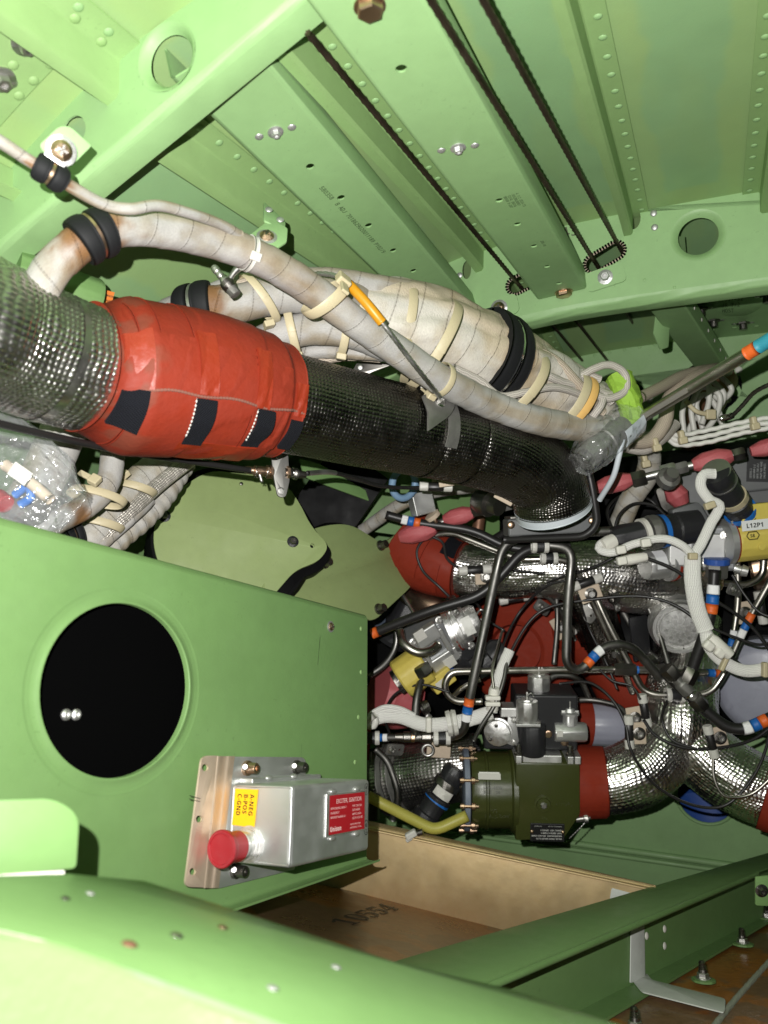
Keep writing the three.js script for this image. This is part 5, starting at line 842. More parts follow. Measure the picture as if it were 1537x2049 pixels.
// ---------- lower left: looms going down behind the panel ----------
const LG = 'looms running down behind the green panel';
hose('white wrapped loom with ink marks left of the red sleeve', [[150, 800, 0.66], [128, 860, 0.655], [105, 915, 0.65], [78, 970, 0.64], [50, 1020, 0.63]], 0.0185, { group: LG });
const hC = hose('soiled white hose bending down from under the red sleeve', [[228, 860, 0.70], [224, 930, 0.69], [214, 970, 0.68], [180, 1008, 0.665], [120, 1040, 0.65], [60, 1066, 0.64], [20, 1085, 0.63]], 0.0104, { group: LG, burn: (p) => [[tAt(p, 150), 0.07]] });
hose('flat grey wrapped loom behind the soiled hose', [[360, 900, 0.80], [290, 955, 0.775], [235, 1010, 0.75], [180, 1080, 0.73], [140, 1130, 0.72]], 0.016, { group: LG, mat: M.hoseGrey });
single('braided_cable', 'silver braided cable lying along the flat grey loom', 'cable', sweep(curve([[400, 905, 0.79], [320, 968, 0.765], [250, 1032, 0.74], [160, 1110, 0.715]]), 0.0075, { m: 16, flat: [0.6, 1] }), M.sleeveMetal, 'braided cables');
hose('ribbed grey loom beside the pale green cover plate', [[372, 925, 0.83], [325, 995, 0.80], [285, 1040, 0.78], [235, 1080, 0.76], [190, 1120, 0.74]], 0.0105, { group: LG, mat: M.hoseGrey, disp: (s, th) => 0.0018 * Math.abs(Math.sin(s * 260 + th * 0.5)) + 0.0015 * (fbm(s * 40, th, 0, 3, 2) - 0.5) });
hose('thin crumpled white wrap between the grey looms', [[300, 1000, 0.765], [270, 1030, 0.75], [225, 1070, 0.735], [185, 1105, 0.72]], 0.006, { group: LG });
zipTie(hC, tAt(hC, 195), 0.012, 'nylon tie round the soiled hose and braided cable', { head: 30, group: TG, stretch: 1.7, slant: 0.9 });
zipTie(curve([[330, 930, 0.765], [262, 985, 0.745], [200, 1045, 0.725], [150, 1100, 0.71]]), 0.33, 0.0165, 'nylon tie on the flat grey loom', { head: 60, group: TG, slant: 0.6 });
zipTie(curve([[330, 930, 0.765], [262, 985, 0.745], [200, 1045, 0.725], [150, 1100, 0.71]]), 0.74, 0.0165, 'nylon tie low on the grey looms above the panel edge', { head: 70, group: TG, slant: 0.6, stretch: 1.2 });
cushionClamp('black clamp on the grey loom just above the green panel', curve([[180, 1062, 0.71], [130, 1075, 0.69], [90, 1090, 0.67]]), 0.55, 0.014, { w: 0.008 });
single('green_web', 'green sheet metal web behind the looms at the left', 'panel', plate(new Plane([60, 850, 0.98], [300, 900, 1.06], [200, 1080, 1.04]), [[-60, 770], [250, 838], [420, 905], [420, 1200], [-60, 1200]], 0.002), M.green);
// clear bag with parts, left edge
{
  const g = thing('plastic_bag', 'crumpled clear plastic bag with small parts at the left edge', 'bag');
  const p = curve([[-90, 850, 0.56], [-20, 905, 0.555], [40, 960, 0.55], [95, 1010, 0.55], [130, 1035, 0.55]]);
  part(g, 'film', sweep(p, (t) => 0.036 - 0.012 * sm(0.7, 1, t), { n: 60, m: 48, flat: [0.5, 1], disp: (s, th) => 0.012 * (fbm(s * 30, th * 2.2, 0, 51, 4) - 0.5) }), M.bag);
  single('wooden_stick', 'beige round stick inside the clear plastic bag', 'stick', sweep(curve([[10, 930, 0.56], [60, 965, 0.555], [100, 1000, 0.55]]), 0.0042, { m: 12 }), M.beigePad);
  const m = loc(40, 948, 0.535, { rot: 35 }); single('paper_label', 'blank white paper label on the clear plastic bag', 'label', box(m, [0, 0, 0], [42, 30, 1], 0.4), M.whiteTeflon);
  single('red_plug', 'small red plug inside the clear plastic bag', 'plug', rod([-6, 995, 0.56], [12, 1010, 0.555], 0.007), M.capRed);
  single('blue_wire', 'short blue wire inside the clear plastic bag', 'wire', sweep(curve([[30, 990, 0.56], [55, 975, 0.558], [62, 995, 0.556], [40, 1010, 0.556]]), 0.0032, { m: 10 }), M.bandBlue);
  single('dark_fitting', 'dark metal fitting inside the clear plastic bag', 'fitting', lathe([20, 1035, 0.575], [90, 985, 0.57], [[0, 0], [0, 0.009], [0.3, 0.009], [0.32, 0.013], [0.6, 0.013], [0.62, 0.008], [1, 0.008], [1, 0]], 20), M.titanium);
}
// ---------- upper right: loose wires, tape, rod, looms ----------
const WG = 'loose tan wires at the end of the fat bundle';
const wire = (label, pts, r, mat, group, o = {}) => single(o.name ?? 'wire', label, o.cat ?? 'wire', sweep(curve(pts, 70), r, { m: o.m ?? 12, n: o.n ?? 80, disp: o.disp, flat: o.flat }), mat, group);
wire('tan braided wire along the top of the fat bundle, past the large clamp', [[1000, 676, 0.80], [1060, 698, 0.81], [1110, 722, 0.82], [1150, 762, 0.83], [1205, 826, 0.86]], 0.0058, M.sleeveTan, WG);
wire('grey wire curling in a loop beside the green tape', [[1140, 770, 0.84], [1180, 742, 0.84], [1220, 730, 0.845], [1250, 748, 0.85], [1252, 780, 0.85], [1220, 797, 0.845], [1190, 790, 0.84]], 0.0043, M.sleeveGrey, WG);
wire('grey wire lying in a shallow S on the bundle', [[1050, 700, 0.83], [1070, 728, 0.825], [1110, 742, 0.83], [1160, 745, 0.845], [1200, 760, 0.85]], 0.005, M.sleeveGrey, WG);
wire('wire with a cut end on the bundle under the S-shaped one', [[1068, 756, 0.815], [1090, 752, 0.81], [1130, 766, 0.825], [1180, 776, 0.845], [1220, 790, 0.86]], 0.0048, M.sleeveGrey, WG);
wire('wire from the arching hose up over the bundle', [[905, 735, 0.745], [960, 762, 0.765], [1000, 792, 0.778], [1050, 785, 0.79], [1110, 775, 0.81], [1190, 800, 0.85]], 0.004, M.sleeveGrey, WG);
wire('short wire bent down beside the amber tie', [[1190, 775, 0.84], [1175, 800, 0.835], [1168, 835, 0.84]], 0.0045, M.sleeveGrey, WG);
wire('short curved wire next to the bagged connector', [[1210, 790, 0.845], [1200, 815, 0.84], [1180, 840, 0.845]], 0.0045, M.sleeveGrey, WG);
wire('wire stub pointing at the green tape', [[1130, 735, 0.85], [1180, 765, 0.852], [1225, 805, 0.86]], 0.0055, M.sleeveGrey, WG);
{ const g = thing('green_tape', 'crumpled bright green tape wrapped round a wire joint', 'tape'); const p = curve([[1238, 752, 0.865], [1250, 785, 0.86], [1262, 815, 0.862], [1270, 842, 0.866]], 40); part(g, 'wrap', boxUV(toCreasedNormals(sweep(p, (t) => 0.0145 - 0.002 * t, { n: 12, m: 14, disp: (s, th) => 0.004 * (vn(s * 160, th * 1.7, 0, 88) - 0.5) }), 0.3)), M.greenTape); part(g, 'loose_end', boxUV(plate(new Plane([1270, 770, 0.855], [1290, 775, 0.87], [1275, 835, 0.86]), [[1262, 756], [1278, 772], [1287, 800], [1276, 842], [1258, 838]], 0.0006, [], 0.0001)), M.greenTape); }
wire('tan braided cable from the green tape up to the slot in the bulkhead', [[1280, 796, 0.89], [1320, 776, 0.93], [1365, 752, 0.98], [1420, 738, 1.05], [1450, 740, 1.2]], 0.0068, M.sleeveTan, 'braided cables', { name: 'braided_cable', cat: 'cable' });
wire('thick grey braided cable bending down behind the steel rod', [[1455, 742, 1.2], [1420, 742, 1.03], [1375, 765, 0.98], [1338, 800, 0.955], [1330, 845, 0.945], [1300, 882, 0.94], [1262, 884, 0.93]], 0.0088, M.sleeveTan, 'braided cables', { name: 'braided_cable', cat: 'cable' });
wire('grey braided cable under the bagged connector', [[1245, 892, 0.94], [1290, 898, 0.945], [1320, 880, 0.955], [1350, 850, 0.98]], 0.0075, M.sleeveGrey, 'braided cables', { name: 'braided_cable', cat: 'cable' });
hose('grey wrapped loom hanging behind the pink boots', [[1285, 880, 1.0], [1300, 915, 1.02], [1292, 955, 1.03], [1262, 1000, 1.04], [1240, 1050, 1.06]], 0.0145, { mat: M.hoseGrey, group: LG });
{
  const g = thing('steel_rod', 'steel tube with orange and teal bands slanting out at the right edge', 'rod'), a = P(1240, 862, 0.885), b = P(1560, 668, 0.72), p = bent([a, b]);
  part(g, 'tube', sweep(p, 0.0064, { m: 24, n: 30 }), M.tubeSteel); const x0 = tAt(p, 1494), x1 = tAt(p, 1517); part(g, 'orange_band', sweep(p, 0.0069, { t0: x0, t1: x1, n: 4, m: 24 }), M.bandOrange); part(g, 'teal_band', sweep(p, 0.0069, { t0: x1, t1: 1, n: 4, m: 24 }), M.bandTeal);
  part(g, 'print', patch(p, tAt(p, 1290), tAt(p, 1380), -24, 24, 0.0064, 0.0002), decal(canvas(300, 40, (x) => { x.fillStyle = '#6c6962'; x.fillRect(0, 0, 300, 40); x.fillStyle = '#1c1b18'; x.font = '20px monospace'; x.fillText('CADU05 43-200-74 05/2014', 4, 27); })));
  const c = thing('bagged_connector', 'metal pipe end wrapped in a clear plastic bag at the rod end', 'connector');
  part(c, 'pipe_end', lathe([1248, 852, 0.865], [1170, 918, 0.835], [[0, 0], [0, 0.012], [0.2, 0.013], [0.22, 0.017], [0.5, 0.017], [0.52, 0.0155], [0.9, 0.0155], [1, 0.014], [1, 0.011], [0.94, 0.0105], [0.94, 0.006], [1, 0.0055], [1, 0.003], [0.96, 0.0025], [0.96, 0]], 32), M.titanium);
  part(c, 'bag_film', sweep(curve([[1262, 835, 0.868], [1225, 868, 0.852], [1180, 908, 0.838], [1162, 930, 0.832]]), (t) => 0.0215 - 0.006 * sm(0.75, 1, t), { n: 40, m: 40, disp: (s, th) => 0.006 * (fbm(s * 60, th * 2, 0, 53, 3) - 0.5) }), M.bag);
  part(c, 'white_band', patch(curve([[1262, 835, 0.868], [1225, 868, 0.852], [1180, 908, 0.838]]), 0.05, 0.5, -80, -20, 0.0215, 0.0005), M.clearTube);
}
wire('pale clear tube hanging from the bagged connector', [[1246, 878, 0.845], [1238, 915, 0.85], [1228, 952, 0.86], [1200, 1000, 0.89]], 0.0032, M.clearTube, null, { name: 'clear_tube', cat: 'tube' });
const WW = 'white wires at the right edge';
for (const [k, lab] of [[0, 'upper white wire of the tied trio running to the right edge'], [1, 'middle white wire of the tied trio running to the right edge'], [2, 'lower white wire of the tied trio running to the right edge']]) wire(lab, [[1318, 850 + k * 3, 0.98], [1350, 870 + k * 9, 0.975], [1410, 862 + k * 12, 0.97], [1480, 846 + k * 11, 0.95], [1560, 832 + k * 10, 0.93]], 0.003, M.paleWire, WW, { disp: (s, th) => 0.0004 * Math.sin(s * 420 + th) });
const loops = [[[1375, 868], [1372, 820], [1395, 770], [1420, 765], [1425, 800], [1410, 850]], [[1395, 862], [1390, 815], [1410, 775], [1445, 790], [1440, 830], [1418, 862]], [[1412, 858], [1400, 805], [1415, 790], [1440, 815], [1455, 862]], [[1380, 870], [1400, 835], [1435, 825], [1450, 845]], [[1430, 760], [1455, 790], [1440, 825], [1425, 860]], [[1440, 745], [1470, 780], [1450, 800], [1432, 790]]];
const LP = ['outermost', 'second', 'third', 'low flat', 'right-hand upright', 'small topmost'];
loops.forEach((l, i) => wire(LP[i] + ' loop of the coiled white wire in the bulkhead hole', l.map(([x, y]) => [x - 6, y, 1.04 + i * 0.008]), 0.0038, M.whiteTeflon, 'coiled white wires in the bulkhead hole'));
{ const g = thing('cable_tie', 'nylon tie with square head on the coiled white wires', 'cable tie', TG), m = loc(1420, 830, 1.02); part(g, 'head', box(m, [0, 0, 4], [20, 20, 12], 3), M.nylon); part(g, 'strap', sweep(curve([L3(m, [0, 0, 4]), L3(m, [-30, -6, 8]), L3(m, [-48, -28, 0])]), 0.003, { m: 8, flat: [0.5, 1] }), M.nylon); }
for (const [x, y, d, lab] of [[1364, 878, 0.965, 'nylon block tie on the white wire trio near the coil'], [1508, 850, 0.935, 'nylon block tie on the white wire trio near the right edge'], [1312, 893, 0.935, 'nylon block tie on the grey braided cable under the rod'], [1290, 925, 0.99, 'nylon block tie on the hanging grey loom']]) { const g = thing('cable_tie', lab, 'cable tie', TG), m = loc(x, y, d, { rot: -12 }); part(g, 'head', box(m, [0, 4, 4], [17, 14, 14], 3), M.nylon); part(g, 'strap', box(m, [0, -6, 2], [11, 22, 16], 4), M.nylon); }
{ const g = thing('lanyard_cable', 'thin steel lanyard with a crimp end at the right edge', 'cable'), p = curve([[1440, 838, 0.98], [1462, 833, 0.97], [1485, 812, 0.95], [1510, 785, 0.93], [1560, 760, 0.9]]); part(g, 'steel_rope', sweep(p, 0.0025, { n: 200, m: 10, disp: (s, th) => 0.0004 * Math.cos(5 * th + s * 800) }), M.steelDark); part(g, 'crimp', sweep(p, 0.0042, { t0: 0.02, t1: 0.17, m: 16 }), M.chrome); }
single('brown_pipe', 'brown rusty pipe behind the coiled white wires', 'pipe', rod([1445, 755, 1.25], [1375, 880, 1.18], 0.026, 26), M.brown);

// ---------- added black casings standing in for shadow and dark parts behind everything ----------
{
  const g = thing('dark_backing', 'added black casing standing in for shadow and dark parts behind the pipes and ducts', 'dark backing');
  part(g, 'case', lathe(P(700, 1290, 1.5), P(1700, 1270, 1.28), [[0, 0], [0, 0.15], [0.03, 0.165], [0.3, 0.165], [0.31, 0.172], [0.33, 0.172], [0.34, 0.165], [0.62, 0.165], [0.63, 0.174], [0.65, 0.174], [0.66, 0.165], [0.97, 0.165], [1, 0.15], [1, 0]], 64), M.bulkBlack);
  part(g, 'upper_backing', lathe(P(1010, 1040, 1.42), P(1700, 960, 1.22), [[0, 0], [0, 0.07], [0.05, 0.085], [0.95, 0.085], [1, 0.07], [1, 0]], 48), M.bulkBlack);
}
// ---------- braided ducts, red cuffs ----------
{
  const p = curve([[870, 1128, 1.12], [930, 1140, 1.115], [1000, 1146, 1.11], [1100, 1142, 1.1], [1200, 1148, 1.1], [1290, 1158, 1.11], [1370, 1160, 1.13]], 100), g = thing('braided_duct', 'bright braided duct running level below the dark elbow', 'duct', 'ducts covered in woven metal cloth');
  part(g, 'braid', braided(p, (t) => 0.0365 + 0.013 * sm(0.35, 0.75, t), { cell: 0.0045, around: 0.0045, A: 0.0008, jit: 0.9, lump: 0.007, sub: 4, warp: 0.9 }), M.braidBright);
  const p2 = curve([[1165, 1180, 1.13], [1185, 1230, 1.14], [1200, 1280, 1.16], [1215, 1330, 1.18]], 60); part(g, 'down_leg', braided(p2, 0.034, { cell: 0.0045, around: 0.0045, A: 0.0008, jit: 0.7, lump: 0.006, sub: 4 }), M.braidDark);
  const lab = part(g, 'lug', extrude(loc(1183, 1210, 1.08), rounded([[-18, -26], [10, -30], [16, 16, 12], [0, 40, 12], [-16, 30]], 8), -2, 3, [circ(0, 22, 4, 4, 12)], 0.6), M.titanium); bolt(g, L3(loc(1183, 1210, 1.08), [2, -2, 3]), CAM.clone().sub(P(1183, 1210, 1.08)).normalize().add(V3(0.3, 0.2, 0)).normalize(), 0.0075, { mat: M.steel });
  const pe = [1110, 1140];
}
function cuff(label, pts, r, o = {}) { const p = curve(pts, 40), g = thing('red_cuff', label, 'duct cuff', 'red rubber cuffs joining the ducts'); part(g, 'sleeve', sweep(p, r, { n: 30, m: 48, disp: (s, th) => 0.0022 * (fbm(s * 30, th * 2, 0, 5, 3) - 0.5) + (o.ridge ? 0.0015 * sm(0.3, 0.5, Math.sin(th * 2 + 1)) : 0) }), o.mat ?? M.redDark); if (o.tab) part(g, 'black_tab', patch(p, ...o.tab, typeof r === 'number' ? r + 0.001 : r, 0.0015), M.velcro); if (o.strip) for (const q of o.strip) part(g, 'raised_strip', patch(p, ...q, typeof r === 'number' ? r : r, 0.0022), M.redDark); return g; }
cuff('red cuff on the left end of the level braided duct', [[818, 1092, 1.15], [858, 1120, 1.13], [905, 1138, 1.115], [922, 1142, 1.11]], (t) => 0.056 - 0.014 * t, { tab: [0.72, 0.98, -68, -20] , strip: [[0.1, 0.5, -30, 40], [0.55, 0.8, 0, 60]] });
single('red_cuff', 'red cuff on the right end of the level braided duct', 'duct cuff', sweep(curve([[1318, 1172, 1.12], [1380, 1178, 1.13]]), 0.04, { n: 12, m: 40 }), M.redDark, 'red rubber cuffs joining the ducts');
{ // concentric red bellows
  const g = thing('red_bellows', 'large dark red round bellows behind the thin black wires', 'bellows'), m = loc(1035, 1300, 1.2, { yaw: -22, pitch: -4 });
  part(g, 'bellows', cyl(m, [0, 0, -50], [0, 0, 30], [[0, 0], [0, 118], [0.15, 124], [0.3, 112], [0.42, 108], [0.5, 112], [0.58, 100], [0.62, 92], [0.7, 96], [0.78, 84], [0.82, 72], [0.9, 76], [1, 60], [0.95, 52], [0.7, 48], [0.7, 0]], 56), M.redDark);
  cuff('red cuff curving behind the banded dark tubes', [[1150, 1220, 1.2], [1185, 1290, 1.19], [1235, 1345, 1.18], [1290, 1390, 1.18]], (t) => 0.05 + 0.008 * Math.sin(t * 9), { strip: [[0.3, 0.5, -40, 60]] });
}
{ // Y-shaped duct
  const g = thing('braided_duct', 'bright Y-shaped duct of crumpled metal cloth right of the olive valve', 'duct', 'ducts covered in woven metal cloth');
  const o = { cell: 0.0046, around: 0.0046, A: 0.00085, jit: 0.8, lump: 0.007, sub: 5, warp: 0.8 };
  part(g, 'trunk', braided(curve([[1385, 1240, 1.16], [1372, 1320, 1.12], [1362, 1390, 1.085], [1356, 1450, 1.07], [1352, 1500, 1.07]], 80), (t) => 0.043 + 0.010 * sm(0.4, 0.9, t), { ...o, lump: 0.012, warp: 1.6 }), M.braidBright);
  part(g, 'left_branch', braided(curve([[1372, 1440, 1.085], [1335, 1490, 1.06], [1290, 1535, 1.05], [1240, 1558, 1.05], [1190, 1566, 1.06]], 80), (t) => 0.047 - 0.005 * t, o), M.braidBright);
  part(g, 'right_branch', braided(curve([[1350, 1440, 1.085], [1395, 1495, 1.055], [1445, 1540, 1.035], [1500, 1572, 1.02], [1580, 1600, 1.0]], 80), (t) => 0.047 - 0.004 * t, o), M.braidBright);
  cuff('red cuff between the olive valve and the Y-shaped duct', [[1130, 1563, 1.06], [1212, 1563, 1.05]], (t) => 0.0485 - 0.003 * t, { ridge: 1, strip: [[0, 1, -25, 5], [0.05, 0.95, 40, 80]] });
  cuff('red cuff at the right edge on the Y-shaped duct', [[1532, 1588, 1.0], [1600, 1615, 0.98]], 0.046, {});
}
{ // lower-left braided can
  const g = thing('braided_duct', 'dark braided duct stub beneath the white sleeved harness', 'duct', 'ducts covered in woven metal cloth'), p = curve([[775, 1558, 1.16], [830, 1550, 1.14], [890, 1540, 1.12], [960, 1530, 1.11]], 60);
  part(g, 'braid', braided(p, (t) => 0.052 - 0.008 * t, { cell: 0.0046, around: 0.0046, A: 0.0008, jit: 0.5, lump: 0.004, sub: 4 }), M.braid);
  for (const t of [0.1, 0.22]) part(g, 'end_ring', sweep(p, 0.055, { t0: t - 0.035, t1: t + 0.035, n: 6, m: 48, disp: (s, th) => 0.0012 * Math.sin(th * 60) }), M.titanium);
  part(g, 'beige_pad', box(loc(878, 1500, 1.06, { rot: 4 }), [0, 0, 0], [48, 32, 6], 2), M.beigePad); part(g, 'clip_ring', sweep(new Path(Array.from({ length: 33 }, (_, i) => L3(loc(856, 1500, 1.05), [Math.cos(i / 32 * 6.2832) * 11, Math.sin(i / 32 * 6.2832) * 11, 4]))), 0.0022, { m: 8, n: 40, cap: false }), M.steel);
  const c = thing('plug_connector', 'black cylindrical connector with blue ring and white label, pointing down left', 'connector'), m = loc(884, 1582, 1.04);
  part(c, 'shell', cyl(m, [30, -44, 0], [-40, 62, 10], [[0, 0], [0, 22], [0.1, 25], [0.2, 22], [0.24, 26], [0.3, 22], [0.5, 22], [0.52, 27], [0.56, 27], [0.6, 24], [0.8, 24], [0.82, 28], [0.95, 28], [1, 22], [1, 0]], 28), M.blackPlastic);
  part(c, 'blue_ring', cyl(m, [-9, 16, 5], [-12, 20, 5.5], 27), M.bandBlue); part(c, 'white_label', patch(new Path([L3(m, [10, -12, 3]), L3(m, [-4, 8, 5])]), 0, 1, -60, 40, 23.5 * m.k, 0.0003), M.whiteTeflon);
  part(c, 'coupling_ring', cyl(m, [14, -20, 2], [6, -8, 3], 27), M.steelDark);
}
// ---------- tubes ----------
const BAND = { w: M.bandWhite, b: M.bandBlue, o: M.bandOrange };
const xMark = decal(canvas(64, 64, (x) => { x.fillStyle = '#e6e6e6'; x.fillRect(0, 0, 64, 64); x.strokeStyle = '#101010'; x.lineWidth = 7; x.beginPath(); x.moveTo(10, 14); x.bezierCurveTo(40, 20, 40, 46, 12, 52); x.moveTo(54, 14); x.bezierCurveTo(24, 20, 24, 46, 52, 52); x.stroke(); }));
function tube(label, pts, rpx, o = {}) {
  const d = pts.reduce((a, p) => a + p[2], 0) / pts.length, r = rpx * d / FPX, p = o.soft ? curve(pts, 90) : bent(pts, o.R ?? 0.022), g = thing('rigid_tube', label, 'tube', 'rigid tubes among the ducts');
  part(g, 'pipe', sweep(p, r, { m: 18, n: Math.max(30, Math.round(p.len / 0.005)) }), o.mat ?? M.tubeDark);
  for (const [x, y, seq, rev] of o.bands ?? []) {                      // identification bands, centred where they sit
    let bt = 0, bd = 1e9; const q = P(x, y, d); for (let i = 0; i <= 300; i++) { const c = p.pos(i / 300).clone().applyMatrix4(camera.matrixWorldInverse), e = Math.hypot(CX + c.x / -c.z * FPX - x, CY - c.y / -c.z * FPX - y); if (e < bd) { bd = e; bt = i / 300; } }
    const w = (o.bw ?? 15) * d / FPX / p.len; [...seq].forEach((ch, i) => { const c = bt + (i - (seq.length - 1) / 2) * w; part(g, { w: 'white_band', b: 'blue_band', o: 'orange_band' }[ch], sweep(p, r + 0.0005, { t0: clamp(c - w / 2), t1: clamp(c + w / 2), n: 3, m: 20 }), BAND[ch]); if (ch === 'w') part(g, 'band_mark', patch(p, c - w * 0.42, c + w * 0.42, -48, 48, r + 0.0007, 0.00015, { n: 4 }), xMark); });
  }
  for (const [t, len, k] of o.nuts ?? []) part(g, 'nut', hex(p.pos(clamp(t)), p.pos(clamp(t + len / p.len)), r * (k ?? 1.9)), M.steelDark);
  return { p, g, r };
}
tube('black tube with bands ending in a point behind the dark green cover', [[772, 1030, 1.06], [830, 1046, 1.06], [945, 1060, 1.05], [1020, 1098, 1.04], [1140, 1100, 1.03]], 9, { bands: [[822, 1043, 'wbo']], bw: 13, mat: M.cableBlack });
tube('bare steel tube dipping under the white clips', [[835, 1092, 1.1], [868, 1070, 1.09], [905, 1066, 1.08], [1000, 1104, 1.06], [1040, 1120, 1.05], [1100, 1118, 1.04], [1140, 1122, 1.04], [1165, 1160, 1.05], [1235, 1310, 1.06], [1265, 1385, 1.08]], 6.5, { mat: M.tubeSteel });
tube('long dark tube dropping from the elbow flange to the harness', [[1240, 1062, 0.99], [1080, 1068, 0.99], [1008, 1082, 0.99], [992, 1150, 0.985], [940, 1395, 0.98], [928, 1468, 0.99], [885, 1476, 1.0]], 9.5, { bands: [[936, 1418, 'obw']], bw: 16, mat: M.tubeDark });
tube('dark tube slanting down left across the red cuff', [[1140, 1094, 1.0], [1050, 1096, 1.0], [1005, 1150, 1.0], [962, 1192, 1.0], [860, 1222, 1.01], [745, 1268, 1.03]], 10, { mat: M.cableBlack, bands: [[752, 1266, 'o']] });
tube('dark tube making a square bend, with bands by the steel cup', [[1085, 1090, 0.985], [1146, 1096, 0.98], [1136, 1200, 0.975], [1133, 1330, 0.975], [1160, 1345, 0.98], [1210, 1290, 0.985], [1262, 1290, 0.99], [1325, 1360, 1.0]], 9.5, { bands: [[1184, 1312, 'obw']], bw: 15 });
tube('steel tube crossing level behind the dark pipes, with a looped end', [[965, 1404, 1.04], [905, 1404, 1.04], [886, 1375, 1.04], [900, 1344, 1.04], [1000, 1342, 1.04], [1240, 1339, 1.04], [1330, 1342, 1.04], [1450, 1348, 1.05]], 7, { mat: M.tubeSteel, bands: [[1262, 1340, 'ob'], [1430, 1345, 'bo']], bw: 16, nuts: [[0.66, 0.03], [0.78, 0.025]] });
tube('steel tube in a wide U under the black cross fitting', [[1168, 1140, 1.06], [1215, 1245, 1.05], [1285, 1380, 1.045], [1310, 1391, 1.04], [1420, 1390, 1.03], [1448, 1352, 1.03], [1490, 1255, 1.02], [1560, 1130, 1.0]], 7, { mat: M.tubeSteel, bands: [[1492, 1250, 'wbo']], bw: 18 });
tube('steel tube running up beside the banded right-hand tube', [[1445, 1345, 1.06], [1465, 1290, 1.05], [1478, 1200, 1.05], [1475, 1120, 1.05]], 6.5, { mat: M.tubeSteel, bands: [[1457, 1275, 'bw']], bw: 16 });
tube('thick black tube with bands below the blue collar fitting', [[1430, 1140, 0.95], [1424, 1230, 0.95], [1385, 1340, 0.965]], 11.5, { mat: M.cableBlack, bands: [[1426, 1198, 'wbo']], bw: 19 });
tube('black tube leaving the cross fitting to the right edge', [[1330, 1345, 0.99], [1400, 1412, 0.98], [1470, 1470, 0.97], [1560, 1428, 0.96]], 11.5, { mat: M.cableBlack, R: 0.05, bands: [[1512, 1452, 'wbo']], bw: 17 });
tube('steel tube curving under the right-hand valve', [[1432, 1165, 1.03], [1490, 1172, 1.03], [1526, 1155, 1.03], [1530, 1090, 1.03]], 7, { mat: M.tubeSteel });
tube('yellow tube bent in a V below the connector', [[735, 1592, 1.03], [765, 1608, 1.03], [870, 1662, 1.0], [935, 1632, 1.0]], 11, { mat: M.tubeYellow, R: 0.012 });
tube('black frame rod bent round the elbow flange', [[1172, 920, 0.90], [1186, 980, 0.90], [1196, 1050, 0.905], [1170, 1074, 0.91], [1010, 1080, 0.96]], 8, { mat: M.cableBlack });
tube('thin black tube standing in the harness tee', [[830, 1470, 1.02], [832, 1400, 1.03], [845, 1350, 1.05]], 8, { mat: M.tubeDark });
{ // cross fitting
  const g = thing('cross_fitting', 'dark steel cross fitting joining four tubes above the Y-shaped duct', 'fitting'), m = loc(1368, 1374, 0.965, { rot: 0 });
  const dA = [0.68, 0.73], seg = (a, b, r, mat = M.steelDark) => part(g, 'nut', hex(L3(m, [a * dA[0], a * dA[1], 0]), L3(m, [b * dA[0], b * dA[1], 0]), r * m.k), mat);
  part(g, 'body', cyl(m, [-40 * dA[0], -40 * dA[1], 0], [50 * dA[0], 50 * dA[1], 0], [[0, 0], [0, 11], [0.3, 11], [0.35, 14], [0.6, 14], [0.65, 10], [1, 10], [1, 0]]), M.titanium); seg(-52, -24, 17); seg(30, 58, 17); part(g, 'thread', cyl(m, [2, 2, 0], [14, 15, 0], [[0, 0], [0, 12], [0.2, 13.5], [0.4, 12], [0.6, 13.5], [0.8, 12], [1, 13], [1, 0]]), M.chrome);
  part(g, 'nut', hex(L3(m, [4, -8, 0]), L3(m, [18, -36, 0]), 16 * m.k), M.steelDark);
  const t = thing('tee_fitting', 'black tee fitting with knurled nuts on the lower left harness', 'fitting'), n = loc(835, 1475, 1.015);
  part(t, 'body', cyl(n, [-44, 0, 0], [40, 0, 0], [[0, 0], [0, 8], [0.18, 8], [0.2, 11], [0.36, 11], [0.38, 9], [0.62, 9], [0.64, 12], [0.84, 12], [0.86, 8], [1, 8], [1, 0]]), M.steelDark); for (const x of [-12, 10]) part(t, 'thread', cyl(n, [x, 0, 0], [x + 7, 0, 0], 10.5), M.bronze); part(t, 'stem', cyl(n, [-4, 0, 0], [-4, -30, 0], [[0, 0], [0, 9], [0.4, 9], [0.5, 11], [0.9, 11], [1, 8], [1, 0]]), M.steelDark);
  const s = tube('short banded tube on the left of the tee fitting', [[738, 1476, 1.03], [800, 1476, 1.02]], 7, { bands: [[762, 1476, 'obw']], bw: 10 });
}
// white two-lobed tube clips
function tubeClip(label, x, y, d, o = {}) { const g = thing('tube_clip', label, 'clip', 'white plastic clips on the tubes'), m = loc(x, y, d, { rot: o.rot ?? 0 }), w = o.w ?? 9, r = o.r ?? 15; for (const k of [-1, 1]) part(g, 'clip_ring', cyl(m, [k * (o.gap ?? 12) - w / 2, 0, 2], [k * (o.gap ?? 12) + w / 2, 0, 2], [[0, r * 0.6], [0, r], [0.15, r * 1.05], [0.85, r * 1.05], [1, r], [1, r * 0.6]], 24), M.whiteTeflon); part(g, 'strap', cyl(m, [-(o.gap ?? 12), 0, 2], [(o.gap ?? 12), 0, 2], r * 0.9), M.blackPlastic); return g; }
tubeClip('white clip on the uppermost dark tube, above its two twins', 1086, 1071, 0.985, { r: 13 });
tubeClip('white clip on the middle dark tube, between its twins', 1080, 1093, 0.975, { r: 13 });
tubeClip('white clip on the steel tube, lowest of the three', 1098, 1117, 1.03, { r: 12 });
tubeClip('white clip left of the olive valve on the black tee', 884, 1476, 0.995, { r: 14 });
tubeClip('white clip at the far left of the harness by the panel edge', 743, 1476, 1.02, { r: 13 });
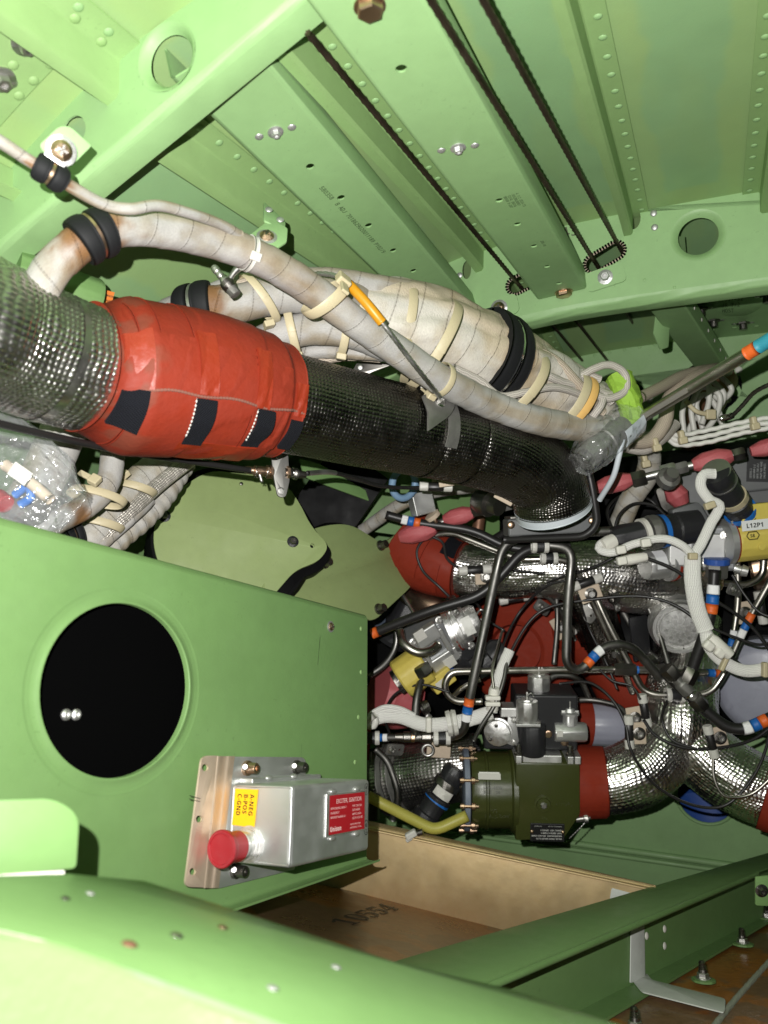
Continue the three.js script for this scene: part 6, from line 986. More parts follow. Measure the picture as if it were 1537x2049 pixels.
tubeClip('white clip on the U-shaped steel tube under the cross fitting', 1350, 1390, 1.03, { r: 14, gap: 14 });
// small wire clips on beige pads
function wireClip(label, x, y, d, rot, o = {}) {
  const g = thing('wire_clip', label, 'clip', 'white ferruled wire clips on beige pads'), m = loc(x, y, d, { rot });
  if (o.pad !== false) part(g, 'beige_pad', box(m, [o.px ?? 12, o.py ?? 14, -4], [44, 30, 5], 2), M.beigePad);
  for (const k of [-1, 1]) part(g, 'ferrule', cyl(m, [k * 24 - 9, 0, 6], [k * 24 + 9, 0, 6], [[0, 0], [0, 8], [0.08, 9.5], [0.92, 9.5], [1, 8], [1, 0]], 18), M.whiteTeflon);
  part(g, 'clip_body', cyl(m, [-16, 0, 6], [16, 0, 6], 8.5), M.cableBlack); if (o.pad !== false) bolt(g, L3(m, [o.px ?? 12, o.py ?? 16, -1]), V3(0, 0, 1).transformDirection(m), 0.0085, { mat: M.steel, wmat: M.steelDark }); return g;
}
wireClip('wire clip on the left shoulder of the Y-shaped duct, lower of two', 1257, 1463, 1.0, 88, { px: 6, py: -22 });
wireClip('wire clip on the left shoulder of the Y-shaped duct, upper of two', 1288, 1420, 1.01, 80, { px: 14, py: 20 });
wireClip('wire clip on the right shoulder of the Y-shaped duct', 1420, 1482, 0.985, 76, { px: 0, py: -22 });
wireClip('wire clip with bolt on the level braided duct', 950, 1140, 1.06, -4, { px: 22, py: 16 });
wireClip('wire clip hanging below the level braided duct', 1030, 1196, 1.12, -10, { pad: false });
wireClip('wire clip on the conduit end beneath the dark braided duct', 872, 974, 0.925, 2, { py: -20, px: 14 });
wireClip('wire clip behind the square-bent dark tube', 1172, 1165, 1.03, -20, { px: 2, py: 26 });
wireClip('upright wire clip by the bellows, right side', 1130, 1240, 1.14, 60, { px: 10, py: 14 });
wireClip('wire clip near the right edge below the yellow motor', 1520, 1215, 1.05, 80, { px: 6, py: 30 });
// thin black wires
const BW = 'thin black sensor wires looping over the ducts', bw = (lab, pts, r = 0.0021, mat = M.cableBlack) => wire(lab, pts, r, mat, BW, { name: 'sensor_wire', m: 10 });
bw('thin wire from the cover plate ear down over the red cuff', [[905, 1072, 1.09], [860, 1072, 1.09], [835, 1100, 1.085], [845, 1140, 1.08], [880, 1175, 1.07], [915, 1210, 1.07]]);
bw('thin wire from the red cuff to the bolted wire clip', [[860, 1072, 1.085], [885, 1085, 1.08], [895, 1118, 1.07], [925, 1138, 1.06], [1010, 1140, 1.05], [1090, 1148, 1.05]]);
bw('thin wire arching over the red bellows to the right', [[1000, 1420, 1.0], [985, 1380, 1.02], [1000, 1310, 1.06], [1040, 1225, 1.09], [1100, 1170, 1.06], [1170, 1158, 1.04]], 0.002);
bw('thin wire in a long arch across the right ducts', [[985, 1420, 1.0], [1020, 1310, 1.04], [1080, 1225, 1.05], [1180, 1200, 1.03], [1300, 1195, 1.01], [1370, 1222, 0.99], [1440, 1290, 0.97], [1500, 1340, 0.96], [1560, 1330, 0.95]], 0.0022);
bw('thin wire from the white boot down to the right edge', [[1290, 1115, 0.97], [1350, 1140, 0.965], [1430, 1200, 0.96], [1500, 1250, 0.955], [1560, 1330, 0.95]], 0.0022);
bw('thin wire looping down across the Y-shaped duct', [[1120, 1368, 1.05], [1180, 1366, 1.03], [1225, 1400, 1.01], [1252, 1450, 0.995], [1262, 1500, 0.985], [1310, 1570, 0.985], [1390, 1612, 0.98], [1450, 1612, 0.975], [1510, 1550, 0.97], [1540, 1470, 0.965], [1545, 1400, 0.96]], 0.002);
bw('thin wire from upper clip round the Y-shaped duct', [[1288, 1440, 1.0], [1310, 1470, 0.995], [1370, 1496, 0.985], [1450, 1495, 0.98], [1510, 1478, 0.98], [1560, 1440, 0.98]], 0.0022);
bw('pale thin wire hooking up at the right edge', [[1427, 1510, 0.98], [1430, 1560, 0.975], [1450, 1592, 0.97], [1500, 1590, 0.965], [1550, 1550, 0.96]], 0.0022, M.tubeSteel);
bw('thin wire up from the level steel tube to the clip', [[1200, 1340, 1.03], [1225, 1362, 1.02], [1265, 1374, 1.01], [1282, 1400, 1.0]], 0.0016);
bw('thin wire curling above the level braided duct connector', [[1228, 1066, 0.985], [1240, 1030, 0.99], [1270, 1008, 1.0], [1310, 1012, 1.0], [1330, 1030, 1.0]], 0.002);
bw('thin wire from the white ferrule under the braided duct to the right', [[1045, 1190, 1.1], [1110, 1160, 1.06], [1200, 1130, 1.02], [1280, 1085, 1.0]], 0.002);
bw('thin wire lying along the right of the white harness', [[1465, 1318, 0.93], [1500, 1340, 0.94], [1560, 1325, 0.945]], 0.002);
// ---------- elbow flange ----------
{ const g = thing('duct_flange', 'dark grey flange box under the white duct collar', 'flange'), m = loc(1104, 1052, 0.95, { rot: -3 }); part(g, 'box', box(m, [0, 0, -30], [176, 36, 70], 5), M.grey); part(g, 'lip', box(m, [0, -20, -26], [168, 6, 76], 2), M.steelDark); for (const x of [-82, 80]) rivet(g, L3(m, [x, -6, 5]), V3(0, 0, 1).transformDirection(m), 0.0052, M.bronze); }
// ---------- olive valve ----------
{
  const g = thing('olive_valve', 'olive green pressure valve with black top block and silver solenoids', 'valve'), m = loc(1040, 1590, 1.03, { yaw: -3, pitch: 4 });
  part(g, 'drum', cyl(m, [-96, 8, -40], [-6, 8, -40], [[0, 0], [0, 72], [0.06, 75], [0.3, 75], [0.32, 77.5], [0.36, 77.5], [0.38, 75], [0.86, 75], [0.9, 82], [1, 82], [1, 0]], 48), M.valveOlive);
  part(g, 'body', extrude(m, rounded([[-12, -78], [112, -78, 6], [114, 24], [84, 72], [-12, 80]], 6), -110, 32, [], 4), M.valveOlive);
  part(g, 'end_flange', cyl(m, [-112, 8, -40], [-98, 8, -40], [[0, 0], [0, 74], [0.15, 81], [0.85, 81], [1, 75], [1, 0]], 48), M.greyBlue);
  for (const [a] of [[-70], [-35], [0], [35], [70], [105], [-105]]) { const y = 8 + Math.sin(a * Math.PI / 180) * 80, z = -40 + Math.cos(a * Math.PI / 180) * 80; part(g, 'flange_bolt', cyl(m, [-120, y, z], [-84, y, z], [[0, 0], [0, 5], [0.15, 6], [0.2, 6], [0.22, 3.5], [0.6, 3.5], [0.62, 7], [0.8, 7], [0.82, 3.5], [1, 3], [1, 0]], 10), M.bronze); }
  const boss = part(g, 'boss', cyl(m, [42, 4, 30], [42, 4, 38], [[0, 0], [0, 18], [0.5, 18], [0.6, 14], [1, 13], [1, 0]], 28), M.valveOlive); part(boss, 'plug_screw', cyl(m, [42, 4, 37], [42, 4, 42], [[0, 0], [0, 7], [0.6, 7], [1, 5], [1, 0]], 6), M.steel);
  const dot = new THREE.SphereGeometry(1, 6, 4); const em = []; const rr = rng(8);
  const dots = (pts, nm) => part(g, nm, merge(pts.map(([x, y, z, r]) => { const q = dot.clone(); q.scale(r, r, r * 0.5); q.translate(x, -y, z); q.applyMatrix4(m); return q; })), M.valveOlive);
  const line = (x0, y0, dx, n, z, sd) => { const r = rng(sd), o = []; for (let i = 0; i < n; i++) for (let k = 0; k < 3; k++) o.push([x0 + i * dx + r() * dx * 0.5, y0 + (r() - 0.5) * 7, z, 0.9]); return o; };
  dots([...line(66, 4, 5, 7, 32, 2), ...line(40, -28, 4, 3, 32, 3), ...line(40, 32, 4, 3, 32, 4)], 'raised_lettering');
  const onDrum = (x, y) => [x, y, -40 + Math.sqrt(Math.max(0, 78 * 78 - (y - 8) ** 2))]; { const r = rng(5), o = []; for (let i = 0; i < 40; i++) { const [x, y, z] = onDrum(-74 + r() * 50, 30 + (r() - 0.5) * 8); o.push([x, y, z, 1]); } for (let i = 0; i < 14; i++) { const [x, y, z] = onDrum(-60 + r() * 14, 18 + (r() - 0.5) * 8); o.push([x, y, z, 1]); } dots(o, 'raised_lettering'); }
  // labels
  const dp = (y) => -40 + Math.sqrt(78 * 78 - (y - 8) ** 2) + 1; const q = (x, y) => L3(m, [x, y, dp(y)]);
  part(g, 'white_label', patch(new Path([L3(m, [-84, 8, -40]), L3(m, [-40, 8, -40])]), 0, 1, -46, -37, 78 * m.k + 0.0006, 0.0003, { n: 2, ref: V3(0, 0, 1).transformDirection(m) }), M.whiteTeflon);
  part(g, 'white_label_print', quad(q(-82, -50.5), q(-42, -50.5), q(-42, -42), q(-82, -42)), decal(canvas(160, 40, (x) => { x.fillStyle = '#dcdcd6'; x.fillRect(0, 0, 160, 40); x.fillStyle = '#151515'; x.font = 'bold 27px sans-serif'; x.fillText('L47P4', 34, 30); })));
  part(g, 'stencil_text', quad(q(-76, -38), q(-24, -38), q(-24, -14), q(-76, -14)), inkText(200, 90, ['PN20-1', '5402-0839', '8422  04'], 26, '#0c0e05'));
  const npm = part(g, 'nameplate', box(m, [50, 60, 34], [66, 36, 3], 1), M.blackPlastic);
  part(npm, 'nameplate_print', lquad(m, 50, 60, 62, 33, 36, 180), decal(canvas(260, 140, (x) => { x.fillStyle = '#0b0b0d'; x.fillRect(0, 0, 260, 140); x.fillStyle = '#c9c9c4'; x.font = 'bold 17px sans-serif'; ['VALVE, PRESS RELIEF & SO', 'MD2095502001  SPLC6C3 100W75', 'PART 3883A-C71005-1', 'SERIAL 1421  SERIES 3'].forEach((s, i) => x.fillText(s, 12, 26 + i * 24)); x.font = '13px sans-serif'; x.fillText('Honeywell', 176, 130); x.fillText('TORRANCE, CA USA', 12, 130); }))); for (const x of [20, 80]) part(g, 'plate_rivet', cyl(m, [x, 58, 35], [x, 58, 39], [[0, 0], [0, 4], [0.6, 3.5], [1, 1.5], [1, 0]], 12), M.bronze);
  // top: silver straps, bolts, black manifold
  part(g, 'silver_plate', box(m, [40, -84, -20], [76, 16, 96], 2), M.alloyMachined); for (const x of [-6, 94, 108]) part(g, 'silver_strap', box(m, [x, -84, -18], [12, 16, 100], 2), M.alloyMachined); for (const x of [-6, 94]) part(g, 'cap_bolt', cyl(m, [x, -92, 24], [x, -112, 24], [[0, 0], [0, 9], [0.2, 9], [0.3, 6], [0.9, 6], [1, 4], [1, 0]], 12), M.steelDark);
  part(g, 'manifold', box(m, [50, -150, -34], [124, 112, 84], 5), M.blackPlastic); part(g, 'manifold_step', box(m, [-40, -110, -50], [60, 50, 70], 5), M.blackPlastic); part(g, 'valve_stack', cyl(m, [22, -90, 14], [22, -150, 14], 26), M.blackPlastic);
  for (const [x, y] of [[54, -128], [86, -112], [22, -102]]) part(g, 'manifold_screw', cyl(m, [x, y, 8], [x, y, 12], [[0, 0], [0, 8], [0.7, 7], [1, 4], [1, 0]], 16), M.bronze);
  const sol = (x0, y0, z, w, h, nm = 'solenoid') => { const s = part(g, nm, cyl(m, [x0, y0, z], [x0, y0 - h, z], [[0, 0], [0, w], [0.04, w + 1], [0.9, w + 1], [0.93, w], [0.94, w * 0.62], [1, w * 0.6], [1, 0]], 32), M.alloyMachined); part(s, 'base_plate', box(m, [x0, y0, z], [w * 2.4, 6, w * 2.3], 1.5), M.alloyDull); part(s, 'terminal', cyl(m, [x0, y0 - h, z], [x0, y0 - h - 14, z], 2.6), M.steel); part(s, 'lockwire', sweep(curve([L3(m, [x0, y0 - h - 6, z]), L3(m, [x0 + 8, y0 - h - 12, z + 2]), L3(m, [x0 + 13, y0 - h - 4, z])]), 0.0007, { m: 6, n: 14 }), M.steel); for (const k of [-1, 1]) part(s, 'base_screw', cyl(m, [x0 + k * w * 1.05, y0 - 3, z + w * 0.9], [x0 + k * w * 1.05, y0 - 8, z + w * 0.9], 4), M.steel); return s; };
  sol(10, -156, 20, 20, 46); sol(40, -190, -30, 21, 48);
  part(g, 'side_solenoid', cyl(m, [66, -132, 6], [128, -132, 6], [[0, 0], [0, 18], [0.05, 19], [0.94, 19], [1, 17], [1, 0]], 32), M.alloyDull); part(g, 'side_label', box(m, [74, -134, 24], [12, 12, 3], 1), M.whiteTeflon); part(g, 'side_stub', cyl(m, [96, -148, 6], [96, -180, 6], [[0, 0], [0, 15], [0.6, 14], [0.62, 18], [0.75, 18], [0.8, 11], [1, 8], [1, 0]], 24), M.alloyDull); part(g, 'side_terminal', cyl(m, [96, -180, 6], [96, -194, 6], 2.6), M.steel); part(g, 'side_pin', box(m, [96, -174, 6], [34, 4, 6], 1), M.alloyMachined);
  // triangular cover
  const tc = part(g, 'round_cover', cyl(m, [-44, -132, 8], [-48, -132, 24], [[0, 0], [0, 28], [0.3, 28], [0.35, 25], [0.9, 25], [1, 22], [1, 0]], 36), M.alloyMachined); for (let i = 0; i < 3; i++) { const a = i * 2.094 + 0.4; part(tc, 'cover_screw', cyl(m, [-48 + Math.cos(a) * 17, -132 + Math.sin(a) * 17, 23], [-48 + Math.cos(a) * 17, -132 + Math.sin(a) * 17, 26], 3.5), M.steelDark); }
  part(g, 'cover_bracket', extrude(m, rounded([[-26, -164], [-10, -156, 6], [-4, -112], [-14, -104, 6], [-30, -110]], 4), 6, 14, [], 1), M.alloyDull); for (const y of [-156, -112]) part(g, 'bracket_screw', cyl(m, [-14, y, 13], [-14, y, 18], [[0, 0], [0, 6], [0.7, 5], [1, 2], [1, 0]], 14), M.steel);
  part(g, 'top_plate', box(m, [-10, -170, -10], [60, 20, 40], 3), M.alloyMachined);
  part(g, 'drain_nipple', cyl(m, [110, 44, 10], [138, 40, 10], [[0, 0], [0, 6], [0.5, 6], [0.55, 9], [0.8, 9], [0.85, 4], [1, 3], [1, 0]], 14), M.steel); part(g, 'lockwire', sweep(curve([L3(m, [134, 42, 10]), L3(m, [118, 60, 12]), L3(m, [98, 84, 8])]), 0.0009, { m: 6, n: 24, disp: (s) => 0.0004 * Math.sin(s * 1500) }), M.steel);
}
// ---------- silver valve with yellow motor, upper left of the machinery ----------
{
  const g = thing('silver_valve', 'silver valve with label and yellow motor beside the panel edge', 'valve'), m = loc(880, 1275, 1.08, { rot: -32, yaw: 14, pitch: 10 });
  part(g, 'body', box(m, [-20, 0, -20], [86, 74, 70], 7), M.bodyGrey); part(g, 'side_block', box(m, [-22, -26, 14], [52, 34, 22], 4), M.alloyDull); part(g, 'lower_block', box(m, [-14, 38, 4], [64, 30, 40], 4), M.alloyDull); part(g, 'rib', box(m, [4, 6, 18], [12, 66, 12], 3), M.alloyDull); part(g, 'rib', box(m, [-44, 6, 18], [10, 60, 12], 3), M.alloyDull);
  const c = part(g, 'cylinder', cyl(m, [22, 2, -4], [86, 6, 10], [[0, 0], [0, 46], [0.18, 46], [0.2, 43], [0.24, 43], [0.26, 46], [0.38, 45], [0.4, 36], [0.62, 36], [0.66, 32], [0.9, 31], [1, 27], [1, 12], [0.96, 10], [0.96, 0]], 44), M.alloyMachined); part(c, 'red_gasket', cyl(m, [33, 3, -2], [36, 3, -1], 46.5), M.redDark);
  const cp = new Path([L3(m, [22, 2, -4]), L3(m, [86, 6, 10])]); part(c, 'white_label', patch(cp, 0.48, 0.78, -20, 40, 37 * m.k, 0.0003), decal(canvas(160, 100, (x) => { x.fillStyle = '#dcdcd6'; x.fillRect(0, 0, 160, 100); x.fillStyle = '#101010'; x.font = 'bold 34px sans-serif'; x.save(); x.translate(60, 8); x.rotate(Math.PI / 2); x.fillText('L13P2', 0, 0); x.restore(); })));
  part(g, 'terminal', sweep(curve([L3(m, [84, -4, 12]), L3(m, [98, -10, 18]), L3(m, [100, 6, 18]), L3(m, [88, 10, 14])]), 0.0016, { m: 8, n: 24 }), M.steel);
  for (const [x, y] of [[-52, -30], [-52, 26], [14, -40], [16, 44], [44, 44], [44, -40]]) bolt(g, L3(m, [x, y, 18]), V3(0.1, 0.2, 1).normalize().transformDirection(m), 0.0056, { mat: M.steel });
  part(g, 'white_patch', box(m, [-34, -38, 26], [22, 22, 2], 0.8), M.whiteTeflon); part(g, 'white_patch', box(m, [-10, 46, 25], [24, 22, 2], 0.8), M.whiteTeflon);
  part(g, 'blue_collar', cyl(m, [-26, 66, 10], [-26, 76, 10], 20), M.blue); part(g, 'plug', cyl(m, [10, 50, 0], [60, 110, 0], [[0, 0], [0, 30], [0.4, 30], [0.42, 34], [0.7, 34], [0.72, 28], [1, 28], [1, 0]], 28), M.blackPlastic);
  const y = loc(822, 1345, 1.07, { rot: -35, yaw: 12 }); part(g, 'yellow_motor', cyl(y, [-26, 0, 0], [34, 0, 8], [[0, 0], [0, 38], [0.06, 41], [0.95, 41], [1, 38], [1, 0]], 40), M.yellowBody); part(g, 'yellow_block', box(y, [40, 46, 6], [50, 34, 40], 3), M.yellowBody); part(g, 'motor_label', box(y, [34, 48, 27], [22, 14, 1.5], 0.5), M.whiteTeflon); part(g, 'motor_end', cyl(y, [-36, 0, -2], [-24, 0, 0], 26), M.steelDark);
  part(g, 'curved_pipe', sweep(curve([[800, 1262, 1.04], [808, 1288, 1.02], [835, 1305, 1.015], [862, 1302, 1.02], [876, 1290, 1.03]]), 0.0058, { m: 16 }), M.tubeSteel); part(g, 'nut', hex(P(842, 1332, 1.02), P(852, 1350, 1.02), 0.012), M.steelDark);
  single('brass_elbow', 'shiny brass-coloured pipe bend below the dark green cover plate', 'pipe', sweep(curve([[808, 1150, 1.2], [818, 1185, 1.19], [850, 1205, 1.17], [885, 1220, 1.16]]), 0.02, { m: 28, n: 30 }), M.bronze);
  single('pink_drum', 'dull red rubber drum behind the yellow motor', 'drum', cyl(loc(790, 1395, 1.16, { yaw: 20, rot: 20 }), [-40, 0, 0], [40, 0, 0], [[0, 0], [0, 56], [0.2, 62], [0.4, 58], [0.6, 62], [0.8, 58], [1, 52], [1, 0]], 40), M.pink);
  single('dark_hose_end', 'dark ribbed hose end left of the silver valve', 'hose', cyl(loc(800, 1255, 1.14, { rot: -60 }), [-40, 0, 0], [46, 0, 0], [[0, 0], [0, 30], [0.1, 34], [0.2, 30], [0.3, 34], [0.4, 30], [0.5, 34], [0.6, 30], [1, 28], [1, 0]], 30), M.blackPlastic);
  single('blue_shroud', 'dark blue painted shroud behind the silver valve', 'shroud', plate(new Plane([770, 1200, 1.3], [840, 1230, 1.3], [780, 1280, 1.3]), [[735, 1175], [850, 1200], [860, 1290], [735, 1280]], 0.003), M.blueDark);
  wire('thin grey rod with a ferrule between cover plate and valve', [[798, 1180, 1.12], [815, 1205, 1.1], [832, 1234, 1.08]], 0.0028, M.steel, null, { name: 'link_rod', cat: 'rod' });
}
// ---------- right-hand valve with yellow motor ----------
{
  const g = thing('silver_valve', 'silver valve with yellow motor marked L12P1 at the right edge', 'valve'), m = loc(1425, 1095, 1.0, { yaw: -12, pitch: 6 });
  part(g, 'body', box(m, [0, 2, -30], [92, 92, 70], 8), M.bodyGrey); part(g, 'face_plate', box(m, [-6, 6, 8], [58, 70, 10], 4), M.alloyDull); part(g, 'side_block', box(m, [-60, 10, -20], [50, 60, 60], 6), M.alloyDull);
  const y = loc(1510, 1072, 0.985, { rot: -6 }); part(g, 'yellow_motor', cyl(y, [-46, 6, -10], [80, 6, -10], [[0, 0], [0, 40], [0.05, 44], [0.06, 44], [1, 44], [1, 0]], 44), M.yellowBody); const yb = part(g, 'yellow_block', box(y, [-8, -42, 14], [62, 46, 50], 3), M.yellowBody);
  part(yb, 'block_label', lquad(y, -14, -24, 56, 20, 40, 0), decal(canvas(180, 64, (x) => { x.fillStyle = '#d7d8d8'; x.fillRect(0, 0, 180, 64); x.fillStyle = '#101010'; x.font = 'bold 40px sans-serif'; x.fillText('L12P1', 28, 47); })));
  part(g, 'block_symbol', lquad(y, -22, -4, 30, 20, 40, 0), decal(canvas(90, 60, (x) => { x.clearRect(0, 0, 90, 60); x.strokeStyle = '#15130a'; x.lineWidth = 5; x.beginPath(); [[8, 30], [22, 8], [68, 8], [82, 30], [68, 52], [22, 52], [8, 30]].forEach(([a, b], i) => i ? x.lineTo(a, b) : x.moveTo(a, b)); x.stroke(); x.fillStyle = '#15130a'; x.font = 'bold 26px sans-serif'; x.fillText('S8', 28, 40); }), { clear: true })); part(g, 'motor_knock', cyl(y, [-4, 20, 33], [-4, 20, 35], 7), M.yellowBody); part(g, 'motor_clamp', cyl(y, [-58, 6, -10], [-46, 6, -10], [[0, 0], [0, 46], [1, 46], [1, 0]], 40), M.alloyDull); part(g, 'gasket', cyl(y, [-47, 6, -10], [-43, 6, -10], 45.5), M.redDark);
  for (const [x, y2] of [[-22, -26], [-22, 30], [22, 30], [20, -26], [30, 4]]) bolt(g, L3(m, [x, y2, 13]), V3(-0.15, 0.2, 1).normalize().transformDirection(m), 0.0054, { mat: M.steel });
  // top connector
  const c = part(g, 'top_connector', lathe(P(1492, 1040, 0.985), P(1432, 945, 0.93), [[0, 0], [0, 0.019], [0.06, 0.021], [0.14, 0.021], [0.16, 0.0175], [0.3, 0.0175], [0.32, 0.019], [0.4, 0.019], [0.42, 0.0165], [0.75, 0.0165], [0.77, 0.0155], [0.85, 0.018], [0.95, 0.018], [1, 0.0165], [1, 0]], 32), M.blackPlastic); part(c, 'blue_ring', lathe(P(1484, 1027, 0.978), P(1480, 1021, 0.975), [[0, 0], [0, 0.0205], [1, 0.0205], [1, 0]], 32), M.bandBlue); part(c, 'nylon_band', lathe(P(1470, 1004, 0.965), P(1463, 993, 0.958), [[0, 0], [0, 0.0185], [1, 0.0185], [1, 0]], 32), M.nylon);
  for (let i = 0; i < 5; i++) part(c, 'clamp_rib', lathe(P(1446 - i * 3.4, 966 - i * 5.4, 0.944 - i * 0.003), P(1445 - i * 3.4, 964.5 - i * 5.4, 0.943 - i * 0.003), [[0, 0], [0, 0.0182], [1, 0.0182], [1, 0]], 24), M.steel);
  part(g, 'connector_flange', box(loc(1482, 1035, 0.985, { rot: -30 }), [0, 4, 0], [66, 10, 44], 2), M.redDark); part(g, 'connector_plate', box(loc(1482, 1035, 0.985, { rot: -30 }), [0, -4, 0], [60, 8, 48], 2), M.bodyGrey);
  // left connector
  const l = part(g, 'left_connector', lathe(P(1395, 1052, 1.0), P(1222, 1078, 0.985), [[0, 0], [0, 0.022], [0.25, 0.022], [0.27, 0.02], [0.36, 0.02], [0.38, 0.0215], [0.5, 0.0215], [0.52, 0.018], [0.62, 0.018], [0.64, 0.017], [0.9, 0.0165], [1, 0.013], [1, 0]], 32), M.blackPlastic); part(l, 'blue_ring', lathe(P(1329, 1062, 0.994), P(1320, 1063.5, 0.993), [[0, 0], [0, 0.0218], [1, 0.0218], [1, 0]], 32), M.bandBlue); part(l, 'knurled_ring', lathe(P(1314, 1064, 0.992), P(1296, 1067, 0.99), [[0, 0], [0, 0.0222], [0.2, 0.0228], [0.4, 0.0222], [0.6, 0.0228], [0.8, 0.0222], [1, 0.0215], [1, 0]], 32), M.titanium); part(l, 'white_tie', lathe(P(1292, 1067, 0.99), P(1283, 1069, 0.989), [[0, 0], [0, 0.0202], [1, 0.0202], [1, 0]], 32), M.nylonWhite);
  part(g, 'dark_cover', extrude(loc(1375, 1035, 1.0), rounded([[-36, -14], [20, -32, 10], [42, 6], [22, 34, 8], [-8, 26]], 8), -20, 10, [], 3), M.grey);
  const lc = part(g, 'lower_cylinder', lathe(P(1350, 1125, 1.03), P(1290, 1132, 1.02), [[0, 0], [0, 0.024], [0.3, 0.024], [0.32, 0.02], [0.9, 0.02], [1, 0.018], [1, 0]], 36), M.alloyDull); part(lc, 'red_gasket', lathe(P(1345, 1126, 1.029), P(1340, 1126.5, 1.028), [[0, 0], [0, 0.0245], [1, 0.0245], [1, 0]], 36), M.redDark); part(lc, 'white_label', patch(new Path([P(1350, 1125, 1.03), P(1290, 1132, 1.02)]), 0.5, 0.85, -20, 60, 0.0203, 0.0003), decal(canvas(100, 140, (x) => { x.fillStyle = '#d9dadb'; x.fillRect(0, 0, 100, 140); x.fillStyle = '#101010'; x.font = 'bold 34px sans-serif'; x.save(); x.translate(36, 14); x.rotate(Math.PI / 2); x.fillText('L12P2', 0, 0); x.restore(); })));
  // lower hex fitting with blue collar
  part(g, 'blue_collar', cyl(m, [4, 18, 26], [4, 30, 26], 24), M.blue); part(g, 'hex_nut', hex(L3(m, [4, 28, 26]), L3(m, [4, 58, 26]), 21 * m.k), M.titanium); part(g, 'threaded_neck', cyl(m, [4, 58, 26], [4, 80, 26], [[0, 0], [0, 12], [0.2, 14], [0.4, 12], [0.6, 14], [0.8, 12], [1, 11], [1, 0]], 24), M.bronze);
  part(g, 'small_knob', cyl(m, [40, 40, 10], [64, 46, 16], [[0, 0], [0, 8], [0.5, 8], [0.55, 12], [1, 10], [1, 0]], 16), M.alloyDull);
  single('copper_drum', 'brownish metal drum below the yellow motor', 'drum', rod([1500, 1140, 1.08], [1580, 1128, 1.06], 0.03, 30), M.bronze);
}
// ---------- grey gearbox with black data plate, upper right ----------
{
  const g = thing('grey_gearbox', 'dark grey unit with a black data plate at the right edge', 'gearbox'), m = loc(1460, 990, 1.09, { rot: -6, yaw: -14 });
  part(g, 'case', box(m, [30, 0, -60], [260, 130, 130], 16, 3), M.grey); part(g, 'cover', box(m, [60, -36, 6], [130, 70, 20], 6), M.grey);
  part(g, 'data_plate', lquad(m, 56, -52, 44, 66, 17.5, 8), decal(canvas(120, 180, (x) => { x.fillStyle = '#08090b'; x.fillRect(0, 0, 120, 180); x.fillStyle = '#b7b9b8'; x.font = '14px sans-serif'; x.save(); x.translate(100, 170); x.rotate(-Math.PI / 2); ['VALVE PRESS', 'PART NO 1048', 'MFR 7V8-2L2', 'SER MM-2-2', 'SERIES 2'].forEach((s, i) => x.fillText(s, 8, -6 - i * 17)); x.restore(); })));
  single('dark_bracket', 'dark metal bracket behind the pink boot line', 'bracket', extrude(loc(1345, 985, 1.12, { rot: -25 }), rounded([[-30, -20], [40, -14], [46, 40], [-10, 60], [-34, 20]], 8), -8, 6, [circ(6, 14, 8)], 1.5), M.steelDark);
}
// ---------- line of pink boots and steel fittings ----------
{
  const g = thing('booted_line', 'line of pink rubber boots and steel unions slanting up to the right', 'pipe line'), A = [812, 1076], B = [1548, 888];
  const Q = (k, off = 0) => [A[0] + (B[0] - A[0]) * k, A[1] + (B[1] - A[1]) * k + off, 1.07 - 0.12 * k], at = (x) => (x - A[0]) / (B[0] - A[0]), px = (n, x) => n * Q(at(x))[2] / FPX;
  const boot = (x0, x1, r, off = 0) => part(g, 'pink_boot', lathe(P(...Q(at(x0), off)), P(...Q(at(x1), off)), [[0, 0], [0, px(r * 0.55, x0)], [0.08, px(r * 0.7, x0)], [0.3, px(r, x0)], [0.7, px(r * 1.02, x0)], [0.92, px(r * 0.72, x0)], [1, px(r * 0.55, x0)], [1, 0]], 30), M.pink);
  boot(800, 872, 19, -4); boot(888, 948, 17, -16); boot(1192, 1268, 18, -2); boot(1386, 1465, 20, 2); boot(1502, 1580, 17, 4);
  const core = bent([P(...Q(at(860), -10)), P(...Q(at(1000), -24)), P(...Q(at(1180), 0)), P(...Q(at(1480), 2))]); part(g, 'steel_core', sweep(core, 0.005, { m: 16 }), M.steel);
  const nut = (x0, x1, r, off = 0, mat = M.steelDark) => part(g, 'union_nut', hex(P(...Q(at(x0), off)), P(...Q(at(x1), off)), px(r, x0)), mat);
  nut(944, 975, 15, -20); nut(985, 1030, 13, -14, M.titanium); nut(1264, 1292, 17); nut(1322, 1352, 16, 0, M.steel); nut(1352, 1376, 13, 1, M.titanium); nut(1466, 1490, 14, 3);
  const pt2 = P(1333, 962, 0.98); part(g, 'pivot_boss', lathe(pt2, pt2.clone().add(V3(0.002, 0.004, 0.02)), [[0, 0], [0, 0.014], [0.5, 0.014], [0.6, 0.009], [1, 0.008], [1, 0]], 24), M.titanium);
  single('pink_boot', 'pink rubber boot hanging under the steel unions', 'boot', lathe([1345, 975, 1.06], [1365, 1010, 1.06], [[0, 0], [0, 0.012], [0.5, 0.016], [1, 0.01], [1, 0]], 24), M.pink);
  single('dark_union', 'dark polished union behind the tail of the braided elbow', 'fitting', lathe([955, 1000, 1.03], [1000, 1015, 1.0], [[0, 0], [0, 0.014], [0.3, 0.018], [0.6, 0.018], [0.65, 0.012], [1, 0.012], [1, 0]], 24), M.steelDark);
}
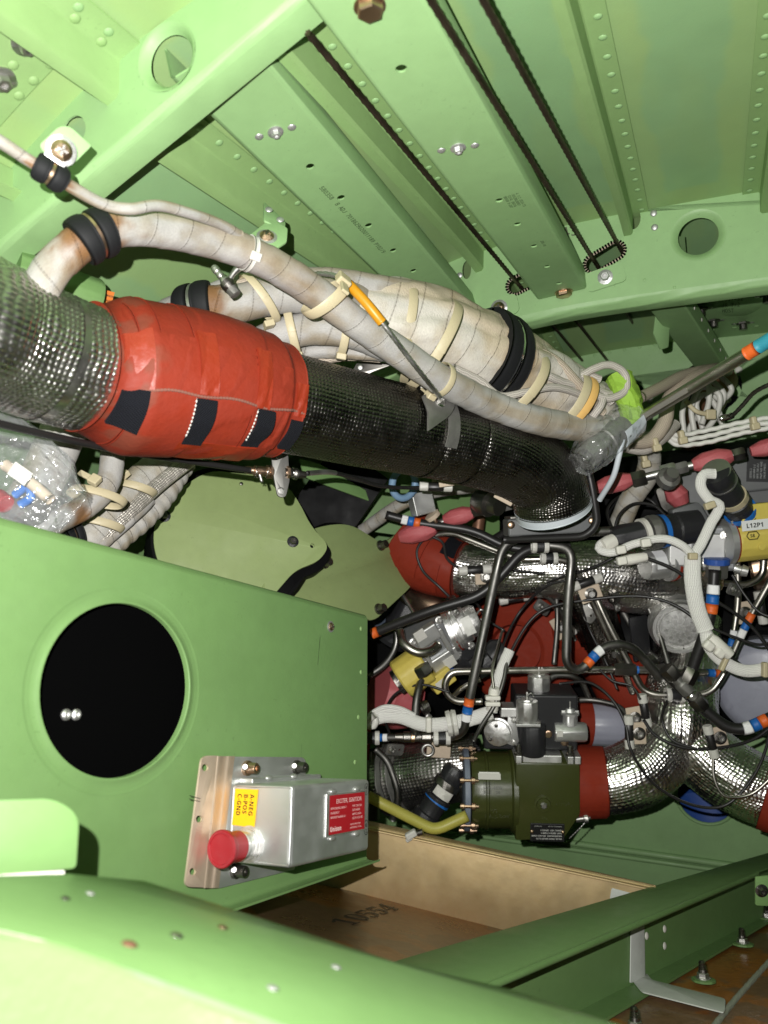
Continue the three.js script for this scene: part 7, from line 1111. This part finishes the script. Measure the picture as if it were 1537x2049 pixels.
// ---------- behind the conduit: fins, grey pipe, blue ring ----------
single('green_gusset', 'pointed green gusset behind the conduit', 'bracket', plate(new Plane([610, 930, 1.02], [740, 980, 1.08], [620, 960, 1.02]), rounded([[600, 918], [640, 928], [748, 990, 8], [744, 1004, 6], [610, 955]], 3), 0.003), M.green);
single('green_gusset', 'wide green web behind the grey pipe', 'bracket', plate(new Plane([720, 960, 1.25], [900, 1010, 1.28], [780, 1060, 1.25]), [[660, 905], [1000, 960], [1000, 1100], [720, 1060]], 0.003), M.green);
{ const m = loc(808, 968, 1.02, { yaw: 30, rot: 30 }), g = thing('blue_ring_clamp', 'pale blue plastic ring behind the conduit', 'clamp'); part(g, 'ring', sweep(new Path(Array.from({ length: 41 }, (_, i) => L3(m, [Math.cos(i / 40 * 6.2832) * 26, Math.sin(i / 40 * 6.2832) * 30, 0]))), 0.0048, { m: 10, n: 60, cap: false }), M.paleBlue); part(g, 'lug', box(m, [26, -6, 0], [14, 20, 10], 2), M.paleBlue); }
hose('light grey hose rising behind the dark green cover plate', [[725, 1062, 1.16], [770, 1030, 1.14], [815, 1002, 1.12], [870, 984, 1.12], [960, 972, 1.12]], 0.0095, { mat: M.hoseGrey, group: LG, disp: (s, th) => 0.001 * (fbm(s * 40, th, 0, 3, 2) - 0.5) });
{ const g = thing('grey_bracket_box', 'small grey metal box with a beige knob beside the pink boot', 'box'), m = loc(848, 1010, 1.05, { rot: -14, yaw: 20 }); part(g, 'box', box(m, [0, -4, -10], [44, 46, 30], 2), M.alloyDull); part(g, 'knob', cyl(m, [10, 22, 4], [14, 30, 4], [[0, 0], [0, 16], [1, 15], [1, 0]], 24), M.beigePad); part(g, 'stem', cyl(m, [13, 28, 4], [16, 42, 4], 4), M.bronze); }
single('brown_pipe', 'brown pipe behind the pink boots, running down', 'pipe', sweep(curve([[965, 985, 1.2], [960, 1030, 1.2], [952, 1090, 1.2]]), 0.0095, { m: 18 }), M.brown);
wire('black hose crossing under the elbow flange', [[980, 1085, 1.12], [1030, 1050, 1.1], [1060, 1010, 1.1]], 0.006, M.cableBlack, null, { name: 'black_hose', cat: 'hose' });
for (const [x, y, r, lab] of [[898, 966, -8, 'beige pad tab under the dark braided duct, left one'], [1008, 998, 28, 'beige pad tab under the dark braided duct, right one']]) single('beige_tab', lab, 'pad', box(loc(x, y, 0.9, { rot: r }), [0, 0, 0], [40, 14, 6], 2), M.beigePad, 'beige pad tabs under the duct');
// ---------- steel cup, lavender pipes ----------
{ const g = thing('steel_cup', 'round polished steel cap between the red cuff and white harness', 'cap'), m = loc(1360, 1254, 1.06, { yaw: -14, pitch: 14 }); part(g, 'cup', cyl(m, [0, 0, -30], [0, 0, 12], [[0, 0], [0, 58], [0.4, 60], [0.7, 58], [0.8, 54], [1, 52], [1, 46], [0.86, 43], [0.86, 40], [0.92, 38], [0.96, 20], [0.97, 0]], 56), M.alloyMachined); part(g, 'spot_weld', box(m, [8, 46, 8], [3, 10, 4], 1), M.steelDark); }
{ const g = thing('lavender_duct', 'pale lavender round duct end with a black rim at the right edge', 'duct'), m = loc(1535, 1372, 1.12, { yaw: -30 }); part(g, 'barrel', cyl(m, [0, 0, -60], [0, 0, 40], [[0, 0], [0, 96], [0.8, 96], [0.85, 92], [0.95, 84], [1, 70], [1, 0]], 56), M.lavender); part(g, 'black_rim', cyl(m, [0, 0, -50], [0, 0, -10], [[0, 104], [0.5, 106], [1, 100], [1, 90]], 56), M.rubber);
  single('lavender_pipe', 'short lavender pipe between olive valve and Y-shaped duct', 'pipe', lathe([1170, 1448, 1.16], [1262, 1452, 1.15], [[0, 0], [0, 0.030], [0.05, 0.032], [0.95, 0.032], [1, 0.030], [1, 0]], 36), M.lavender); single('red_cuff', 'narrow red cuff left of the short lavender pipe', 'duct cuff', lathe([1150, 1446, 1.16], [1178, 1448, 1.16], [[0, 0], [0, 0.036], [1, 0.036], [1, 0]], 36), M.redDark, 'red rubber cuffs joining the ducts'); }
single('dark_bracket', 'black folded plate left of the steel cap', 'bracket', extrude(loc(1278, 1265, 1.1, { yaw: 20 }), rounded([[-24, -30], [20, -34], [28, 40], [-10, 60]], 5), -4, 2, [], 1), M.blackPlastic);
// ---------- white sleeved harnesses ----------
{
  const g = thing('white_harness', 'flat white braided harness branching at a nylon tie, right side', 'harness'), fl = { m: 18, flat: [0.45, 1] };
  const br = (pts, r, o = {}) => part(g, 'braid', sweep(curve(pts, 70), r, { ...fl, ...o }), M.sleeveWhite);
  br([[1432, 948, 0.925], [1408, 950, 0.925], [1402, 972, 0.925], [1420, 1000, 0.925], [1440, 1012, 0.925], [1422, 1048, 0.93], [1402, 1090, 0.935], [1388, 1112, 0.935]], 0.0062);
  br([[1386, 1112, 0.935], [1366, 1092, 0.935], [1330, 1078, 0.94], [1270, 1088, 0.945], [1222, 1106, 0.95], [1198, 1098, 0.955], [1204, 1086, 0.958], [1222, 1084, 0.96]], 0.005, { flat: [0.7, 1] });
  br([[1386, 1112, 0.935], [1386, 1160, 0.93], [1396, 1220, 0.93], [1412, 1262, 0.93]], 0.0098);
  br([[1412, 1262, 0.93], [1418, 1290, 0.93], [1440, 1318, 0.93], [1490, 1342, 0.925], [1570, 1330, 0.92]], 0.0075);
  part(g, 'nylon_tie', box(loc(1386, 1113, 0.928), [0, 0, 0], [18, 14, 14], 3), M.nylon); part(g, 'nylon_tie', box(loc(1424, 1010, 0.918, { rot: -20 }), [-4, 0, 0], [22, 14, 14], 3), M.nylon); part(g, 'nylon_tie', box(loc(1448, 1328, 0.92, { rot: 25 }), [0, 0, 0], [9, 30, 14], 3), M.nylon); part(g, 'nylon_tie', box(loc(1530, 1340, 0.915), [0, 0, 0], [10, 30, 14], 3), M.nylon);
  for (const [x, y] of [[1292, 1086], [1242, 1100], [1244, 1122]]) part(g, 'clip_block', box(loc(x, y, 0.935, { rot: -10 }), [0, 0, 0], [20, 17, 16], 4), M.nylonWhite);
  part(g, 'white_boot', lathe([1248, 1122, 0.945], [1294, 1114, 0.945], [[0, 0], [0, 0.006], [0.3, 0.0068], [0.9, 0.006], [1, 0.005], [1, 0]], 18), M.nylonWhite); part(g, 'white_boot', lathe([1205, 1092, 0.955], [1228, 1082, 0.96], [[0, 0], [0, 0.008], [0.5, 0.0095], [1, 0.009], [1, 0]], 18), M.nylonWhite);
  part(g, 'white_boot', lathe([1420, 1275, 0.92], [1462, 1312, 0.915], [[0, 0], [0, 0.0062], [0.2, 0.0075], [0.9, 0.007], [1, 0.006], [1, 0]], 18), M.nylonWhite); for (const [x, y] of [[1418, 1292], [1440, 1306]]) part(g, 'clip_block', box(loc(x, y, 0.915, { rot: 40 }), [0, 0, 0], [22, 20, 18], 6), M.nylonWhite);
  const h = thing('white_harness', 'white braided harness left of the olive valve', 'harness');
  const b2 = (pts, r, fl2 = [0.5, 1]) => part(h, 'braid', sweep(curve(pts, 60), r, { m: 18, flat: fl2 }), M.sleeveWhite);
  b2([[735, 1448, 1.0], [760, 1434, 1.0], [800, 1434, 1.0], [850, 1450, 0.995], [920, 1444, 0.99], [985, 1425, 0.985]], 0.009); b2([[742, 1428, 1.0], [770, 1415, 1.0], [800, 1418, 1.0], [830, 1432, 1.0]], 0.0035, [1, 1]); b2([[740, 1436, 1.0], [775, 1422, 1.0], [815, 1428, 1.0]], 0.0035, [1, 1]);
  b2([[985, 1425, 0.985], [990, 1385, 0.985], [1005, 1335, 0.985], [1020, 1300, 0.99]], 0.0068); part(h, 'white_coil', sweep(curve([[738, 1430, 0.99], [752, 1440, 0.985], [745, 1455, 0.985], [734, 1445, 0.985], [750, 1430, 0.98]]), 0.0045, { m: 12 }), M.whiteTeflon);
  part(h, 'nylon_clamp', lathe([894, 1448, 0.985], [914, 1445, 0.985], [[0, 0.01], [0, 0.0155], [0.4, 0.0165], [0.5, 0.014], [0.6, 0.0165], [1, 0.0155], [1, 0.01]], 28), M.whiteTeflon); part(h, 'nylon_clamp', box(loc(858, 1450, 0.98), [0, 0, 0], [12, 30, 16], 4), M.nylonWhite);
  part(h, 'white_boot', lathe([985, 1420, 0.975], [990, 1376, 0.97], [[0, 0], [0, 0.0075], [0.9, 0.007], [1, 0.006], [1, 0]], 18), M.nylonWhite); for (const y of [1396, 1408]) part(h, 'clip_block', box(loc(986, y, 0.965), [0, 0, 0], [30, 9, 16], 3), M.nylonWhite);
  wire('bare pale wire from the harness boot up to the bellows plug', [[988, 1378, 0.97], [985, 1340, 0.98], [995, 1300, 1.0], [1005, 1262, 1.03]], 0.0019, M.tubeSteel, BW, { name: 'sensor_wire' });
  wire('dark wire twisted along the white harness to the valve', [[948, 1482, 0.97], [965, 1450, 0.965], [990, 1410, 0.965], [1008, 1360, 0.975], [1015, 1310, 0.99]], 0.0026, M.tubeDark, BW, { name: 'sensor_wire' });
  single('plug_connector', 'black plug behind the red bellows wires with a white boot', 'connector', lathe([950, 1340, 1.06], [1010, 1295, 1.06], [[0, 0], [0, 0.016], [0.5, 0.017], [0.55, 0.02], [0.8, 0.02], [1, 0.014], [1, 0]], 26), M.blackPlastic);
}
{ const g = thing('plastic_clip', 'white plastic clip with dark screw under the yellow tube', 'clip'), m = loc(826, 1668, 0.98, { rot: -30 }); part(g, 'clip', box(m, [-4, 0, 0], [24, 14, 14], 4), M.whiteTeflon); part(g, 'tongue', box(m, [-12, 6, 0], [14, 7, 8], 2), M.whiteTeflon); part(g, 'screw', cyl(m, [8, 4, 0], [20, 6, 2], 6), M.steelDark); }
{ // dark panel edge things left of machinery: red pipe, black strut
  single('red_rod', 'thin red rod standing in the dark gap by the panel edge', 'rod', rod([737, 1455, 1.15], [734, 1520, 1.15], 0.004), M.redDark);
  single('black_strut', 'black strut with bright bolt in the gap beside the panel edge', 'strut', merge([rod([745, 1500, 1.2], [742, 1640, 1.18], 0.014, 18), rod([728, 1560, 1.15], [729, 1572, 1.14], 0.005)]), M.steelDark);
}

// more of the thin lines and small fittings in the dark of the bay
bw('thin wire dropping behind the square-bent tube to the Y-shaped duct', [[1118, 1140, 1.08], [1150, 1180, 1.07], [1180, 1260, 1.08], [1215, 1330, 1.06], [1235, 1380, 1.05]], 0.0017);
bw('thin wire from the bellows plug curving left behind the valve', [[1010, 1262, 1.08], [975, 1240, 1.09], [950, 1205, 1.08], [900, 1200, 1.06]], 0.0018);
bw('thin wire slack between the tee fitting and the silver valve', [[780, 1470, 1.03], [770, 1430, 1.06], [790, 1390, 1.05], [840, 1370, 1.04], [900, 1385, 1.03]], 0.0018);
bw('thin wire crossing the lavender duct end to the right edge', [[1420, 1255, 0.96], [1470, 1275, 0.955], [1520, 1290, 0.95], [1560, 1280, 0.95]], 0.0018);
bw('thin wire hanging from the grey gearbox behind the pink boots', [[1330, 1030, 1.06], [1300, 1000, 1.07], [1250, 990, 1.06], [1215, 1020, 1.03], [1225, 1060, 1.0]], 0.0018);
tube('dark tube standing left of the red bellows', [[905, 1210, 1.12], [915, 1290, 1.12], [900, 1345, 1.11]], 7, {});
tube('dark tube behind the U-shaped steel tube', [[1230, 1195, 1.14], [1290, 1300, 1.12], [1330, 1330, 1.1], [1340, 1400, 1.09]], 7, {});
tube('short dark tube rising from the olive valve manifold', [[1088, 1388, 1.08], [1100, 1350, 1.09], [1160, 1352, 1.09], [1180, 1400, 1.1]], 6, {});
for (const [x, y, d, lab] of [[905, 1205, 1.06, 'steel clamp on the dark slanting tube, left'], [1228, 1195, 1.06, 'steel clamp under the level braided duct, right'], [1300, 1322, 1.02, 'steel clamp beside the cross fitting'], [850, 1415, 1.05, 'steel clamp above the white harness on the left']]) { const g = thing('tube_clamp', lab, 'clamp', 'small steel clamps on the tubes'), m = loc(x, y, d, { rot: -20, yaw: 20 }); part(g, 'band', cyl(m, [-7, 0, 0], [7, 0, 0], [[0, 8], [0, 13], [1, 13], [1, 8]], 24), M.steelDark); part(g, 'ear', box(m, [0, 20, 0], [12, 22, 5], 2), M.steelDark); bolt(g, L3(m, [0, 22, 3]), V3(0, 0, 1).transformDirection(m), 0.0048, { mat: M.steel }); }

tube('thin dark tube angling off the dropped tube towards the bellows', [[1000, 1112, 1.08], [1052, 1166, 1.09], [1112, 1204, 1.1], [1150, 1280, 1.12]], 5, {});
tube('thin dark tube running down beside the steel cap', [[1292, 1205, 1.08], [1318, 1262, 1.07], [1338, 1332, 1.05]], 5.5, {});
tube('thin dark tube along the left of the square-bent tube', [[1112, 1150, 1.1], [1116, 1250, 1.1], [1108, 1330, 1.09]], 5, {});
tube('dark tube curling up beside the yellow motor', [[738, 1352, 1.1], [772, 1330, 1.1], [796, 1290, 1.1], [790, 1240, 1.11]], 7, {});
tube('dark tube hooking under the braided duct stub', [[752, 1500, 1.08], [776, 1522, 1.07], [800, 1590, 1.06], [786, 1640, 1.07]], 7, {});
tube('thin steel tube between the black plug and the silver valve', [[905, 1395, 1.06], [930, 1372, 1.05], [962, 1360, 1.05]], 5, { mat: M.tubeSteel });
tube('thin dark tube crossing above the short lavender pipe', [[1120, 1405, 1.1], [1180, 1398, 1.1], [1240, 1412, 1.08], [1262, 1440, 1.06]], 5.5, {});
bw('thin wire from the cross fitting down over the trunk', [[1335, 1402, 0.99], [1325, 1440, 1.0], [1345, 1480, 0.99], [1400, 1500, 0.98]], 0.0017);
bw('thin wire beside the right-hand valve falling to the lavender duct', [[1465, 1150, 0.99], [1490, 1190, 0.98], [1520, 1225, 0.97], [1560, 1240, 0.96]], 0.0018);
for (const [x, y, d, r, lab] of [[1085, 1215, 1.1, 30, 'small steel bracket above the red bellows'], [1240, 1300, 1.06, -20, 'small steel bracket by the banded tube'], [790, 1500, 1.08, 10, 'small steel bracket over the braided duct stub'], [1470, 1180, 1.0, 15, 'small steel bracket below the yellow motor']]) { const g = thing('steel_bracket', lab, 'bracket', 'small steel brackets in the engine bay'), m = loc(x, y, d, { rot: r, yaw: 25, pitch: 12 }); part(g, 'plate', extrude(m, rounded([[-20, -12], [20, -12], [20, 12], [-20, 12]], 6), -2, 2, [circ(11, 0, 4, 4, 12)], 0.5), M.titanium); bolt(g, L3(m, [-8, 0, 2]), V3(0, 0, 1).transformDirection(m), 0.006, { mat: M.steel }); }
// ---------- set every thing at its own base ----------
for (const o of [...scene.children]) {
  if (o.isLight || o === flash.target || o.isCamera || o.userData.kind === 'structure') continue;
  const b = new THREE.Box3().setFromObject(o), c = V3((b.min.x + b.max.x) / 2, b.min.y, (b.min.z + b.max.z) / 2);
  if (!isFinite(c.x)) { console.log('empty', o.name); scene.remove(o); continue; }
  if (o.isMesh && o.position.lengthSq() === 0) { o.geometry.translate(-c.x, -c.y, -c.z); o.position.copy(c); for (const k of o.children) k.position.sub(c); }
  else if (o.isGroup) { o.position.copy(c); for (const k of o.children) k.position.sub(c); }
}
let tris = 0; scene.traverse((o) => { if (o.isMesh) tris += (o.geometry.index ? o.geometry.index.count : o.geometry.attributes.position.count) / 3; }); console.log('triangles', Math.round(tris), 'top', scene.children.length);
renderer.render(scene, camera);
